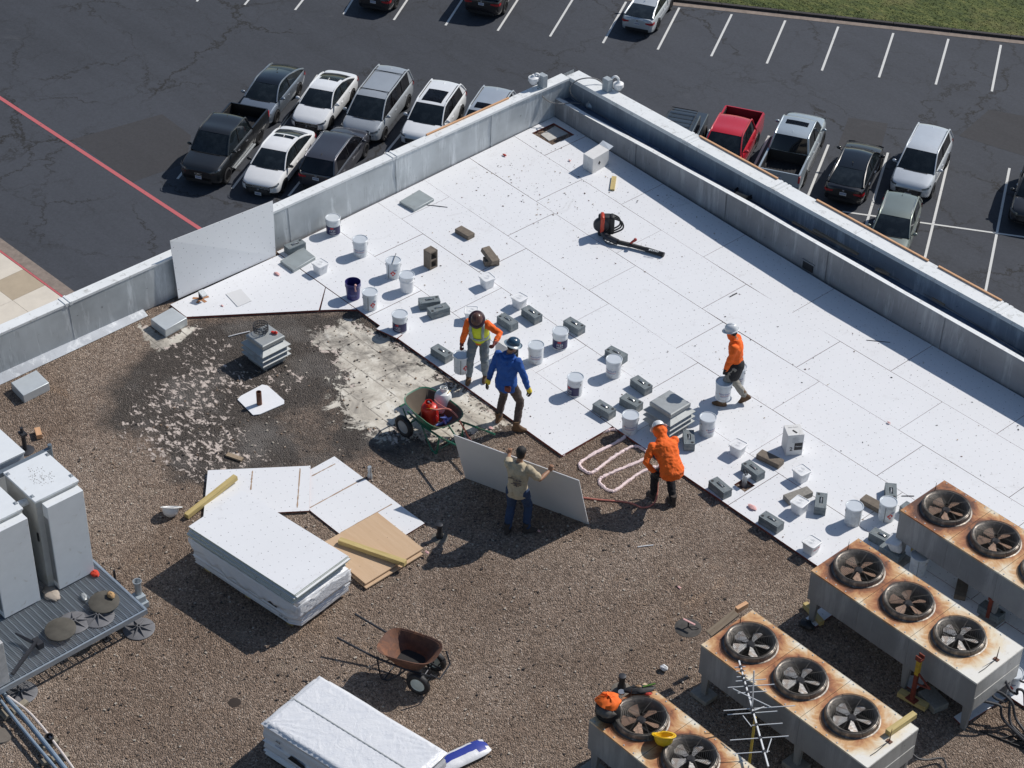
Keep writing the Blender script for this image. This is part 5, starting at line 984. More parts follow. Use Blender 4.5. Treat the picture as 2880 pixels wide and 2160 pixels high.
def star_mesh():
    mb = MB(); mb.lathe([(.25, 0), (.255, .012), (.24, .018), (.06, .028), (.002, .03)], 32, 0)
    for k in range(8):
        a = k * math.pi / 4; M = Matrix.Rotation(a, 4, 'Z'); mb.add([M @ Vector(q) for q in ((.02, -.006, .02), (.24, -.006, .018), (.05, -.006, .075), (.02, -.006, .08), (.02, .006, .02), (.24, .006, .018), (.05, .006, .075), (.02, .006, .08))], [(0, 1, 2, 3), (7, 6, 5, 4), (3, 2, 6, 7), (1, 5, 6, 2), (0, 3, 7, 4)], 0)
        q = [(.04, 0), (.10, .045), (.17, .016), (.22, .0)]; 
    mb.lathe([(.035, .02), (.035, .085), (.022, .085), (.022, .04)], 12, 0, caps=False); return mb.mesh('support_foot', [mat('grey_rubber', (.15, .15, .16), .6, var=.3, sc_=6)])
STAR = star_mesh(); mb = MB(); mb.lathe([(.24, 0), (.245, .02), (.23, .028), (.002, .03)], 32); DISC = mb.mesh('support_pad', [mat('dusty_rubber', (.085, .078, .065), .8, var=.35, sc_=5)])
zz_ = lambda a, b, z: Z(0, 1540, 4.608, a, b, z)
for q, z, m_, l in ((zz_(1800, 1030, RG + .05), RG + .004, STAR, 'finned round foot under the front corner of the platform'), (zz_(1275, 900, PZ), PZ + .002, STAR, 'finned round foot lying on the grating below the rear pad'), (zz_(960, 980, PZ), PZ + .002, STAR, 'finned round foot partly covered by the front pad'), (Z(0, 1860, 5.53, 330, 500, RG), RG + .004, STAR, 'finned round foot in the shade under the platform at the left edge')):
    o = inst('support_foot', m_, None, (q.x, q.y, z), (0, 0, random.random())); tag(o, l, 'rubber foot', 'round support feet'); o.name = 'round_pedestal'
for q, l, t_ in ((zz_(1350, 715, PZ + .08), 'brown dusty round pad with a glove on it, rear one', .03), (zz_(785, 1070, PZ + .08), 'brown dusty round pad, front one on the grating', .05)):
    o = inst('support_pad', DISC, None, (q.x, q.y, PZ + .085), (t_, .04, 0)); tag(o, l, 'support pad', 'round support pads')
p = zz_(1440, 620, PZ + .14); o = tag(crumple((0, 0, 0), (.09, .06, .04), mat('leather_glove', (.45, .28, .13), .8, dirt=(.1, .05, .03), dirt_amt=.5), 'work_glove', None, 21), 'tan and dark leather work glove on the rear round pad', 'glove'); o.location = (p.x, p.y, PZ + .15)
p = zz_(1225, 335, PZ + .03); o = tag(crumple((0, 0, 0), (.10, .07, .035), REDRAG if False else mat('red_cloth', (.6, .05, .02), .8), 'red_cloth', None, 22), 'crumpled red cloth at the foot of the right cabinet', 'cloth'); o.location = (p.x, p.y, PZ + .035)
p = zz_(670, 600, PZ + .03); o = tag(crumple((0, 0, 0), (.2, .12, .04), mat('dirty_rag', (.38, .33, .28), .9), 'rag', None, 23), 'dirty beige rag bundle between the two cabinets', 'rag'); o.location = (p.x, p.y, PZ + .03)
p = zz_(1090, 640, PZ + .03); o = tag(crumple((0, 0, 0), (.11, .05, .03), mat('clear_bag', (.35, .37, .38), .2), 'plastic_bottle', None, 24), 'crushed clear plastic bottle on the grating', 'bottle'); o.location = (p.x, p.y, PZ + .03); o.rotation_euler = (0, 0, -.3)
q0, q1 = zz_(160, 1640, PZ + .05), zz_(470, 1220, PZ + .18); mb = MB(); mb.tube([q0, q1], .035, 5); mb.tube([q1 - Vector((0, 0, .05)), zz_(350, 1190, PZ + .1), zz_(200, 1110, PZ + .12)], [.03, .03, .015], 5); mb.box((-.1, -.05, -.05), (.08, .05, .06), 0, Matrix.Translation(zz_(500, 1250, PZ + .12))); tag(mb.build('grounding_bracket', DARK), 'dark hinged bracket and cable arm lying on the grating', 'bracket')
a4 = [Z(0, 1860, 5.53, x, y, .9) for x, y in ((0, 200), (150, 180), (190, 320), (0, 450))]
c0 = Z(0, 1860, 5.53, 190, 330, PZ); mb = MB(); mb.box((c0.x - .6, c0.y - .62, PZ + .01), (c0.x - .02, c0.y - .02, PZ + .85)); tag(mb.build('junction_box', mat('old_grey_box', (.42, .43, .43), .5, var=.15, dirt=(.6, .6, .6), dirt_amt=.5, dsc=8), bev=.006), 'scuffed grey junction box at the left picture edge on the platform', 'junction box')
for i, (q, ) in enumerate([(zz_(1390, 1190, RG),), (zz_(820, 1470, RG),), (zz_(1500, 470, RG),)]):
    mb = MB(); mb.cyl((0, 0, 0), (0, 0, .30), .02, n=8); mb.box((-.06, -.06, 0), (.06, .06, .02)); mb.build('platform_leg', DARK, pf, loc=(q.x, q.y, RG - PZ))
# conduits bottom left
zc = lambda a, b, z: Z(0, 1860, 5.53, a, b, z); CB = mat('blue_grey_conduit', (.24, .31, .39), .45, .2, var=.12); CWH = mat('white_pipe', (.66, .60, .57), .5, var=.08)
cable([zc(40, 480, .12), zc(150, 620, .1), zc(400, 900, .1), zc(700, 1270, .1), zc(1000, 1650, .1), zc(1250, 1980, .1)], .035, CB, 'thicker blue grey conduit leading to the bottom left corner', 'conduit', 'conduit', None, 3, 10)
cable([zc(-20, 570, .12), zc(60, 680, .1), zc(300, 990, .1), zc(600, 1350, .1), zc(860, 1660, .1), zc(1100, 1960, .1)], .027, CB, 'thinner blue grey conduit on the left of the pair', 'conduit', 'conduit', None, 3, 10)
cable([zc(90, 520, .14), zc(200, 600, .1), zc(310, 680, .06), zc(450, 790, .05), zc(650, 1010, .05), zc(850, 1270, .05), zc(1000, 1470, .05), zc(1200, 1750, .05)], .02, CWH, 'thin curved white pipe beside the blue grey conduits', 'conduit', 'conduit', None, 4, 8)
for (a, b), l in ((((130, 860), (420, 640)), 'weathered timber sleeper under the conduits near the platform'), (((640, 1600), (1080, 1480)), 'weathered timber sleeper under the conduits at the bottom edge'), (((590, 1400), (900, 1240)), 'weathered timber sleeper under the conduits by the black pipe stub'), (((20, 790), (120, 900)), 'short weathered timber end left of the conduits')):
    beam(zc(*a, RG + .01), zc(*b, RG + .01), .10, .06, mat('grey_timber', (.26, .23, .18), .9, var=.25, sc_=9), l, 'timber_sleeper', 'timber')
p = zc(780, 1280, RG); mb = MB(); mb.lathe([(.07, 0), (.07, .16), (.055, .16), (.05, .1), (.002, .1)], 16, caps=False); tag(mb.build('pipe_stub', BLACK, loc=p), 'short wide black pipe stub under the conduits', 'pipe')
p = zc(30, 1170, RG); mb = MB(); mb.lathe([(.16, .004), (.15, .03), (.002, .035)], 20); tag(mb.build('round_pad', mat('dull_pad', (.16, .14, .12), .9), loc=p), 'dull round pad on the gravel at the left picture edge', 'pad')
# ---------------------------------------------------------------- stacks of boards
WRAP = None
def wrap_mat():
    m, nt, bs, tc = newmat('white_wrap'); co = tc.outputs['Object']; mp = nt.nodes.new('ShaderNodeMapping'); mp.inputs['Scale'].default_value = (1.2, 1.2, 9); nt.links.new(co, mp.inputs[0])
    n = noise(nt, mp.outputs[0], 3.5, 5, .6, 1.6); c = mix(nt, ramp(nt, n, (.3, .7)), (.66, .68, .72), (.76, .77, .79)); nt.links.new(c, bs.inputs['Base Color']); bs.inputs['Roughness'].default_value = .32; bs.inputs['Specular IOR Level'].default_value = .5
    bump(nt, bs, n, .45, .03); return m
WRAP = wrap_mat(); EDGE = mat('board_edge_foam', (.46, .50, .44), .8, var=.15, stretch=(1, 1, 30))
def stackbox(x0, x1, y0, y1, z0, z1, name, par, seed, m=None):
    rg = random.Random(seed); mb = MB(); k = 20; rs = []; n = 26; per = []
    for j in range(n): t_ = j / n * 4; s_, f_ = int(t_), t_ - int(t_); per.append([(f_, 0), (1, f_), (1 - f_, 1), (0, 1 - f_)][s_])
    off = [rg.uniform(-1, 1) for _ in range(k + 1)]
    for i in range(k + 1):
        z = z0 + (z1 - z0) * i / k; e = .018 * (i % 2) + .014 * off[i] + (-.02 if i == k else 0); rs.append([Vector((x0 + (x1 - x0) * u + e * (1 if u > .5 else -1) * (1 if u in (0, 1) else .0) + rg.uniform(-.006, .006), y0 + (y1 - y0) * v + e * (1 if v > .5 else -1) * (1 if v in (0, 1) else 0) + rg.uniform(-.006, .006), z)) for u, v in per])
    mb.rings(rs); return mb.build(name, m or WRAP, par, ang=.9)
s1 = empty('board_stack', (0, 0, RG), 0, 'stack of white cover boards, lower part still in white wrap', 'board stack')
M1 = Matrix.Translation((6.72, -14.40, 0)) @ Matrix.Rotation(R(7.6), 4, 'Z')
w1 = stackbox(.05, 2.40, .0, 1.17, .09, .62, 'wrapped_bundle', s1, 4); w1.matrix_local = M1
for i in range(3): mb = MB(); mb.box((.2 + i * .95, .05, .0), (.32 + i * .95, 1.1, .09)); o = mb.build('skid', LUMY, s1, ang=0); o.matrix_local = M1
for i in range(9):
    z = .645 + i * .0235; dx = random.uniform(-.03, .02) - (.05 if i < 5 else 0) * (1 - i / 6); dy = random.uniform(-.015, .02) - .03 * (i < 6); mb = MB(); mb.box((dx, dy, z), (dx + 2.42, dy + 1.2, z + .019)); o = mb.build('cover_board', [BOARD if i == 8 else board_mat('coverboard_sheet', dots=True) if i == -1 else BOARD, EDGE], s1, ang=0)
    for p in o.data.polygons:
        if abs(p.normal.z) < .5: p.material_index = 1
    o.matrix_local = M1 @ Matrix.Rotation(R(random.uniform(-.5, .5)), 4, 'Z')
# torn wrap hanging on the near sides
mb = MB(); nx_, nz_ = 30, 7
mb.rings([[Vector((-.02 + 2.48 * i / nx_, -.03 - .035 * (1 - j / nz_) * abs(math.sin(i * .75 + j * .35)) - .012 * abs(math.sin(i * 1.9 + j)), .64 - (.10 + .20 * math.sin(i / nx_ * 3.14) ** .7 + .03 * math.sin(i * 1.3) + .02 * math.sin(i * 2.9)) * (1 - j / nz_))) for i in range(nx_ + 1)] for j in range(nz_ + 1)], 0, False, False)
o = mb.build('torn_wrap', WRAP, s1, ang=1.2); o.matrix_local = M1; so = o.modifiers.new('thickness', 'SOLIDIFY'); so.thickness = .003
mb = MB(); mb.rings([[Vector((2.44 + .03 * abs(math.sin(i * 1.1 + j)), -.02 + 1.2 * i / 16, .36 + (.26 + .03 * math.sin(i * .8)) * j / 6)) for i in range(17)] for j in range(7)], 0, False, False); o = mb.build('torn_wrap', WRAP, s1, ang=1.2); o.matrix_local = M1; so = o.modifiers.new('thickness', 'SOLIDIFY'); so.thickness = .003
mb = MB(); Mx = Matrix(((1, 0, 0, 0), (0, 0, -1, 0), (0, 1, 0, 0), (0, 0, 0, 1)))
Fm = lambda u, v: Matrix.Translation((u, -.028, v)) @ Matrix.Rotation(R(90), 4, 'X')
mb.add([Fm(1.62, .33) @ Vector(q) for q in ((0, 0, 0), (.36, -.02, 0), (.36, .05, 0), (.05, .08, 0))], [(0, 1, 2, 3)], 0); text_flat(mb, '1/4" HD', .06, Fm(2.12, .2), 0, .01); text_flat(mb, '4X8', .05, Fm(2.3, .12), 0, .01); o = mb.build('printed_label', BLACK, s1, ang=0); o.matrix_local = M1
s2 = empty('board_stack', (0, 0, RG), 0, 'fully wrapped white bundle with a grey strap at the bottom edge', 'board stack')
M2 = Matrix.Translation((10.86, -16.02, 0)) @ Matrix.Rotation(R(10), 4, 'Z')
w2 = stackbox(0, 2.44, 0, 1.22, .06, .76, 'wrapped_bundle', s2, 9); w2.matrix_local = M2
mb = MB(); nx_, ny_ = 90, 46
def wz(i, j):
    u, v = i / nx_, j / ny_; e = min(u, 1 - u, v, 1 - v); return .775 + .004 * math.sin(i * 1.7) * math.sin(j * 1.9) - (.05 * (1 - e / .03) if e < .03 else 0) + .015 * math.sin(math.atan2(v, u + .01) * 26) * math.exp(-6 * math.hypot(u, v)) + .015 * math.sin(math.atan2(1 - v, 1 - u + .01) * 26) * math.exp(-6 * math.hypot(1 - u, 1 - v)) + .015 * math.sin(math.atan2(v, 1 - u + .01) * 24) * math.exp(-6 * math.hypot(1 - u, v))
mb.rings([[Vector((-.015 + 2.47 * i / nx_, -.015 + 1.25 * j / ny_, wz(i, j))) for i in range(nx_ + 1)] for j in range(ny_ + 1)], 0, False, False); mb.f = [tuple(reversed(q)) if False else q for q in mb.f]; o = mb.build('top_wrap', WRAP, s2, ang=1.2); o.matrix_local = M2
mb = MB(); mb.box((-.02, .60, .779), (2.46, .617, .782)); o = mb.build('strap', mat('grey_strap', (.34, .36, .36), .6), s2, ang=0); o.matrix_local = M2
Fm = lambda u, v: Matrix.Translation((u, -.03, v)) @ Matrix.Rotation(R(90), 4, 'X')
mb = MB(); text_flat(mb, '4X8', .055, Fm(.3, .55), 0, .01); o = mb.build('size_print', [BLACK], s2, ang=0); o.matrix_local = M2
mb = MB(); text_flat(mb, 'COVER', .04, Fm(.3, .45), 0, .01); o = mb.build('small_print', [BLUEP], s2, ang=0); o.matrix_local = M2
mb = MB(); mb.add([Fm(.48, .33) @ Vector(q) for q in ((0, 0, 0), (.36, -.02, 0), (.33, .07, 0), (.08, .12, 0))], [(0, 1, 2, 3)], 0); text_flat(mb, 'ISO HD', .05, Fm(.72, .24), 1, .01); o = mb.build('printed_label', [BLACK, BLUEP], s2, ang=0); o.matrix_local = M2
# loose boards and panels
zq2 = lambda a, b, z=RG: Z(500, 1280, 2.989, a, b, z)
TAPE = mat('brown_adhesive', (.36, .25, .17), .8, var=.3, sc_=20)
def loose(corners, z, th, label, m, strips=()):
    c = sum((p for p in corners), Vector()) / 4; mb = MB(); mb.prism([(p.x - c.x, p.y - c.y) for p in corners], 0, th); r = tag(mb.build('loose_board', m, ang=0, loc=(c.x, c.y, z)), label, 'board')
    if isinstance(m, list):
        for p in r.data.polygons:
            if abs(p.normal.z) < .5: p.material_index = 1
    for (a, b) in strips:
        a = a - Vector((c.x, c.y, 0)); b = b - Vector((c.x, c.y, 0)); d = (b - a); n = Vector((-d.y, d.x, 0)).normalized() * .012; mb = MB(); k = 12
        P = []; Q = []
        for i in range(k + 1): w_ = random.uniform(.5, 1.3); p = a + d * i / k; P.append((p.x + n.x * w_, p.y + n.y * w_, th + .0015)); Q.append((p.x - n.x * w_, p.y - n.y * w_, th + .0015))
        mb.rings([P, Q][::-1], 0, False, False); mb.build('adhesive_strip', TAPE, r, ang=0)
    return r
BE = [BOARD, SEAL]
loose([zq2(1317, 22), zq2(855, 275), zq2(1610, 870), zq2(2075, 585)], RG + .012, .022, 'loose white board, rear right of the pair behind the stack', BE, [(zq2(1125, 190), zq2(1325, 85)), (zq2(1112, 455), zq2(1580, 200)), (zq2(1370, 665), zq2(1800, 425))])
loose([zq2(255, 150), zq2(218, 535), zq2(1105, 490), zq2(1117, 112)], RG + .04, .022, 'loose white board partly under the stack, left of the pair', BE, [(zq2(630, 155), zq2(615, 315)), (zq2(1030, 135), zq2(1005, 465))])
loose([zq2(1680, 517), zq2(1190, 790), zq2(1585, 1140), zq2(2063, 850)], RG + .03, .022, 'lower tan fibre board in front of the wrapped stack', PLY)
loose([zq2(1680, 517), zq2(1190, 790), zq2(1580, 1118), zq2(2063, 820)], RG + .075, .022, 'upper tan fibre board with a timber across it', PLY)
beam(zq2(75, 530, RG + .01), zq2(490, 200, RG + .11), .095, .09, LUMY, 'yellow timber post lying over the loose boards')
beam(zq2(1360, 735, RG + .10), zq2(1915, 925, RG + .12), .095, .085, LUMY, 'yellow timber post lying across the fibre boards')
beam(T('D', 1470, 1290, RG + .005), T('D', 1570, 1325, RG + .005), .09, .035, LUMB, 'short brown timber offcut on the dark roofing'); beam(T('D', 243, 1135, RG + .01), T('D', 258, 1185, RG + .01), .10, .09, LUMO, 'short raw timber offcut near the left edge')
beam(T('B', 1768, 1150, .005), T('B', 1755, 1235, .005), .10, .035, LUMY, 'short pale timber offcut standing alone by the carton')
# bag at the bottom edge
p = T('H', 790, 1600, RG); q_ = T('H', 895, 1540, RG); r = empty('cement_bag', (p.x, p.y, RG), yaw2(T('H', 660, 1650, RG), q_), 'crumpled white and blue printed sack beside the wrapped bundle', 'sack')
BAG = mat('white_sack', (.72, .73, .76), .45, bmp=.5, bsc=12); BAGB = mat('blue_sack_print', (.03, .05, .30), .45)
rs = []; rg = random.Random(3)
for i in range(13):
    u = -.42 + .84 * i / 12; s_ = 1 - abs(i / 6 - 1) ** 5; rs.append([Vector((u + rg.uniform(-.01, .01), .17 * math.cos(a * .449) * (.75 + .25 * s_), .07 + .07 * s_ * math.sin(a * .449) * rg.uniform(.85, 1.1))) for a in range(14)])
mb = MB(); mb.rings(rs)
mb.m = [1 if (i % 14) in (2, 3) or (i // 14 in (9, 10) and (i % 14) in (1, 4)) else 0 for i in range(len(mb.f))]; mb.build('sack', [BAG, BAGB], r, ang=1.0)
# ---------------------------------------------------------------- wheelbarrows
def wheel_geo(mb, c, axis, r_=.2, w_=.09):
    q = Vector(axis).to_track_quat('Z', 'Y').to_matrix().to_4x4(); M = Matrix.Translation(c) @ q
    mb.lathe([(r_ * .6, -w_ * .35), (r_ * .75, -w_ * .5), (r_ * .93, -w_ * .42), (r_, -w_ * .15), (r_, w_ * .15), (r_ * .93, w_ * .42), (r_ * .75, w_ * .5), (r_ * .6, w_ * .35)], 26, 0, M, caps=False)
def rim_geo(c, axis, r_, w_, m):
    q = Vector(axis).to_track_quat('Z', 'Y').to_matrix().to_4x4(); M = Matrix.Translation(c) @ q; mb = MB(); mb.lathe([(.002, -w_), (r_ * .2, -w_), (r_ * .55, -w_ * .6), (r_ * .62, -w_ * .9), (r_ * .62, w_ * .9), (r_ * .55, w_ * .6), (r_ * .2, w_), (.002, w_)], 20, 0, M); return mb
def barrow(loc, yaw, mt, mf, rimm, label, wheels, tray_in, hands=.62, tilt=0.0, leg_m=None):
    r = empty('wheelbarrow', loc, yaw, label, 'wheelbarrow')
    # x forward (wheel end), tray from -.45 to .5
    def oval(x0, x1, w0, w1, z, sk=0.0):
        P = []; n = 28
        for j in range(n):
            a = 2 * math.pi * j / n; c, s = math.cos(a), math.sin(a); u = (abs(c) ** .55) * (1 if c > 0 else -1); v = (abs(s) ** .6) * (1 if s > 0 else -1); x = (x0 + x1) / 2 + (x1 - x0) / 2 * u; wv = w0 + (w1 - w0) * (x - x0) / (x1 - x0); P.append(Vector((x, wv * v, z + sk * (x - x0))))
        return P
    mb = MB(); mb.rings([oval(-.18, .25, .20, .16, .34), oval(-.20, .27, .215, .175, .345), oval(-.46, .50, .33, .29, .60, .07), oval(-.475, .515, .345, .305, .605, .07), oval(-.475, .515, .345, .305, .597, .07), oval(-.44, .48, .315, .275, .59, .07), oval(-.18, .25, .195, .155, .355)], 0, True, False)
    mb.m = [1 if 28 * 4 <= i_ < 28 * 6 else 0 for i_ in range(len(mb.f))] if tray_in.name == 'barrow_mud' else mb.m; mb.add(oval(-.18, .25, .195, .155, .355), [tuple(range(28))], 1); mb.build('tray', [mt, tray_in], r, ang=.7)
    for s_ in (-1, 1):
        mb = MB(); mb.tube([(-.48 - hands, s_ * .29, .60), (-.48, s_ * .27, .44), (0, s_ * .2, .33), (.40, s_ * .12, .27), (.52, s_ * .10, .27)], .018, 7, 0); mb.build('handle', mf, r)
        mb = MB(); mb.tube(smooth_path([(-.42, s_ * .26, .42), (-.36, s_ * .26, .04), (-.30, s_ * .26, .015), (-.2, s_ * .25, .05), (.05, s_ * .21, .33)], 4), .014, 6); mb.build('leg', mf, r)
    mb = MB(); mb.tube([(-.30, -.26, .02), (-.30, .26, .02)], .012, 6); mb.build('leg_brace', mf, r); mb = MB(); mb.tube([(.50, -.28, .50), (.62, -.18, .36), (.62, .18, .36), (.50, .28, .5)], .014, 6); mb.build('nose_guard', mf, r)
    for s_ in (-.2, .2): mb = MB(); mb.tube([(.40, s_, .20), (.52, s_, .40)], .012, 5); mb.build('brace', mf, r)
    for c in wheels:
        mb = MB(); wheel_geo(mb, Vector(c), (0, 1, 0)); w_ = mb.build('wheel', BLACK, r); rim_geo(Vector(c), (0, 1, 0), .2, .035, rimm).build('rim', rimm, w_)
    mb = MB(); mb.cyl((wheels[0][0], -.3, .2), (wheels[0][0], .3, .2), .014, n=8); mb.build('axle', mf, r); return r
PALE = mat('pale_green_rim', (.55, .62, .58), .5)
zw = lambda a, b, z: Z(940, 1720, 6.144, a, b, z)
wa, wb_ = zw(1440, 1210, RG + .2), zw(1745, 890, RG + .2); cm = (wa + wb_) / 2; ha, hb = zw(110, 505, .50), zw(420, 110, .50); hm = (ha + hb) / 2; yw = yaw2(hm, cm)
fw_ = Vector((math.cos(yw), math.sin(yw), 0)); o_ = cm - fw_ * .30
barrow((o_.x, o_.y, RG), yw, RUSTY, DARK, PALE, 'rusty brown empty wheelbarrow with two pale rimmed wheels', [(.30, -.28, .2), (.30, .28, .2)], mat('tar_crust', (.02, .018, .018), .8, bmp=.5))
zg = lambda a, b, z: Z(1130, 1080, 7.54, a, b, z)
w0_ = zg(285, 1010, RG + .19); lg = zg(690, 1480, RG + .02); ctr = zg(680, 560, .55); he = zg(1600, 1130, .55)
yw = yaw2(he, ctr); 
yw = math.atan2(ctr.y - zg(940, 790, .5).y, ctr.x - zg(940, 790, .5).x)
GRIM = mat('grey_rim', (.35, .35, .34), .5)
gb = barrow((ctr.x, ctr.y, RG), yw, GREEN, GREEN, GRIM, 'green wheelbarrow holding a red and a white gas cylinder', [(.34, -.33, .2), (.34, .33, .2)], mat('barrow_mud', (.10, .08, .06), .9))
gb.scale = (1.12, 1.12, 1.05)
def tank(loc, m, label, h=.40, r_=.145, tilt=(0, 0, 0)):
    r = empty('gas_cylinder', loc, 0, label, 'gas cylinder'); r.rotation_euler = tilt
    mb = MB(); mb.lathe([(.002, 0), (r_ * .7, .0), (r_ * .95, .04), (r_, .08), (r_, h - .12), (r_ * .96, h - .07), (r_ * .8, h - .02), (r_ * .45, h + .01), (.002, h + .015)], 28); mb.build('tank_body', m, r)
    mb = MB(); mb.lathe([(r_ * .42, h), (r_ * .45, h + .08), (r_ * .4, h + .08), (r_ * .38, h)], 16, caps=False); mb.build('collar', m, r); mb = MB(); mb.cyl((0, 0, h), (0, 0, h + .09), .018, n=8); mb.cyl((0, 0, h + .06), (.07, .02, h + .06), .012, n=8); mb.build('valve', STEEL, r)
    mb = MB(); mb.box((-.04, -.002, -.10), (.04, .002, .02), 0, Matrix.Translation((r_ * .5, -r_ * .45, h + .02)) @ Matrix.Rotation(.9, 4, 'X') @ Matrix.Rotation(.6, 4, 'Z')); mb.build('hang_tag', YEL, r); return r
ca = zg(575, 640, .46); cb = zg(800, 420, .50)
tank((ca.x + .02, ca.y + .02, .30), REDT, 'glossy red gas cylinder in the green wheelbarrow', .42, .155, (R(8), R(4), 0)); tank((cb.x, cb.y + .06, .30), mat('white_tank', (.68, .70, .70), .35), 'white gas cylinder behind the red one in the green wheelbarrow', .42, .155, (R(-4), R(5), 1.2))
for i in range(6):
    p = zg(870 + 28 * i, 770 - 10 * (i % 3) * 3, .42); mb = MB(); mb.lathe([(.028, 0), (.03, .1), (.012, .15), (.012, .165), (.002, .166)], 10, 0, Matrix.Rotation(1.4, 4, 'X')); tag(mb.build('plastic_bottle', mat('blue_bottle', (.14, .2, .5), .15) if i == 0 else bpy.data.materials['blue_bottle'], loc=(p.x, p.y, .36 + .02 * (i % 2)), rz=i * 1.1), ('small blue water bottle nearest the red cylinder in the green wheelbarrow', 'second blue water bottle from the red cylinder in the green wheelbarrow', 'blue water bottle in the middle of the barrow heap, left one', 'blue water bottle in the middle of the barrow heap, right one', 'second blue water bottle from the right rim of the green wheelbarrow', 'blue water bottle nearest the right rim of the green wheelbarrow')[i], 'bottle', 'water bottles in the wheelbarrow')
# hoses
cable([zg(600, 520, .70), zg(720, 545, .68), zg(850, 530, .66), zg(980, 530, .66), zg(1090, 600, .62), zg(1180, 700, .56), zg(1270, 860, .40), zg(1350, 1000, .15), zg(1430, 1150, RG + .03), T('E', 900, 1250, RG + .02), T('E', 1250, 1500, RG + .02), T('E', 1600, 1570, RG + .02), T('E', 1850, 1595, RG + .02), T('E', 1960, 1630, RG + .02), T('E', 2035, 1590, RG + .05), T('E', 2050, 1480, .2), T('E', 2052, 1400, .38), T('E', 2070, 1335, .55)], .016, HOSE, 'pink twin hose from the gas cylinders over the gravel to the stooping worker', 'hose', 'hose', None, 6, 7)
cable([zg(690, 330, .75), zg(760, 400, .72), zg(880, 480, .68), zg(980, 530, .66)], .008, HOSE, 'thin pink hose from the white cylinder joining the thick one', 'hose', 'hose')
# foam bead zigzag
FZ = RG + .012
zf = [('E', 1430, 1292), ('E', 1560, 1205), ('E', 1720, 1132), ('E', 1800, 1130), ('E', 1840, 1165), ('E', 1770, 1215), ('E', 1650, 1275), ('E', 1560, 1330), ('E', 1545, 1365), ('E', 1600, 1405), ('E', 1640, 1395), ('E', 1740, 1320), ('E', 1850, 1250), ('E', 1920, 1235), ('E', 1990, 1280), ('E', 1990, 1305), ('E', 1850, 1365), ('E', 1720, 1420), ('E', 1675, 1450), ('E', 1690, 1490), ('E', 1760, 1525), ('E', 1830, 1480), ('E', 1930, 1410), ('E', 2030, 1370), ('E', 2100, 1370)]
pp = smooth_path([T(a, b, c, FZ) for a, b, c in zf], 10); rg = random.Random(5); mb = MB(); mb.tube([p + Vector((rg.uniform(-.006, .006), rg.uniform(-.006, .006), rg.uniform(-.004, .006))) for p in pp], [rg.uniform(.023, .037) for _ in pp], 7)
tag(mb.build('adhesive_bead', mat('fresh_pink_foam', (.84, .68, .67), .7, var=.1, sc_=30, bmp=.8, bsc=60)), 'pale pink foam adhesive laid in a zigzag in the notch of the boards', 'adhesive')
# pink foam stains and crumbs
for i, (c, a, b, z, s_) in enumerate([('D', 1795, 118, .006, .10), ('E', 968, 1115, RG + .01, .07), ('F', 450, 1630, .01, .12), ('B', 1058, 1005, .02, .07), ('H', 555, 262, .03, .06), ('H', 2190, 490, RG + .01, .05), ('H', 1280, 125, RG + .01, .05), ('D', 1440, 323, .006, .05), ('F', 1335, 1080, .02, .05), ('B', 1480, 1040, .015, .05), ('D', 180, 1165 - 0, RG, .02)]):
    p = T(c, a, b, z); o = crumple((0, 0, 0), (s_ * .8, s_ * .45, s_ * .22), PINKF if i not in (3,) else REDRAG, 'foam_scrap', None, 40 + i, 10, 5); o.location = (p.x, p.y, max(z, RG) + s_ * .12); tag(o, ('flat pink foam smear on the boards near the leaning board', 'pink foam scrap by the boots of the worker in blue', 'tangled pink foam scrap at the board edge', 'dark red leaf like scrap near the left parapet', 'pink foam scrap at the corner of the fibre boards', 'small pink foam scrap alone on the gravel', 'faint foam scrap in the shadow behind the worker with the board', 'tiny pink foam scrap near the dark bent pipe', 'round pink scrap far right on the boards', 'beige scrap near the open carton', 'tiny scrap near the left timber offcut')[i], 'scrap')
# dark debris flecks
mb = MB(); DEB = [mat('leaf_brown', (.16, .09, .06), .9), mat('dark_chip', (.05, .045, .04), .9), mat('tan_chip', (.35, .28, .2), .9)]
def scat(n, x0, x1, y0, y1, smax):
    for i in range(n):
        x, y = random.uniform(x0, x1), random.uniform(y0, y1); s_ = smax * random.random() ** 3 + .003; M = Matrix.Translation((x, y, .004)) @ Matrix.Rotation(random.uniform(0, 6), 4, 'Z'); mb.box((-s_, -s_ * random.uniform(.2, .8), 0), (s_, s_ * .4, s_ * .4), random.randint(0, 2), M)
scat(200, .6, 3.2, -3.4, -.8, .017); scat(700, .7, 14, -7.7, -.4, .014); scat(50, 3.2, 4.4, -1.4, -.3, .014)
tag(mb.build('debris', DEB, ang=0), 'scattered leaf bits and chips over the white boards', 'debris', kind='stuff')
for i, (a, b, l, rr_) in enumerate([(T('F', 305, 265, .006), T('F', 352, 240, .01), 'dark curved strip lying far out on the boards', .012), (T('F', 1190, 545, .006), T('F', 1345, 560, .006), 'thin bent wire lying near the shaded strip', .006), (T('B', 555, 1328, .006), T('B', 688, 1343, .006), 'thin dark rod beside the grey cover plate', .007), (T('F', 1418, 1555, .006), T('F', 1500, 1555, .006), 'thin brown stick near the rear fan unit', .008), (T('D', 1480, 522, RG + .01), T('D', 1620, 488, RG + .02), 'white stick lying left of the louvred vent', .01), (T('H', 1920, 226, RG + .01), T('H', 2022, 214, RG + .01), 'white stick lying alone on the gravel', .01)]):
    mb = MB(); mb.tube([a, (a + b) / 2 + Vector((0, 0, .004)), b], rr_, 5); tag(mb.build('stick', WHITE if i > 3 else DARK), l, 'stick')
fcs = [T('D', *q, z=.004) for q in ((1463, 248), (1540, 330), (1630, 292), (1560, 215))]
plate(fcs, .003, .012, 'small thin white board offcut on the boards near the bent pipe', BOARDP, 'board_offcut', 'board', 0)
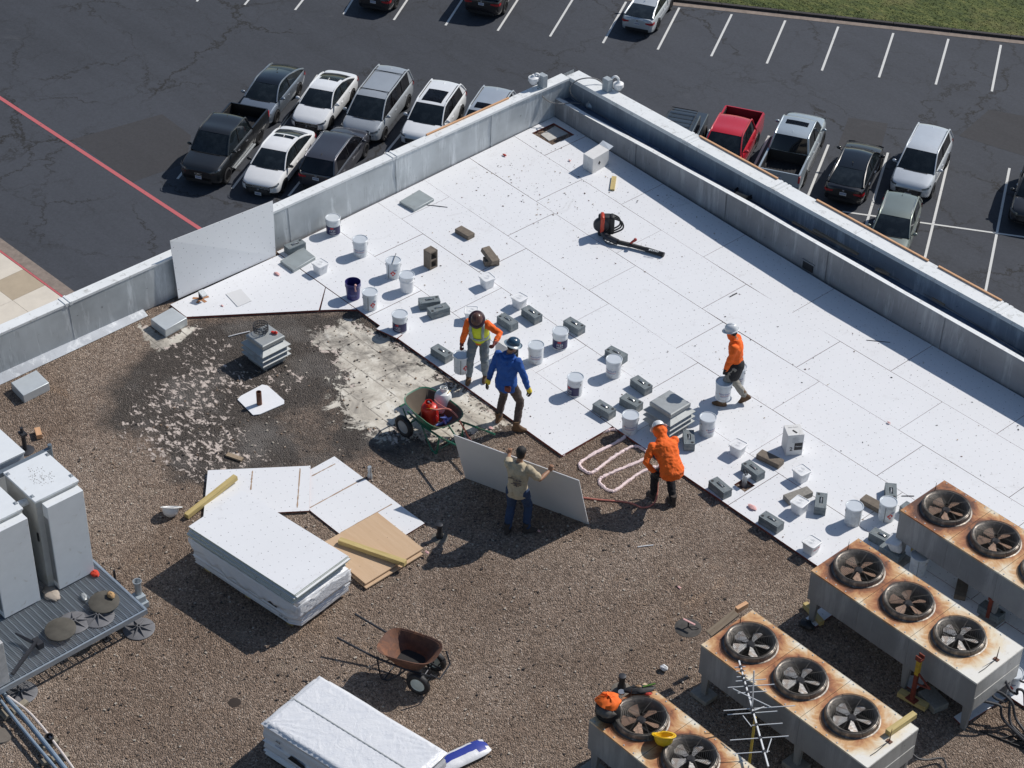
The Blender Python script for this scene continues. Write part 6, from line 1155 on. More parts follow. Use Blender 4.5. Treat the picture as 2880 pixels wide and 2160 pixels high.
o = crumple((0, 0, 0), (.07, .06, .05), WHITE, 'paper_ball', None, 60); p = T('H', 2090, 1025, RG); o.location = p + Vector((0, 0, .05)); tag(o, 'crumpled white paper ball on the gravel left of the fan units', 'litter')
r = empty('roof_drain', T('I', 35, 750, RG), 0, 'old drain pin with a pink strip in a dark tar patch', 'drain'); mb = MB(); mb.cyl((0, 0, 0), (0, 0, .14), .012); mb.tube([(.0, 0, .02), (.1, .05, .06), (.14, .1, .02)], .008, 5); mb.build('pin', DARK, r); mb = MB(); mb.box((-.1, -.015, .13), (.12, .015, .145), 0, Matrix.Rotation(.2, 4, 'Z')); mb.build('strip', PINKF, r); mb = MB(); mb.lathe([(.22, .001), (.16, .012), (.01, .018)], 20); mb.build('tar_patch', mat('tar_patch', (.07, .065, .06), .9, var=.4, sc_=14), r)
o = crumple((0, 0, 0), (.14, .10, .06), BLACK, 'black_bag', None, 61); p = T('I', 800, 745, RG); o.location = p + Vector((0, 0, .05)); tag(o, 'crumpled black plastic by the left leg of the middle fan unit', 'litter')
p = T('G', 1520, 1235, RG); mb = MB(); mb.lathe([(.10, .002), (.07, .006), (.01, .008)], 18); tag(mb.build('tar_spot', mat('tar_spot', (.035, .025, .02), .9), loc=p), 'round dark brown tar spot on the gravel', 'tar spot')
# ---------------------------------------------------------------- backpack blower
zb_ = lambda a, b, z: Z(1640, 560, 8.508, a, b, z)
p = zb_(560, 860, 0); r = empty('backpack_blower', (p.x, p.y, .002), math.atan2(.74, .67), 'black and red backpack leaf blower lying on the boards with its long tube', 'leaf blower')
loc = lambda a, b, z: Matrix.Rotation(-math.atan2(.74, .67), 3, 'Z') @ (zb_(a, b, z) - Vector((p.x, p.y, .002)))
c = loc(560, 640, .24); mb = MB(); mb.box((-.17, -.09, .0), (.10, .10, .46), 0, Matrix.Translation((c.x, c.y + .05, 0))); mb.build('motor_housing', BLACK, r, bev=.04)
mb = MB(); mb.lathe([(.002, -.05), (.15, -.05), (.17, -.02), (.17, .03), (.14, .06), (.002, .07)], 22, 0, Matrix.Translation((c.x - .10, c.y - .0, .27)) @ Matrix.Rotation(1.57, 4, 'X')); mb.build('fan_housing', DARK, r)
mb = MB(); mb.box((c.x - .13, c.y - .11, .10), (c.x - .05, c.y + .13, .50)); mb.build('engine_cover', mat('red_plastic', (.50, .05, .02), .35), r, bev=.03)
mb = MB(); mb.box((c.x + .05, c.y - .06, .05), (c.x + .16, c.y + .12, .48)); mb.build('back_pad', BLACK, r, bev=.04)
for k, (dx, dy) in enumerate(((.17, .02), (.2, -.05), (.15, .1))): mb = MB(); mb.tube(smooth_path([(c.x + .1, c.y + dy, .46), (c.x + dx + .1, c.y + dy - .02, .38), (c.x + dx + .12, c.y + dy, .2), (c.x + .1, c.y + dy, .08)], 5), .018, 5); mb.build('strap', BLACK, r)
mb = MB(); mb.tube(smooth_path([loc(470, 800, .12), loc(560, 900, .10), loc(700, 970, .09), loc(830, 1030, .08)], 5), .062, 12); mb.build('elbow', DARK, r)
mb = MB(); mb.tube([loc(840, 1030, .08), loc(1150, 1100, .07), loc(1160, 1102, .07), loc(1550, 1215, .06)], [.048, .048, .044, .044], 12); mb.build('blower_tube', BLACK, r); mb = MB(); mb.tube([loc(1500, 1200, .062), loc(1900, 1320, .055), loc(1930, 1330, .055)], [.05, .048, .052], 12); mb.build('nozzle', BLACK, r)
a_, b_ = loc(1600, 1215, .118), loc(1780, 1262, .112); mb = MB(); e_ = (b_ - a_).normalized(); text_flat(mb, 'ECHO', .075, Matrix.Translation((a_ + b_) / 2 + Vector((0, 0, .004))) @ Matrix.Rotation(math.atan2(e_.y, e_.x), 4, 'Z'), 0, .02); mb.build('printed_label', TIN, r)
mb = MB(); mb.tube([loc(1130, 1060, .10), loc(1180, 1020, .16), loc(1240, 985, .2)], [.02, .025, .03], 8); mb.ball(loc(1250, 970, .21), .035); mb.build('throttle_grip', mat('red_grip', (.4, .04, .03), .4), r); mb = MB(); mb.tube(smooth_path([loc(480, 880, .1), loc(520, 1010, .03), loc(640, 1080, .03), loc(900, 1050, .05), loc(1130, 1060, .1)], 5), .007, 5); mb.build('throttle_cable', BLACK, r)
# ---------------------------------------------------------------- cars
GLS = glass('car_glass', (.010, .014, .017)); GLT = glass('tinted_glass', (.006, .006, .008)); TYRE = mat('tyre', (.022, .022, .024), .8); PLATE = mat('number_plate', (.62, .64, .68), .5)
RIMS = {'silver': mat('silver_rim', (.42, .42, .43), .35, .7), 'black': mat('black_rim', (.02, .02, .022), .4), 'chrome': mat('chrome_rim', (.6, .6, .62), .2, .9)}
HEADL = mat('headlamp', (.16, .18, .20), .1, .2, var=.6, sc_=14, coat=1.0); TAILL = mat('tail_lamp', (.42, .015, .02), .2, coat=.8); TRIM = mat('black_trim', (.02, .02, .022), .5); CHR = mat('chrome_trim', (.5, .5, .5), .2, .9)
_w = {}
def wheel_meshes(r_, rim):
    k = (round(r_, 2), rim)
    if k not in _w:
        a = MB(); wheel_geo(a, Vector((0, 0, 0)), (0, 1, 0), r_, .24); b = MB(); q = Vector((0, 1, 0)).to_track_quat('Z', 'Y').to_matrix().to_4x4()
        b.lathe([(r_ * .64, -.06), (r_ * .66, .085), (r_ * .58, .085), (r_ * .56, .02), (.002, .02)], 24, 1, q, caps=False); 
        for s_ in (-1, 1):
            for i in range(5):
                M = q @ Matrix.Rotation(i * 1.2566, 4, 'Z'); b.box((.03, -.028, .03 if s_ > 0 else -.07), (r_ * .60, .028, .07 if s_ > 0 else -.03), 0, M)
            b.lathe([(.055, s_ * .08), (.002, s_ * .085)], 10, 0, q, caps=False)
        _w[k] = (a.mesh('tyre', [TYRE]), b.mesh('rim', [RIMS[rim], TRIM]))
    return _w[k]
def car(ref, lp, yaw, kind, col, label, L=4.8, W=1.84, H=1.45, rim='silver', metal=0.0, roofcol=None, sunroof=None, rails=False, bars=False, text=None, fast=0.0, tint=False, belt=None, mirror=None, rough=.35):
    c_, s_ = math.cos(yaw), math.sin(yaw); loc = (ref.x - (c_ * lp[0] - s_ * lp[1]), ref.y - (s_ * lp[0] + c_ * lp[1]), GZ + .001)
    r = empty({'pickup': 'pickup_truck', 'suv': 'parked_suv', 'van': 'parked_minivan'}.get(kind, 'parked_car'), loc, yaw, label, {'pickup': 'pickup truck', 'suv': 'suv', 'van': 'minivan'}.get(kind, 'car'), 'vehicles parked below the building')
    P = paint('car_paint', col, metal, rough); RP = P if roofcol is None else paint('roof_paint', roofcol, 0, .12); hl = L / 2; w = W / 2; GL_ = GLT if tint else GLS
    tall = kind in ('suv', 'van', 'pickup'); zb = .22 if not tall else .28
    zc = belt or {'sedan': .93, 'suv': 1.08, 'van': 1.08, 'pickup': 1.20}[kind]; zn = {'sedan': .66, 'suv': .86, 'van': .78, 'pickup': 1.06}[kind]; zr = {'sedan': .98, 'suv': 1.08, 'van': 1.06, 'pickup': 1.20}[kind]
    hood = {'sedan': 1.18, 'suv': 1.12, 'van': .86, 'pickup': 1.28}[kind]; xc = hl - hood
    if kind == 'pickup': xr_, xb = xc - 2.35, xc - 2.62
    elif kind == 'sedan': xb = -hl + .52 - fast * .32; xr_ = xb + .95
    else: xb = -hl + .16; xr_ = xb + (.38 if kind == 'suv' else .2)
    xf = xc - (.80 if kind != 'van' else .9) + (.15 if kind == 'pickup' else 0)
    st = [(-hl, .70, .80, .42), (-hl + .02, .80, .90, .36), (-hl + .09, .91, .97, .26), (-hl + .25, .965, 1, .22), (-hl + .6, .99, 1, .22), (-hl + 1.2, 1, 1, .22), (0, 1, 1, .22), (xc, 1, 1, .22), (hl - .9, 1, .97, .22), (hl - .6, .985, None, .22), (hl - .32, .95, None, .24), (hl - .13, .87, None, .3), (hl - .04, .76, None, .38), (hl, .64, None, .46)]
    def ztop(x):
        if x > xc: t_ = (x - xc) / hood; return zc + (zn - zc) * (t_ ** 1.7) - (.12 * max(0, (t_ - .86) / .14) ** 1.5)
        if kind == 'pickup': return zr
        if x < xb and kind == 'sedan': return zr - .02 * (xb - x) / .5
        return zc + (zr - zc) * (xc - x) / (xc + hl)
    x_end = -hl if kind != 'pickup' else xb - .02
    rs = []
    for x, wf, zf, z_b in st:
        if kind == 'pickup' and x < x_end - .01: continue
        zt = ztop(x) * (zf if (zf and zf < 1 and x < -hl + .3) else 1); b = z_b + (zb - .22)
        if tall and x < -hl + .1: zt = ztop(x) * (1 - (1 - (zf or 1)) * .3)
        q = [(.80, b), (.965, b + .05), (1.0, b + .2), (1.005, (b + zt) / 2 + .08), (.985, zt - .16), (.955, zt - .07), (.89, zt - .012), (.70, zt + .018), (.35, zt + .035)]
        ring = [(x, wf * w * y, z) for y, z in q] + [(x, 0, zt + .04)] + [(x, -wf * w * y, z) for y, z in reversed(q)]; rs.append(ring)
    if kind == 'pickup': rs.insert(0, [(x_end, y, z) for _, y, z in rs[0]])
    mb = MB(); mb.rings([[Vector(p) for p in g_] for g_ in rs][::-1], 0); body = mb.build('body', P, r, ang=.55)
    if kind == 'pickup':
        bx = x_end - .01; mb = MB()
        for sy in (-1, 1):
            mb.rings([[Vector((x, sy * y * (w if x > -hl + .1 else w * .97), z)) for y, z in ((.86, .30), (1.0, .36), (1.01, .75), (.985, 1.12), (.97, 1.20), (.89, 1.20), (.885, .62), (.86, .55))] for x in (bx, -hl + .12, -hl + .02)], 0)
        mb.box((-hl, -w * .90, .50), (-hl + .06, w * .90, 1.20)); mb.box((-hl - .07, -w * .93, .40), (-hl + .05, w * .93, .58), 1); mb.build('bed', [P, CHR], r, ang=.5)
        mb = MB(); mb.box((-hl + .062, -w * .883, .60), (bx, w * .883, .64)); mb.box((bx - .03, -w * .883, .64), (bx - .004, w * .883, 1.16))
        for i in range(12): mb.box((-hl + .07, -w * .82 + i * w * .149, .641), (bx - .05, -w * .82 + i * w * .149 + .05, .66))
        for sy in (-1, 1): mb.box((-hl + .07, min(sy * w * .884, sy * w * .87), .64), (bx - .03, max(sy * w * .884, sy * w * .87), 1.14))
        mb.build('bed_liner', TRIM, r, ang=0)
        mb = MB()
        for sy in (-1, 1): mb.box((bx, min(sy * w * .99, sy * w * 1.06), .34), (bx + 2.3, max(sy * w * .99, sy * w * 1.08), .38))
        mb.build('running_board', GALV if col[0] < .1 else TRIM, r, ang=0)
    # greenhouse
    zbf, zbr = ztop(xc) + .02, (ztop(xb) if kind != 'sedan' else zr) + .02; zf_ = H - .05
    rc = [Vector((xc, 0, zbf)), Vector((xf, 0, zf_)), Vector(((xf + xr_) / 2 + .1, 0, H)), Vector((xr_, 0, zf_ - (.02 if tall else .03))), Vector((xb, 0, zbr))]
    if kind == 'sedan': rc[3] = Vector((xr_, 0, zf_ - .05 - .05 * fast))
    ws = [rc[0].lerp(rc[1], t_ / 6) + Vector((0, 0, .045 * math.sin(math.pi * t_ / 6))) for t_ in range(7)]
    rf = smooth_path([rc[0], rc[1], rc[2], rc[3], rc[4]], 6)[6:18] + [rc[3]]
    rw_ = [rc[3].lerp(rc[4], t_ / 5) + Vector((0, 0, (.04 if kind == 'sedan' else .02) * math.sin(math.pi * t_ / 5))) for t_ in range(6)]
    wb_, wr_ = w * .90, w * (.70 if kind == 'sedan' else .76)
    def hwid(z): t_ = max(0, min(1, (z - min(zbf, zbr)) / (zf_ - min(zbf, zbr)))); return wb_ + (wr_ - wb_) * t_
    cols = [-1, -.8, -.45, 0, .45, .8, 1]
    def patch(curve, bx_, dz, name, m, par=r, inset=1.0):
        mb = MB(); n = len(curve); rows = []
        for i, p in enumerate(curve):
            hwd = hwid(p.z) * inset; rows.append([Vector((p.x + bx_(i / (n - 1)) * (1 - c * c), hwd * c, p.z + dz * (1 - c * c))) for c in cols])
        mb.rings(rows, 0, False, False); mb.f = [tuple(reversed(f)) for f in mb.f]; return mb.build(name, m, par, ang=.8)
    patch(ws, lambda t_: .16 * (1 - t_) + .05 * t_, .02, 'windshield', GLS); patch(rf, lambda t_: .05 * (1 - t_) - .05 * t_, .035, 'roof', RP); patch(rw_, lambda t_: -.05 - .08 * t_, .02, 'rear_window', GLT if tall or tint else GLS)
    edge = ws[:-1] + rf[:-1] + rw_
    for sy in (-1, 1):
        mb = MB(); n = len(edge); top = [Vector((p.x, sy * hwid(p.z), p.z)) for p in edge]; bot = [Vector((xc + (xb - xc) * i / (n - 1), sy * wb_ * 1.01, ztop(xc + (xb - xc) * i / (n - 1)) - .03)) for i in range(n)]
        bot = [Vector((t.x, b.y, ztop(t.x) - .03)) for t, b in zip(top, bot)]
        mb.rings([top, bot] if sy < 0 else [bot, top], 0, False, False); mb.build('side_window', GL_, r, ang=.8)
        rr_ = .034; mb = MB(); mb.tube([p + Vector((0, 0, .004)) for p in top], [rr_ * (1 if i < 7 else (1.1 if i < n - 6 else 1.6)) for i in range(n)], 8); mb.build('pillar', P, r)
        for fx in ((.48,) if kind != 'van' else (.36, .66)):
            xx = xc + (xb - xc) * fx; zt_ = float(np.interp(-xx, [-p.x for p in edge], [p.z for p in edge])); mb = MB(); mb.tube([(xx, sy * (wb_ + .005), ztop(xx)), (xx - .06, sy * (hwid(zt_) + .0), zt_)], .03, 6); mb.build('pillar', TRIM, r)
        if tall and kind != 'pickup':
            mb = MB(); q_ = [Vector((xb, sy * wb_ * 1.012, zbr)), Vector((xb + .45, sy * wb_ * 1.012, zbr)), Vector((xr_ + .22, sy * hwid(zf_ - .04) * 1.012, zf_ - .03)), Vector((xr_, sy * hwid(zf_) * 1.012, zf_ - .03))]; mb.add(q_, [(0, 1, 2, 3) if sy < 0 else (3, 2, 1, 0)]); mb.build('rear_pillar', P, r, ang=0)
        # door gaps, handles, arch, mirror
        mb = MB(); ys = sy * w * 1.003
        for xx in ((xc - .02), (xc + (xb - xc) * .44), max(xc + (xb - xc) * .80, -hl + 1.45)):
            mb.add([(xx - .007, ys, zb + .2), (xx + .007, ys, zb + .2), (xx + .007, sy * w * .992, ztop(xx) - .12), (xx - .007, sy * w * .992, ztop(xx) - .12)], [(0, 1, 2, 3), (3, 2, 1, 0)])
        mb.build('door_gap', TRIM, r, ang=0)
        for xx in (xc + (xb - xc) * .38, xc + (xb - xc) * .72):
            mb = MB(); mb.box((xx - .09, min(ys, ys + sy * .02), ztop(xx) - .25), (xx + .09, max(ys, ys + sy * .02), ztop(xx) - .22)); mb.build('door_handle', P if col[0] > .3 else CHR, r, ang=0)
        mb = MB(); mb.ball((xc - .30, sy * (w + .11), zc + .10), .1, 10, 6, 0, (.7, 1.15, .75)); mb.cyl((xc - .32, sy * w * .93, zc + .0), (xc - .30, sy * (w + .08), zc + .06), .03, n=6); mb.build('mirror', mirror or P, r)
    wr = {'pickup': .40, 'suv': .37, 'van': .35}.get(kind, .335); xw = (hl - .92, -hl + (1.02 if kind != 'pickup' else 1.22))
    tm, rm = wheel_meshes(wr, rim)
    for xx in xw:
        for sy in (-1, 1):
            mb = MB(); n = 20; R_ = wr * 1.14; pts = [(xx + R_ * math.cos(math.pi * k / n), sy * (w * 1.006), wr * .95 + R_ * math.sin(math.pi * k / n)) for k in range(n + 1)] + [(xx - R_, sy * w * 1.006, zb), (xx + R_, sy * w * 1.006, zb)]
            mb.add(pts, [tuple(range(len(pts))), tuple(range(len(pts) - 1, -1, -1))]); mb.build('wheel_arch', TRIM, r, ang=0)
            t_ = inst('wheel', tm, r, (xx, sy * (w - .085), wr)); inst('rim', rm, t_)
    for sy in (-1, 1):
        zh = ztop(hl - .3) - .05; mb = MB(); mb.rings([[(hl - .36, sy * w * .955, zh + .045), (hl - .36, sy * w * .97, zh - .02), (hl - .2, sy * w * .945, zh - .03), (hl - .06, sy * w * .80, zh - .09), (hl + .012, sy * w * .62, zh - .10)], [(hl - .37, sy * w * .93, zh + .058), (hl - .3, sy * w * .92, zh + .062), (hl - .16, sy * w * .88, zh + .03), (hl - .06, sy * w * .74, zh - .01), (hl - .005, sy * w * .60, zh - .03)]], 0, False, False); mb.f += [tuple(reversed(f)) for f in mb.f]; mb.m += mb.m; mb.build('headlight', HEADL, r, ang=0)
        zt_ = {'sedan': .80, 'suv': .95, 'van': .95, 'pickup': .98}[kind]; mb = MB()
        if kind == 'pickup': mb.box((-hl - .012, min(sy * w * .90, sy * w * .99), .78), (-hl + .10, max(sy * w * .90, sy * w * .985), 1.12))
        else: mb.rings([[(-hl + .30, sy * w * .99, zt_ + .03), (-hl + .10, sy * w * .945, zt_ + .03), (-hl - .0, sy * w * .83, zt_ + .02), (-hl - .012, sy * w * .5, zt_ + .01)], [(-hl + .26, sy * w * 1.0, zt_ - .09), (-hl + .10, sy * w * .955, zt_ - .11), (-hl + .005, sy * w * .84, zt_ - .11), (-hl - .012, sy * w * .52, zt_ - .07)]], 0, False, False); mb.f += [tuple(reversed(f)) for f in mb.f]; mb.m += mb.m
        mb.build('tail_light', TAILL, r, ang=0)
    mb = MB(); zg0, zg1 = zn - .36, zn - .15; mb.box((hl - .07, -w * .60, zg0), (hl + .010, w * .60, zg1)); mb.box((hl - .07, -w * .62, zb + .10), (hl - .0, w * .62, zg0 - .06))
    for i in range(5): mb.box((hl + .010, -w * .48, zg0 + .02 + i * .040), (hl + .014, w * .48, zg0 + .026 + i * .040), 1)
    mb.build('grille', [TRIM, CHR if kind != 'pickup' else TRIM], r, ang=0)
    mb = MB(); mb.box((hl + .015, -.155, zg0 - .13), (hl + .022, .155, zg0 + .02)); mb.box((-hl - .022, -.155, .62 if kind == 'sedan' else .80), (-hl - .013, .155, .77 if kind == 'sedan' else .95))
    for i in range(6): mb.box((-hl - .0245, -.12 + i * .042, .67 if kind == 'sedan' else .85), (-hl - .0225, -.095 + i * .042, .73 if kind == 'sedan' else .91), 1); mb.box((hl + .0225, -.12 + i * .042, zg0 - .09), (hl + .0245, -.095 + i * .042, zg0 - .02), 1)
    mb.build('number_plate', [PLATE, BLUEP], r, ang=0)
    if kind != 'pickup':
        mb = MB(); mb.box((-hl - .006, -w * .70, .30), (-hl + .05, w * .70, .44)); mb.build('rear_bumper', TRIM, r, ang=0)
    if sunroof:
        x0, x1 = sunroof; mb = MB(); rows = []
        for q_ in range(9):
            xx = x0 + (x1 - x0) * q_ / 8; zz0 = float(np.interp(-xx, [-p.x for p in edge], [p.z for p in edge])); rows.append([(xx, c_ * w * .52, zz0 + .042 * (1 - (c_ * .62) ** 2) + .006) for c_ in (-1, -.5, 0, .5, 1)])
        mb.rings(rows, 0, False, False); mb.f += [tuple(reversed(f)) for f in mb.f]; mb.m += mb.m; mb.build('sunroof', GLT, r, ang=0)
    if rails:
        for sy in (-1, 1): mb = MB(); mb.tube([(xf - .25, sy * wr_ * .93, zf_ + .02), (xf - .35, sy * wr_ * .93, zf_ + .07), (xr_ + .3, sy * wr_ * .93, zf_ + .07), (xr_ + .2, sy * wr_ * .93, zf_ + .02)], .018, 6); mb.build('roof_rail', CHR if rails == 'chrome' else TRIM, r)
    if tall:
        for k in range(4): yk = (-.45 + .3 * k) * wr_; mb = MB(); mb.tube([(xf - .75, yk, H + .012), (xr_ + .45, yk, H + .002)], .012, 5); mb.build('roof_rib', RP, r)
    if bars:
        for xx in (xf - .5, xr_ + .7): mb = MB(); mb.tube([(xx, -wr_ * .95, H + .06), (xx, wr_ * .95, H + .06)], .018, 6); mb.build('roof_bar', TRIM, r)
    mb = MB(); mb.add([(xr_ + .22, -.015, H), (xr_ + .42, 0, H + .01), (xr_ + .2, .015, H), (xr_ + .2, 0, H + .08)], [(0, 1, 3), (1, 2, 3), (2, 0, 3)]); mb.build('roof_antenna', TRIM if col[0] < .3 else P, r, ang=0)
    mb = MB(); mb.tube([(xc + .13, -w * .55, zbf + .015), (xc + .16, 0, zbf + .03), (xc + .13, w * .6, zbf + .015)], .012, 4); mb.build('wiper', TRIM, r)
    if text: mb = MB(); text_flat(mb, text, .17, Matrix.Translation((hl + .02, 0, zn - .24)) @ Matrix.Rotation(R(90), 4, 'Z') @ Matrix.Rotation(R(78), 4, 'X'), 0, .02); mb.build('badge', CHR, r, ang=0)
    else: mb = MB(); mb.lathe([(.05, 0), (.04, .012), (.002, .012)], 12, 0, Matrix.Translation((hl + .014, 0, zn - .2)) @ Matrix.Rotation(R(90), 4, 'Y')); mb.lathe([(.05, 0), (.04, .012), (.002, .012)], 12, 0, Matrix.Translation((-hl - .012, 0, .86 if kind == 'sedan' else 1.0)) @ Matrix.Rotation(R(-90), 4, 'Y')); mb.build('badge', CHR, r)
    return r
FY, RY = R(-60), R(120)
def gz(x, y, z=0.0): return at(x, y, GZ + z)
def tg(c, a, b, z=0.0): return T(c, a, b, GZ + z)
car(tg('A', 1478, 1185), (2.9 - .92, 1.0, 0), FY, 'pickup', (.012, .013, .014), 'black crew cab pickup with GMC on its grille, front left of the row', 5.8, 2.03, 1.93, 'black', text='GMC')
car(tg('A', 1797, 795), (2.35 - .92, .92, 0), FY, 'sedan', (.26, .30, .35), 'dark silver fastback sedan with a black glass roof, rear left', 4.7, 1.85, 1.44, 'silver', .6, (.006, .007, .009), fast=1.0, rough=.3)
car(tg('A', 2150, 835), (2.35 - .92, .91, 0), FY, 'sedan', (.78, .80, .82), 'white sedan with a dark wide grille, parked behind another white sedan', 4.7, 1.82, 1.42, 'black', sunroof=(-.55, -.95))
car(tg('A', 1848, 1240), (2.45 - .92, .92, 0), FY, 'sedan', (.80, .81, .82), 'white sedan with black mirrors, front row next to the black pickup', 4.9, 1.86, 1.45, 'black', sunroof=(-.6, -.9), mirror=TRIM)
car(gz(887.4, 503.5, .88), (-2.4, 0, 0), RY, 'suv', (.085, .085, .10), 'dark grey suv seen from behind above the left parapet', 4.75, 1.86, 1.68, 'silver', .6, rails='chrome', tint=True)
car(tg('B', 285, 908), (2.55 - .92, .99, 0), FY, 'van', (.42, .45, .48), 'silver minivan with two black roof bars', 5.15, 1.98, 1.75, 'silver', .3, rails=True, bars=True, tint=True)
car(Z(960, 160, 4.148, 1400, 725, GZ), (-2.35 + 1.02, .94, 0), FY, 'suv', (.78, .80, .82), 'white suv with a large dark sunroof', 4.7, 1.9, 1.65, 'silver', sunroof=(.30, -.80), rails=True, tint=True, belt=1.04)
car(Z(960, 160, 4.148, 1810, 390, GZ + 1.72), (-2.4 + .85, 0, 0), FY, 'suv', (.54, .58, .62), 'silver suv mostly hidden behind the left parapet near the corner', 4.8, 1.9, 1.72, 'silver', .5, sunroof=(.34, -.15), rails=True)
car(tg('B', 205, -6, .85), (-2.4, 0, 0), RY, 'sedan', (.012, .012, .014), 'dark car cut by the top picture edge, leftmost of the far row', 4.8, 1.85, 1.45, 'silver')
car(tg('B', 908, 25, .85), (-2.55, 0, 0), RY, 'suv', (.014, .012, .014), 'black suv with a tow hitch at the top picture edge', 5.2, 2.0, 1.85, 'silver', tint=True)
car(tg('B', 1915, 155, .68), (-2.15, 0, 0), R(118), 'sedan', (.56, .60, .63), 'silver white hatchback coupe seen from behind, alone in the far row', 4.3, 1.74, 1.34, 'silver', .3, fast=.9, sunroof=(.35, -.1))
car(Z(1960, 280, 5.185, 870, 690, GZ), (-2.75 + 1.22, .99, 0), R(-62), 'pickup', (.52, .014, .030), 'red pickup with peeling roof paint beyond the right parapet', 5.5, 1.98, 1.85, 'silver')
bpy.data.objects['pickup_truck.001'] if False else None
car(Z(1960, 280, 5.185, 1485, 1180, GZ + .95), (-2.9, -.95, 0), R(118), 'pickup', (.46, .52, .56), 'silver pickup with a sunroof and empty black bed beyond the right parapet', 5.8, 2.03, 1.93, 'chrome', .45, sunroof=(.5, .15))
car(Z(2320, 320, 4.1475, 210, 935, GZ + .69), (-2.4, 0, 0), R(117), 'sedan', (.008, .008, .010), 'black coupe seen from behind with red tail lamps', 4.8, 1.86, 1.44, 'silver', 0, (.006, .007, .008), fast=.6)
car(Z(2320, 320, 4.1475, 1250, 975, GZ), (2.42 - .92, .97, 0), R(-65), 'suv', (.62, .66, .70), 'light silver suv facing the building with ribbed roof', 4.85, 1.93, 1.74, 'silver', .3, rails='chrome', tint=True)
car(Z(2320, 320, 4.1475, 915, 925, GZ + 1.62), (-2.2 + .55, 0, 0), R(-61), 'suv', (.25, .285, .255), 'greenish grey suv nose to nose behind the right parapet', 4.4, 1.82, 1.62, 'silver', .5, rails='chrome')
car(tg('C', 2128, 1400, .6), (2.3, -.82, 0), R(-62), 'suv', (.02, .021, .025), 'black suv cut by the right picture edge', 4.8, 1.9, 1.7, 'silver')
# jeep with roof rack
jp = tg('C', 0, 745, 1.95); r = empty('parked_jeep', (jp.x, jp.y, GZ), RY, 'dark off roader with a roof basket, almost hidden by the right parapet', 'off road car', 'vehicles parked below the building')
JM = paint('dark_jeep_paint', (.05, .065, .08), .3); mb = MB(); mb.box((-2.0, -.85, .5), (2.0, .85, 1.1)); mb.box((-1.9, -.78, 1.1), (.5, .78, 1.82)); mb.box((-2.1, -.9, .45), (-2.0, .9, .6)); mb.build('body', JM, r, bev=.06); mb = MB()
for i in range(7): mb.tube([(-1.7 + i * .35, -.6, 1.92), (-1.7 + i * .35, .6, 1.92)], .015, 5)
mb.tube([(-1.75, -.62, 2.02), (.45, -.62, 2.02), (.45, .62, 2.02), (-1.75, .62, 2.02), (-1.75, -.62, 2.02)], .02, 6); mb.build('roof_basket', TRIM, r)
mb = MB(); mb.box((-1.905, -.6, 1.25), (-1.895, .6, 1.7)); mb.box((-1.7, -.785, 1.25), (.3, -.779, 1.7)); mb.box((-1.7, .779, 1.25), (.3, .785, 1.7)); mb.build('window', GLT, r, ang=0); tm, rm = wheel_meshes(.40, 'black')
for xx in (1.3, -1.25):
    for sy in (-1, 1): t_ = inst('wheel', tm, r, (xx, sy * .8, .40)); inst('rim', rm, t_)
sp = inst('spare_wheel', tm, r, (-2.12, 0, 1.1), (0, 0, 1.57)); inst('rim', rm, sp)
# things lying between the cars
mb = MB(); mb.box((-.02, -.35, 0), (.16, .35, .12)); o = mb.build('wheel_stop', mat('wheel_stop_white', (.62, .62, .60), .8), bev=.02); p = Z(480, 160, 4.148, 1665, 1030, GZ); o.location = (p.x, p.y, GZ); o.rotation_euler = (0, 0, FY + .2); tag(o, 'white parking block between the white sedan and the dark suv', 'wheel stop')
# ---------------------------------------------------------------- people
FOLD = bpy.data.textures.new('folds', 'CLOUDS'); FOLD.noise_scale = .075; FOLD.noise_depth = 2
def bake(o, voxel, fold=0.0, smooth=4):
    m = o.modifiers.new('remesh', 'REMESH'); m.mode = 'VOXEL'; m.voxel_size = voxel; m.use_smooth_shade = True
    if smooth: s_ = o.modifiers.new('smooth', 'SMOOTH'); s_.factor = .5; s_.iterations = smooth
    if fold: d = o.modifiers.new('folds', 'DISPLACE'); d.texture = FOLD; d.strength = fold; d.mid_level = .5; d.texture_coords = 'LOCAL'
    dg = bpy.context.evaluated_depsgraph_get(); dg.update(); me = bpy.data.meshes.new_from_object(o.evaluated_get(dg)); o.modifiers.clear(); old = o.data; mats = [x for x in old.materials]; o.data = me; me.name = old.name
    if not me.materials:
        for x in mats: me.materials.append(x)
    me.polygons.foreach_set('use_smooth', [True] * len(me.polygons)); bpy.data.meshes.remove(old); return o
def ringv(c, side, dirn, a, b, n=18):
    f = dirn.cross(side).normalized(); return [c + side * a * math.cos(2 * math.pi * j / n) + f * b * math.sin(2 * math.pi * j / n) for j in range(n)]
def limb(mb, pts, rad, n=12):
    """tapered tube with rounded ends"""
    mb.tube(pts, rad, n); mb.ball(pts[0], rad[0], n, 7); mb.ball(pts[-1], rad[-1], n, 7)
def ik(a, b, l1, l2, pole):
    d = b - a; L = min(d.length, (l1 + l2) * .998); u = d.normalized(); x = (L * L + l1 * l1 - l2 * l2) / (2 * L); h = math.sqrt(max(0, l1 * l1 - x * x)); p = (pole - u * pole.dot(u)).normalized(); return a + u * x + p * h
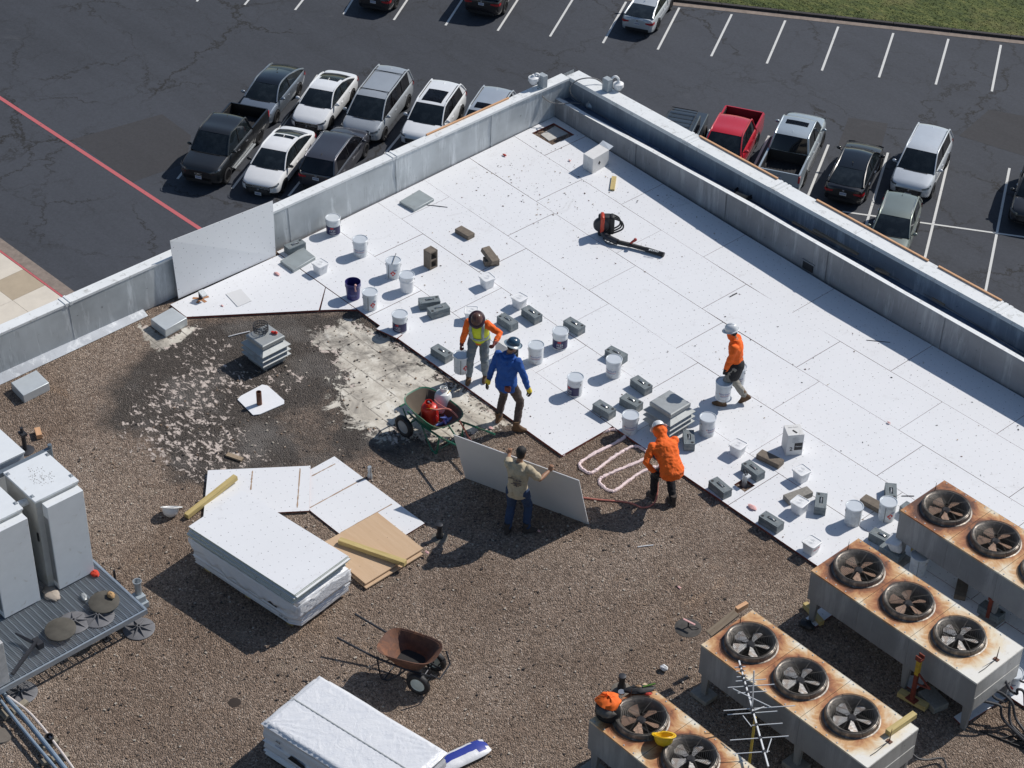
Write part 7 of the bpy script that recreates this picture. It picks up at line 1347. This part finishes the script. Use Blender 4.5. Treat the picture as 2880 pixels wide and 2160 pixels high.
def hand(mb, wrist, dirn, palmn, side, curl, s=1.0):
    """palm, four unequal curled fingers and a thumb leaving the side of the palm"""
    dirn = dirn.normalized(); palmn = (palmn - dirn * palmn.dot(dirn)).normalized(); lat = dirn.cross(palmn).normalized() * side
    mb.rings([ringv(wrist + dirn * d_, lat, dirn, a_, b_, 12) for d_, a_, b_ in ((-.01, .026, .02), (.02, .034, .016), (.06, .042, .015), (.09, .040, .013))])
    for k, (o_, ln) in enumerate(((-.030, .068), (-.010, .078), (.011, .072), (.030, .056))):
        b0_ = wrist + dirn * .085 + lat * o_; d1 = dirn * math.cos(curl * .6) + palmn * math.sin(curl * .6); d2 = dirn * math.cos(curl * 1.5) + palmn * math.sin(curl * 1.5); d3 = dirn * math.cos(curl * 2.3) + palmn * math.sin(curl * 2.3)
        p1 = b0_ + d1 * ln * .45; p2 = p1 + d2 * ln * .32; p3 = p2 + d3 * ln * .25; limb(mb, [b0_, p1, p2, p3], [.0100, .0092, .0085, .0075], 7)
    t0 = wrist + dirn * .025 - lat * .030; t1 = t0 + (dirn * .6 - lat * .7 + palmn * .35).normalized() * .038; t2 = t1 + (dirn * .8 - lat * .1 + palmn * .6).normalized() * .032; limb(mb, [t0, t1, t2], [.0135, .011, .009], 7)
SKIN = mat('skin', (.30, .155, .09), .55, var=.1, sc_=12); HAIR = mat('black_hair', (.012, .010, .010), .7, bmp=.5, bsc=80)
def cloth(name, col, b=.35, rough=.85, dirt=None, da=.3): return mat(name, col, rough, var=.14, sc_=9, bmp=b, bsc=30, dirt=dirt, dirt_amt=da, dsc=5)
def person(loc, yaw, label, pel, lean, ankL, ankR, wrL, wrR, shirt, pants, boots, h=1.0, head_dir=(0, 0), twist=0.0, sleeve=1.0, gloves=None, toeL=0, toeR=0, curl=(1.0, 1.0), world=False, elbow=(None, None), palm=((0, -1, 0), (0, 1, 0)), hood=None, mask=None, bulk=1.0, foot_tilt=(0, 0), handd=(None, None)):
    r = empty('person', loc, yaw, label, 'person'); Rz = Matrix.Rotation(-yaw, 3, 'Z'); V = Vector
    def W(p): return Rz @ (V(p) - V(loc)) if world else V(p)
    pel = V(pel); Y = V((0, 1, 0)); ty = Matrix.Rotation(twist, 3, 'Z') @ Y
    up = V((math.sin(lean), 0, math.cos(lean))); chest = pel + up * .36 * h; neck = pel + up * .53 * h + V((.02, 0, 0)) * math.cos(lean); shl = pel + up * .475 * h
    shl = shl - up * .025; sL, sR = shl + ty * .172 * h * bulk, shl - ty * .172 * h * bulk; hL, hR = pel + Y * .092 * h - V((0, 0, .02)), pel - Y * .092 * h - V((0, 0, .02)); ankL, ankR = V(ankL), V(ankR); wrL, wrR = W(wrL), W(wrR)
    eL = ik(sL, wrL, .29 * h, .26 * h, V(elbow[0] or (-1, .6, -.3))); eR = ik(sR, wrR, .29 * h, .26 * h, V(elbow[1] or (-1, -.6, -.3)))
    for s__, w__, e__ in ((sL, 'L', 0), (sR, 'R', 0)): pass
    def reach(s_, e, w_): return e + (w_ - e).normalized() * .26 * h
    wrL, wrR = reach(sL, eL, wrL), reach(sR, eR, wrR)
    kL = ik(hL, ankL, .44 * h, .43 * h, V((1, .12, 0))); kR = ik(hR, ankR, .44 * h, .43 * h, V((1, -.12, 0)))
    def torso(mb, g=0.0, z0=-.10, top=True):
        st = [(z0, .150, .108, Y), (0, .158, .115, Y), (.12, .136, .100, Y.lerp(ty, .3)), (.26, .152, .110, Y.lerp(ty, .7)), (.38, .172, .118, ty), (.445, .158, .10, ty), (.485, .10, .075, ty), (.55, .055, .055, ty)]
        if not top: st = st[:3]
        mb.rings([ringv(pel + up * z * h if z > 0 else pel + V((0, 0, z * h)), sd_.normalized(), up if z > 0 else V((0, 0, 1)), (a + g) * bulk * h, (b + g) * bulk * h) for z, a, b, sd_ in st])
    # bare body: one continuous surface
    mb = MB(); torso(mb)
    for s_, e, w_ in ((sL, eL, wrL), (sR, eR, wrR)): limb(mb, [s_, s_.lerp(e, .5), e, e.lerp(w_, .4), w_], [.056, .05, .041, .041, .028])
    for s_, e, w_ in ((hL, kL, ankL), (hR, kR, ankR)): limb(mb, [s_, s_.lerp(e, .5), e, e.lerp(w_, .35), w_], [.09, .078, .058, .058, .040])
    hc = neck + Matrix.Rotation(head_dir[1], 3, 'Z') @ V((math.sin(lean * .5 + head_dir[0]) * .13 + .02, 0, math.cos(lean * .5 + head_dir[0]) * .15)); HF = Matrix.Rotation(head_dir[1], 3, 'Z') @ Matrix.Rotation(lean * .45 + head_dir[0], 3, 'Y')
    def hp(x, y, z): return hc + HF @ V((x, y, z))
    limb(mb, [neck - up * .06, hp(-.015, 0, -.08)], [.058, .052])
    mb.rings([[hp(x0 + a * math.cos(q), b * math.sin(q), z) for q in [2 * math.pi * j / 16 for j in range(16)]] for z, x0, a, b in ((-.115, .045, .03, .025), (-.10, .035, .05, .042), (-.06, .018, .075, .060), (-.01, .005, .088, .070), (.04, 0, .094, .074), (.08, -.005, .086, .068), (.11, -.01, .055, .045), (.122, -.01, .02, .02))])
    mb.rings([[hp(*q) for q in z] for z in ([(.085, -.008, .02), (.085, .008, .02), (.075, .0, .03)], [(.112, -.014, -.03), (.112, .014, -.03), (.09, 0, -.02)], [(.085, -.012, -.04), (.085, .012, -.04), (.08, 0, -.035)])])
    for s_ in (-1, 1): mb.ball(hp(0, s_ * .074, -.005), .02, 8, 5, 0, (.8, .5, 1.4)); mb.ball(hp(.078, s_ * .03, .012), .014, 8, 5)
    mb.ball(hp(.080, 0, -.062), .016, 8, 5, 0, (.7, 1.5, .6))
    hd = [(V(handd[0]) if handd[0] else (wrL - eL)), (V(handd[1]) if handd[1] else (wrR - eR))]
    hand(mb, wrL, hd[0], V(palm[0]), -1, curl[0]); hand(mb, wrR, hd[1], V(palm[1]), 1, curl[1])
    bake(mb.build('body', SKIN, r), .0085, 0, 2)
    if gloves:
        for k, (wr_, e) in enumerate(((wrL, eL), (wrR, eR))):
            hm_ = MB(); hand(hm_, wr_, hd[k], V(palm[k]), (-1, 1)[k], curl[k]); limb(hm_, [wr_ - (wr_ - e).normalized() * .05, wr_], [.036, .034], 10)
            o = hm_.build('glove', gloves[0], r); bake(o, .0075, 0, 1); so = o.modifiers.new('thick', 'SOLIDIFY'); so.thickness = .006; so.offset = 1
        if len(gloves) > 1:
            for k, (wr_, e) in enumerate(((wrL, eL), (wrR, eR))): cf = MB(); d_ = (wr_ - e).normalized(); cf.tube([wr_ - d_ * .055, wr_ - d_ * .01, wr_ + d_ * .045], [.044, .046, .05], 12); cf.build('glove_cuff', gloves[1], r)
    mb = MB(); torso(mb, .022, -.13)
    for s_, e, w_ in ((sL, eL, wrL), (sR, eR, wrR)):
        if sleeve > .9: limb(mb, [s_, s_.lerp(e, .5), e, e.lerp(w_, .5), w_ - (w_ - e) * .1], [.076, .068, .060, .055, .040])
        else: limb(mb, [s_, s_.lerp(e, .45), s_.lerp(e, .72)], [.078, .074, .074])
    if hood: limb(mb, [neck - up * .06 - V((.04, 0, 0)), hp(-.03, 0, -.06)], [.10, .088]); mb.ball(hp(-.03, 0, -.03), .125, 16, 9)
    bake(mb.build('shirt', shirt, r), .012, .034, 3)
    mb = MB(); torso(mb, .012, -.12, False)
    for s_, e, w_ in ((hL, kL, ankL), (hR, kR, ankR)): limb(mb, [s_, s_.lerp(e, .5), e, e.lerp(w_, .5), w_ - (w_ - e) * .10], [.108, .094, .078, .072, .066])
    bake(mb.build('trousers', pants, r), .012, .034, 3)
    for a_, t_, ft in ((ankL, toeL, foot_tilt[0]), (ankR, toeR, foot_tilt[1])):
        M = Matrix.Translation(a_) @ Matrix.Rotation(t_, 4, 'Z') @ Matrix.Rotation(ft, 4, 'Y'); mb = MB(); mb.rings([[M @ V((x + a * math.cos(q), b * math.sin(q), z)) for q in [2 * math.pi * j / 14 for j in range(14)]] for z, x, a, b in ((-.085, .055, .135, .048), (-.075, .055, .142, .052), (-.05, .055, .138, .05), (-.02, .03, .10, .046), (.03, 0, .062, .05), (.12, -.005, .06, .056))]); mb.build('boot', boots, r, ang=1.2)
    hair = MB(); hair.rings([[hp(-.012 + a * math.cos(q), b * math.sin(q), z) for q in [2 * math.pi * j / 16 for j in range(16)]] for z, a, b in ((-.07, .05, .05), (-.04, .078, .068), (.02, .092, .081), (.06, .098, .083), (.10, .083, .072), (.128, .05, .045), (.137, .01, .01))])
    for i in range(len(hair.v)):
        v_ = V(hair.v[i]); q = HF.inverted() @ (v_ - hc)
        if q.z < .055 and q.x > .02: hair.v[i] = tuple(hc + HF @ V((.015, q.y * .9, q.z)))
    hair.build('hair', HAIR, r)
    eyes = MB()
    for s_ in (-1, 1): eyes.ball(hp(.083, s_ * .03, .012), .009, 6, 4)
    eyes.build('eyes', BLACK, r)
    return r, hp, HF, hc, dict(pel=pel, up=up, ty=ty, neck=neck, sL=sL, sR=sR, wrL=wrL, wrR=wrR, h=h, chest=chest, kL=kL, kR=kR)
def put_hat(r, hp, HF, col_m, wide=False, brim=None, tilt=0.0):
    o = hardhat_geo(col_m, 'hard_hat', r); M = HF.to_4x4() @ Matrix.Rotation(tilt, 4, 'Y'); M.translation = hp(-.005, 0, .045); o.matrix_local = M @ Matrix.Diagonal((.86, .86, .86, 1))
    if wide:
        mb = MB(); mb.rings([[Vector((q * 1.1 * math.cos(2 * math.pi * j / 28), q * math.sin(2 * math.pi * j / 28), z)) for j in range(28)] for q, z in ((.122, .022), (.15, .012), (.178, -.004), (.176, -.010), (.15, .004), (.122, .012))], 0, True, False); b = mb.build('hat_brim', brim or col_m, r); b.matrix_local = M @ Matrix.Diagonal((.86, .86, .86, 1))
    return o
ORS = cloth('orange_shirt', (.88, .14, .010), .5, .8, dirt=(.55, .10, .02), da=.25); BOOT = cloth('brown_boot', (.13, .075, .04)); BOOTD = cloth('dark_boot', (.05, .04, .035)); GLD = mat('dark_glove', (.02, .018, .018), .8)
# worker in vest
c = at(1340, 1064, 0); p1 = (c.x + .02, c.y + .03, 0)
bh = at(1310, 985, .62)
r, hp, HF, hc, J = person(p1, R(-52), 'worker in orange shirt and yellow vest holding a white bucket, head bowed', (-.06, 0, .93), R(24), (-.02, .13, .09), (.10, -.16, .09), (.38, .36, 1.14), (.10, -.33, .66), ORS, cloth('grey_jeans', (.17, .20, .22), dirt=(.30, .29, .26)), BOOT, 1.0, (.55, .1), gloves=(mat('maroon_glove', (.13, .025, .02), .8),), curl=(.8, 1.2), elbow=((-.4, 1, -.6), (-.8, -.5, 0)))
VY = cloth('vest_yellow', (.62, .72, .03), .3, .7); VS = mat('reflective_grey', (.33, .40, .42), .4)
pel, up, ty = J['pel'], J['up'], J['ty']
mb = MB(); st = [(-.10, .200, .155), (0, .198, .152), (.12, .185, .140), (.26, .194, .147), (.38, .208, .155), (.46, .176, .130), (.50, .115, .095)]
rs = [ringv(pel + up * z, Vector((0, 1, 0)), up, a, b, 26) for z, a, b in st]; mb.rings(rs, 0, True, False); bake(mb.build('vest', VY, r), .010, .012, 2) if False else mb.build('vest', VY, r)
mb = MB()
for z0_, z1_ in ((.06, .12),):
    ra = [ringv(pel + up * z, Vector((0, 1, 0)), up, a + .008, b + .008, 26) for z, a, b in ((z0_, .190, .146), (z1_, .186, .142))]; mb.rings(ra, 0, True, False)
for s_ in (-1, 1):
    pts = []
    for z, xo, yo in ((.12, .150, .10), (.26, .158, .105), (.36, .160, .11), (.44, .128, .115), (.495, .06, .11), (.48, -.06, .11), (.36, -.155, .11), (.2, -.15, .1)): pts.append(pel + up * z + up.cross(Vector((0, 1, 0))).normalized() * -xo * 1.0 + Vector((0, s_ * yo, 0)))
    pp = smooth_path(pts, 4); mb.rings([[p + Vector((0, -.026, 0)) for p in pp], [p + Vector((0, .026, 0)) for p in pp]], 0, False, False)
o = mb.build('reflective_stripe', VS, r); so = o.modifiers.new('t', 'SOLIDIFY'); so.thickness = .006; so.offset = 0
put_hat(r, hp, HF, mat('brown_hat', (.10, .045, .035), .3, var=.25, sc_=8), True, mat('dark_purple_brim', (.045, .02, .03), .35))
M_ = r.matrix_basis; wr = Matrix.Rotation(R(-52), 3, 'Z') @ J['wrR'] + Vector(p1)
bk = bucket(Vector((wr.x, wr.y, wr.z - .60)), 'flam', 'white bucket hanging from the right hand of the worker in the yellow vest', off=.6, up=True)
wr = Matrix.Rotation(R(-52), 3, 'Z') @ J['kL'] + Vector(p1)
# worker in blue
p2 = (7.36, -8.06, -.03)
r, hp, HF, hc, J = person(p2, R(106), 'worker in blue hooded shirt and dark hard hat seen from behind', (-.02, .0, 1.0), R(5), (.02, .18, .09), (-.02, -.23, .09), (-.10, .34, .86), (.08, -.42, .90), cloth('blue_shirt', (.014, .080, .32), .5, dirt=(.01, .04, .17), da=.3), cloth('brown_trousers', (.075, .055, .048), dirt=(.12, .1, .09)), BOOT, 1.11, (.28, -.75), toeL=.2, toeR=-1.1, gloves=(GLD, mat('yellow_cuff', (.72, .55, .04), .7)), curl=(.4, .7), bulk=1.06, elbow=((-.8, .7, -.2), (-.6, -.9, -.1)))
put_hat(r, hp, HF, mat('dark_teal_hat', (.03, .07, .12), .22, var=.1), True, mat('grey_blue_brim', (.20, .26, .31), .3))
mb = MB(); nk_ = J['neck'] - J['up'] * .03; mb.tube(smooth_path([nk_ + Vector((-.05, .12, .0)), nk_ + Vector((-.12, .06, -.03)), nk_ + Vector((-.135, 0, -.05)), nk_ + Vector((-.12, -.06, -.03)), nk_ + Vector((-.05, -.12, 0))], 4), .045, 10); bake(mb.build('hood', bpy.data.materials['blue_shirt'], r), .012, .012, 2)
mb = MB(); mb.rings([ringv(J['pel'] + Vector((0, 0, z)), Vector((0, 1, 0)), Vector((0, 0, 1)), .182, .140, 20) for z in (.0, .035)], 0, True, False); mb.build('belt', BLACK, r); mb = MB(); mb.box((-.17, -.17, -.08), (-.10, -.06, .03), 0, Matrix.Translation(J['pel'])); mb.build('pouch', mat('red_pouch', (.16, .04, .025), .7), r, bev=.02)
# walking worker with two buckets
p3 = tuple(at(2058, 1136, 0)); wa_, wb3 = at(2027, 1070, .60), at(2082, 1016, .70)
r, hp, HF, hc, J = person(p3, R(-146), 'worker in orange shirt and white hard hat walking with a bucket in each hand', (.0, 0, .94), R(6), (.16, .09, .09), (-.22, -.09, .16), tuple(wa_), tuple(wb3), ORS, cloth('stone_trousers', (.24, .23, .20), dirt=(.4, .38, .35)), BOOT, .98, (.25, .0), gloves=(GLD,), curl=(1.4, 1.4), mask=True, foot_tilt=(0, .65), world=True, handd=((0, 0, -1), (0, 0, -1)))
put_hat(r, hp, HF, mat('white_hard_hat', (.66, .69, .72), .3))
mb = MB(); mb.rings([[hp(x0 + a * math.cos(q), b * math.sin(q), z) for q in [2 * math.pi * j / 16 for j in range(16)]] for z, x0, a, b in ((-.16, -.0, .075, .078), (-.12, .02, .08, .07), (-.06, .022, .082, .072), (-.01, .012, .088, .078), (.01, .008, .088, .08))]); mb.build('face_scarf', ORS, r)
mb = MB(); limb(mb, [J['pel'] + Vector((0, .03, -.02)), J['pel'] + Vector((.03, .06, -.22))], [.165, .14], 16); bake(mb.build('tool_apron', mat('black_apron', (.014, .014, .016), .8, bmp=.4, bsc=20), r), .012, .012, 2)
for wn, ln, of in (('wrL', 'white bucket carried in the near hand of the walking worker', .25), ('wrR', 'white bucket carried in the far hand of the walking worker', .0)):
    wr = Matrix.Rotation(R(-146), 3, 'Z') @ J[wn] + Vector(p3); bucket(Vector((wr.x, wr.y, wr.z - .62)), 'ever', ln, off=of, up=True)
# worker with the board
zbv = lambda a, b, z: Z(1260, 1220, 5.027, a, b, z)
hl_, hr_ = zbv(870, 265, 1.13), zbv(1430, 525, 1.14); p4 = (9.57, -9.80, RG)
r, hp, HF, hc, J = person(p4, R(118), 'worker in tan printed t-shirt and jeans holding a tall board, seen from behind', (-.03, 0, .95), R(4), (-.10, .14, .09), (.03, -.16, .09), (hl_.x, hl_.y, hl_.z - .02), (hr_.x, hr_.y, hr_.z - .0), cloth('tan_tshirt', (.44, .37, .26), .5, dirt=(.28, .22, .14), da=.3), cloth('blue_jeans', (.022, .045, .10)), BOOTD, 1.02, (.18, -.25), sleeve=.5, world=True, curl=(1.3, 1.3), toeR=-1.0, toeL=.1, elbow=((.0, .5, -1), (-.2, -.6, -1)), palm=((.6, 0, -1), (.6, 0, -1)), handd=((.5, .1, .7), (.4, -.2, .75)))
mb = MB(); bkp = J['pel'] + J['up'] * .30
PR = mat('shirt_print', (.10, .085, .08), .8)
rg = random.Random(4)
for i in range(26):
    yy, zz2 = rg.uniform(-.10, .10), rg.uniform(-.12, .07); 
    if (yy / .11) ** 2 + ((zz2 + .02) / .11) ** 2 > 1: continue
    xx = -.160 + .55 * yy * yy; mb.box((xx - .012, yy - rg.uniform(.01, .03), zz2 - .008), (xx - .008, yy + rg.uniform(.01, .03), zz2 + .008), 0, Matrix.Translation(bkp))
mb.build('shirt_print', PR, r, ang=0)
bA, bB = at(1309, 1345, RG), at(1655, 1475, RG); tA, tB = at(1275, 1223, 1.12), at(1628, 1352, 1.12)
slab4('held_board', tA, tB, bB, bA, .014, [mat('board_face_grey', (.60, .59, .58), .6, var=.04, sc_=2), mat('white_edge', (.75, .75, .76), .6)], 'tall white board held upright by the worker in the tan t-shirt', 'board')
# stooping worker
p5 = (10.74, -7.40, RG); h5 = at(1843, 1330, .70); h5b = (p5[0] - .35, p5[1] + .42, .62)
r, hp, HF, hc, J = person(p5, R(163), 'worker in orange hoodie and white hard hat bending forward over the foam line', (-.10, 0, .86), R(50), (.22, .13, .09), (-.06, -.10, .09), (h5.x, h5.y, h5.z), (p5[0] - .42, p5[1] + .20, .70), ORS, cloth('black_trousers', (.010, .010, .013), .25), BOOTD, 1.03, (.75, -.2), gloves=(GLD,), world=True, curl=(.7, 1.2), hood=True, elbow=((-.1, 1, .1), (0, -.3, -1)), bulk=1.2)
put_hat(r, hp, HF, mat('clean_white_hat', (.74, .75, .76), .3), True)
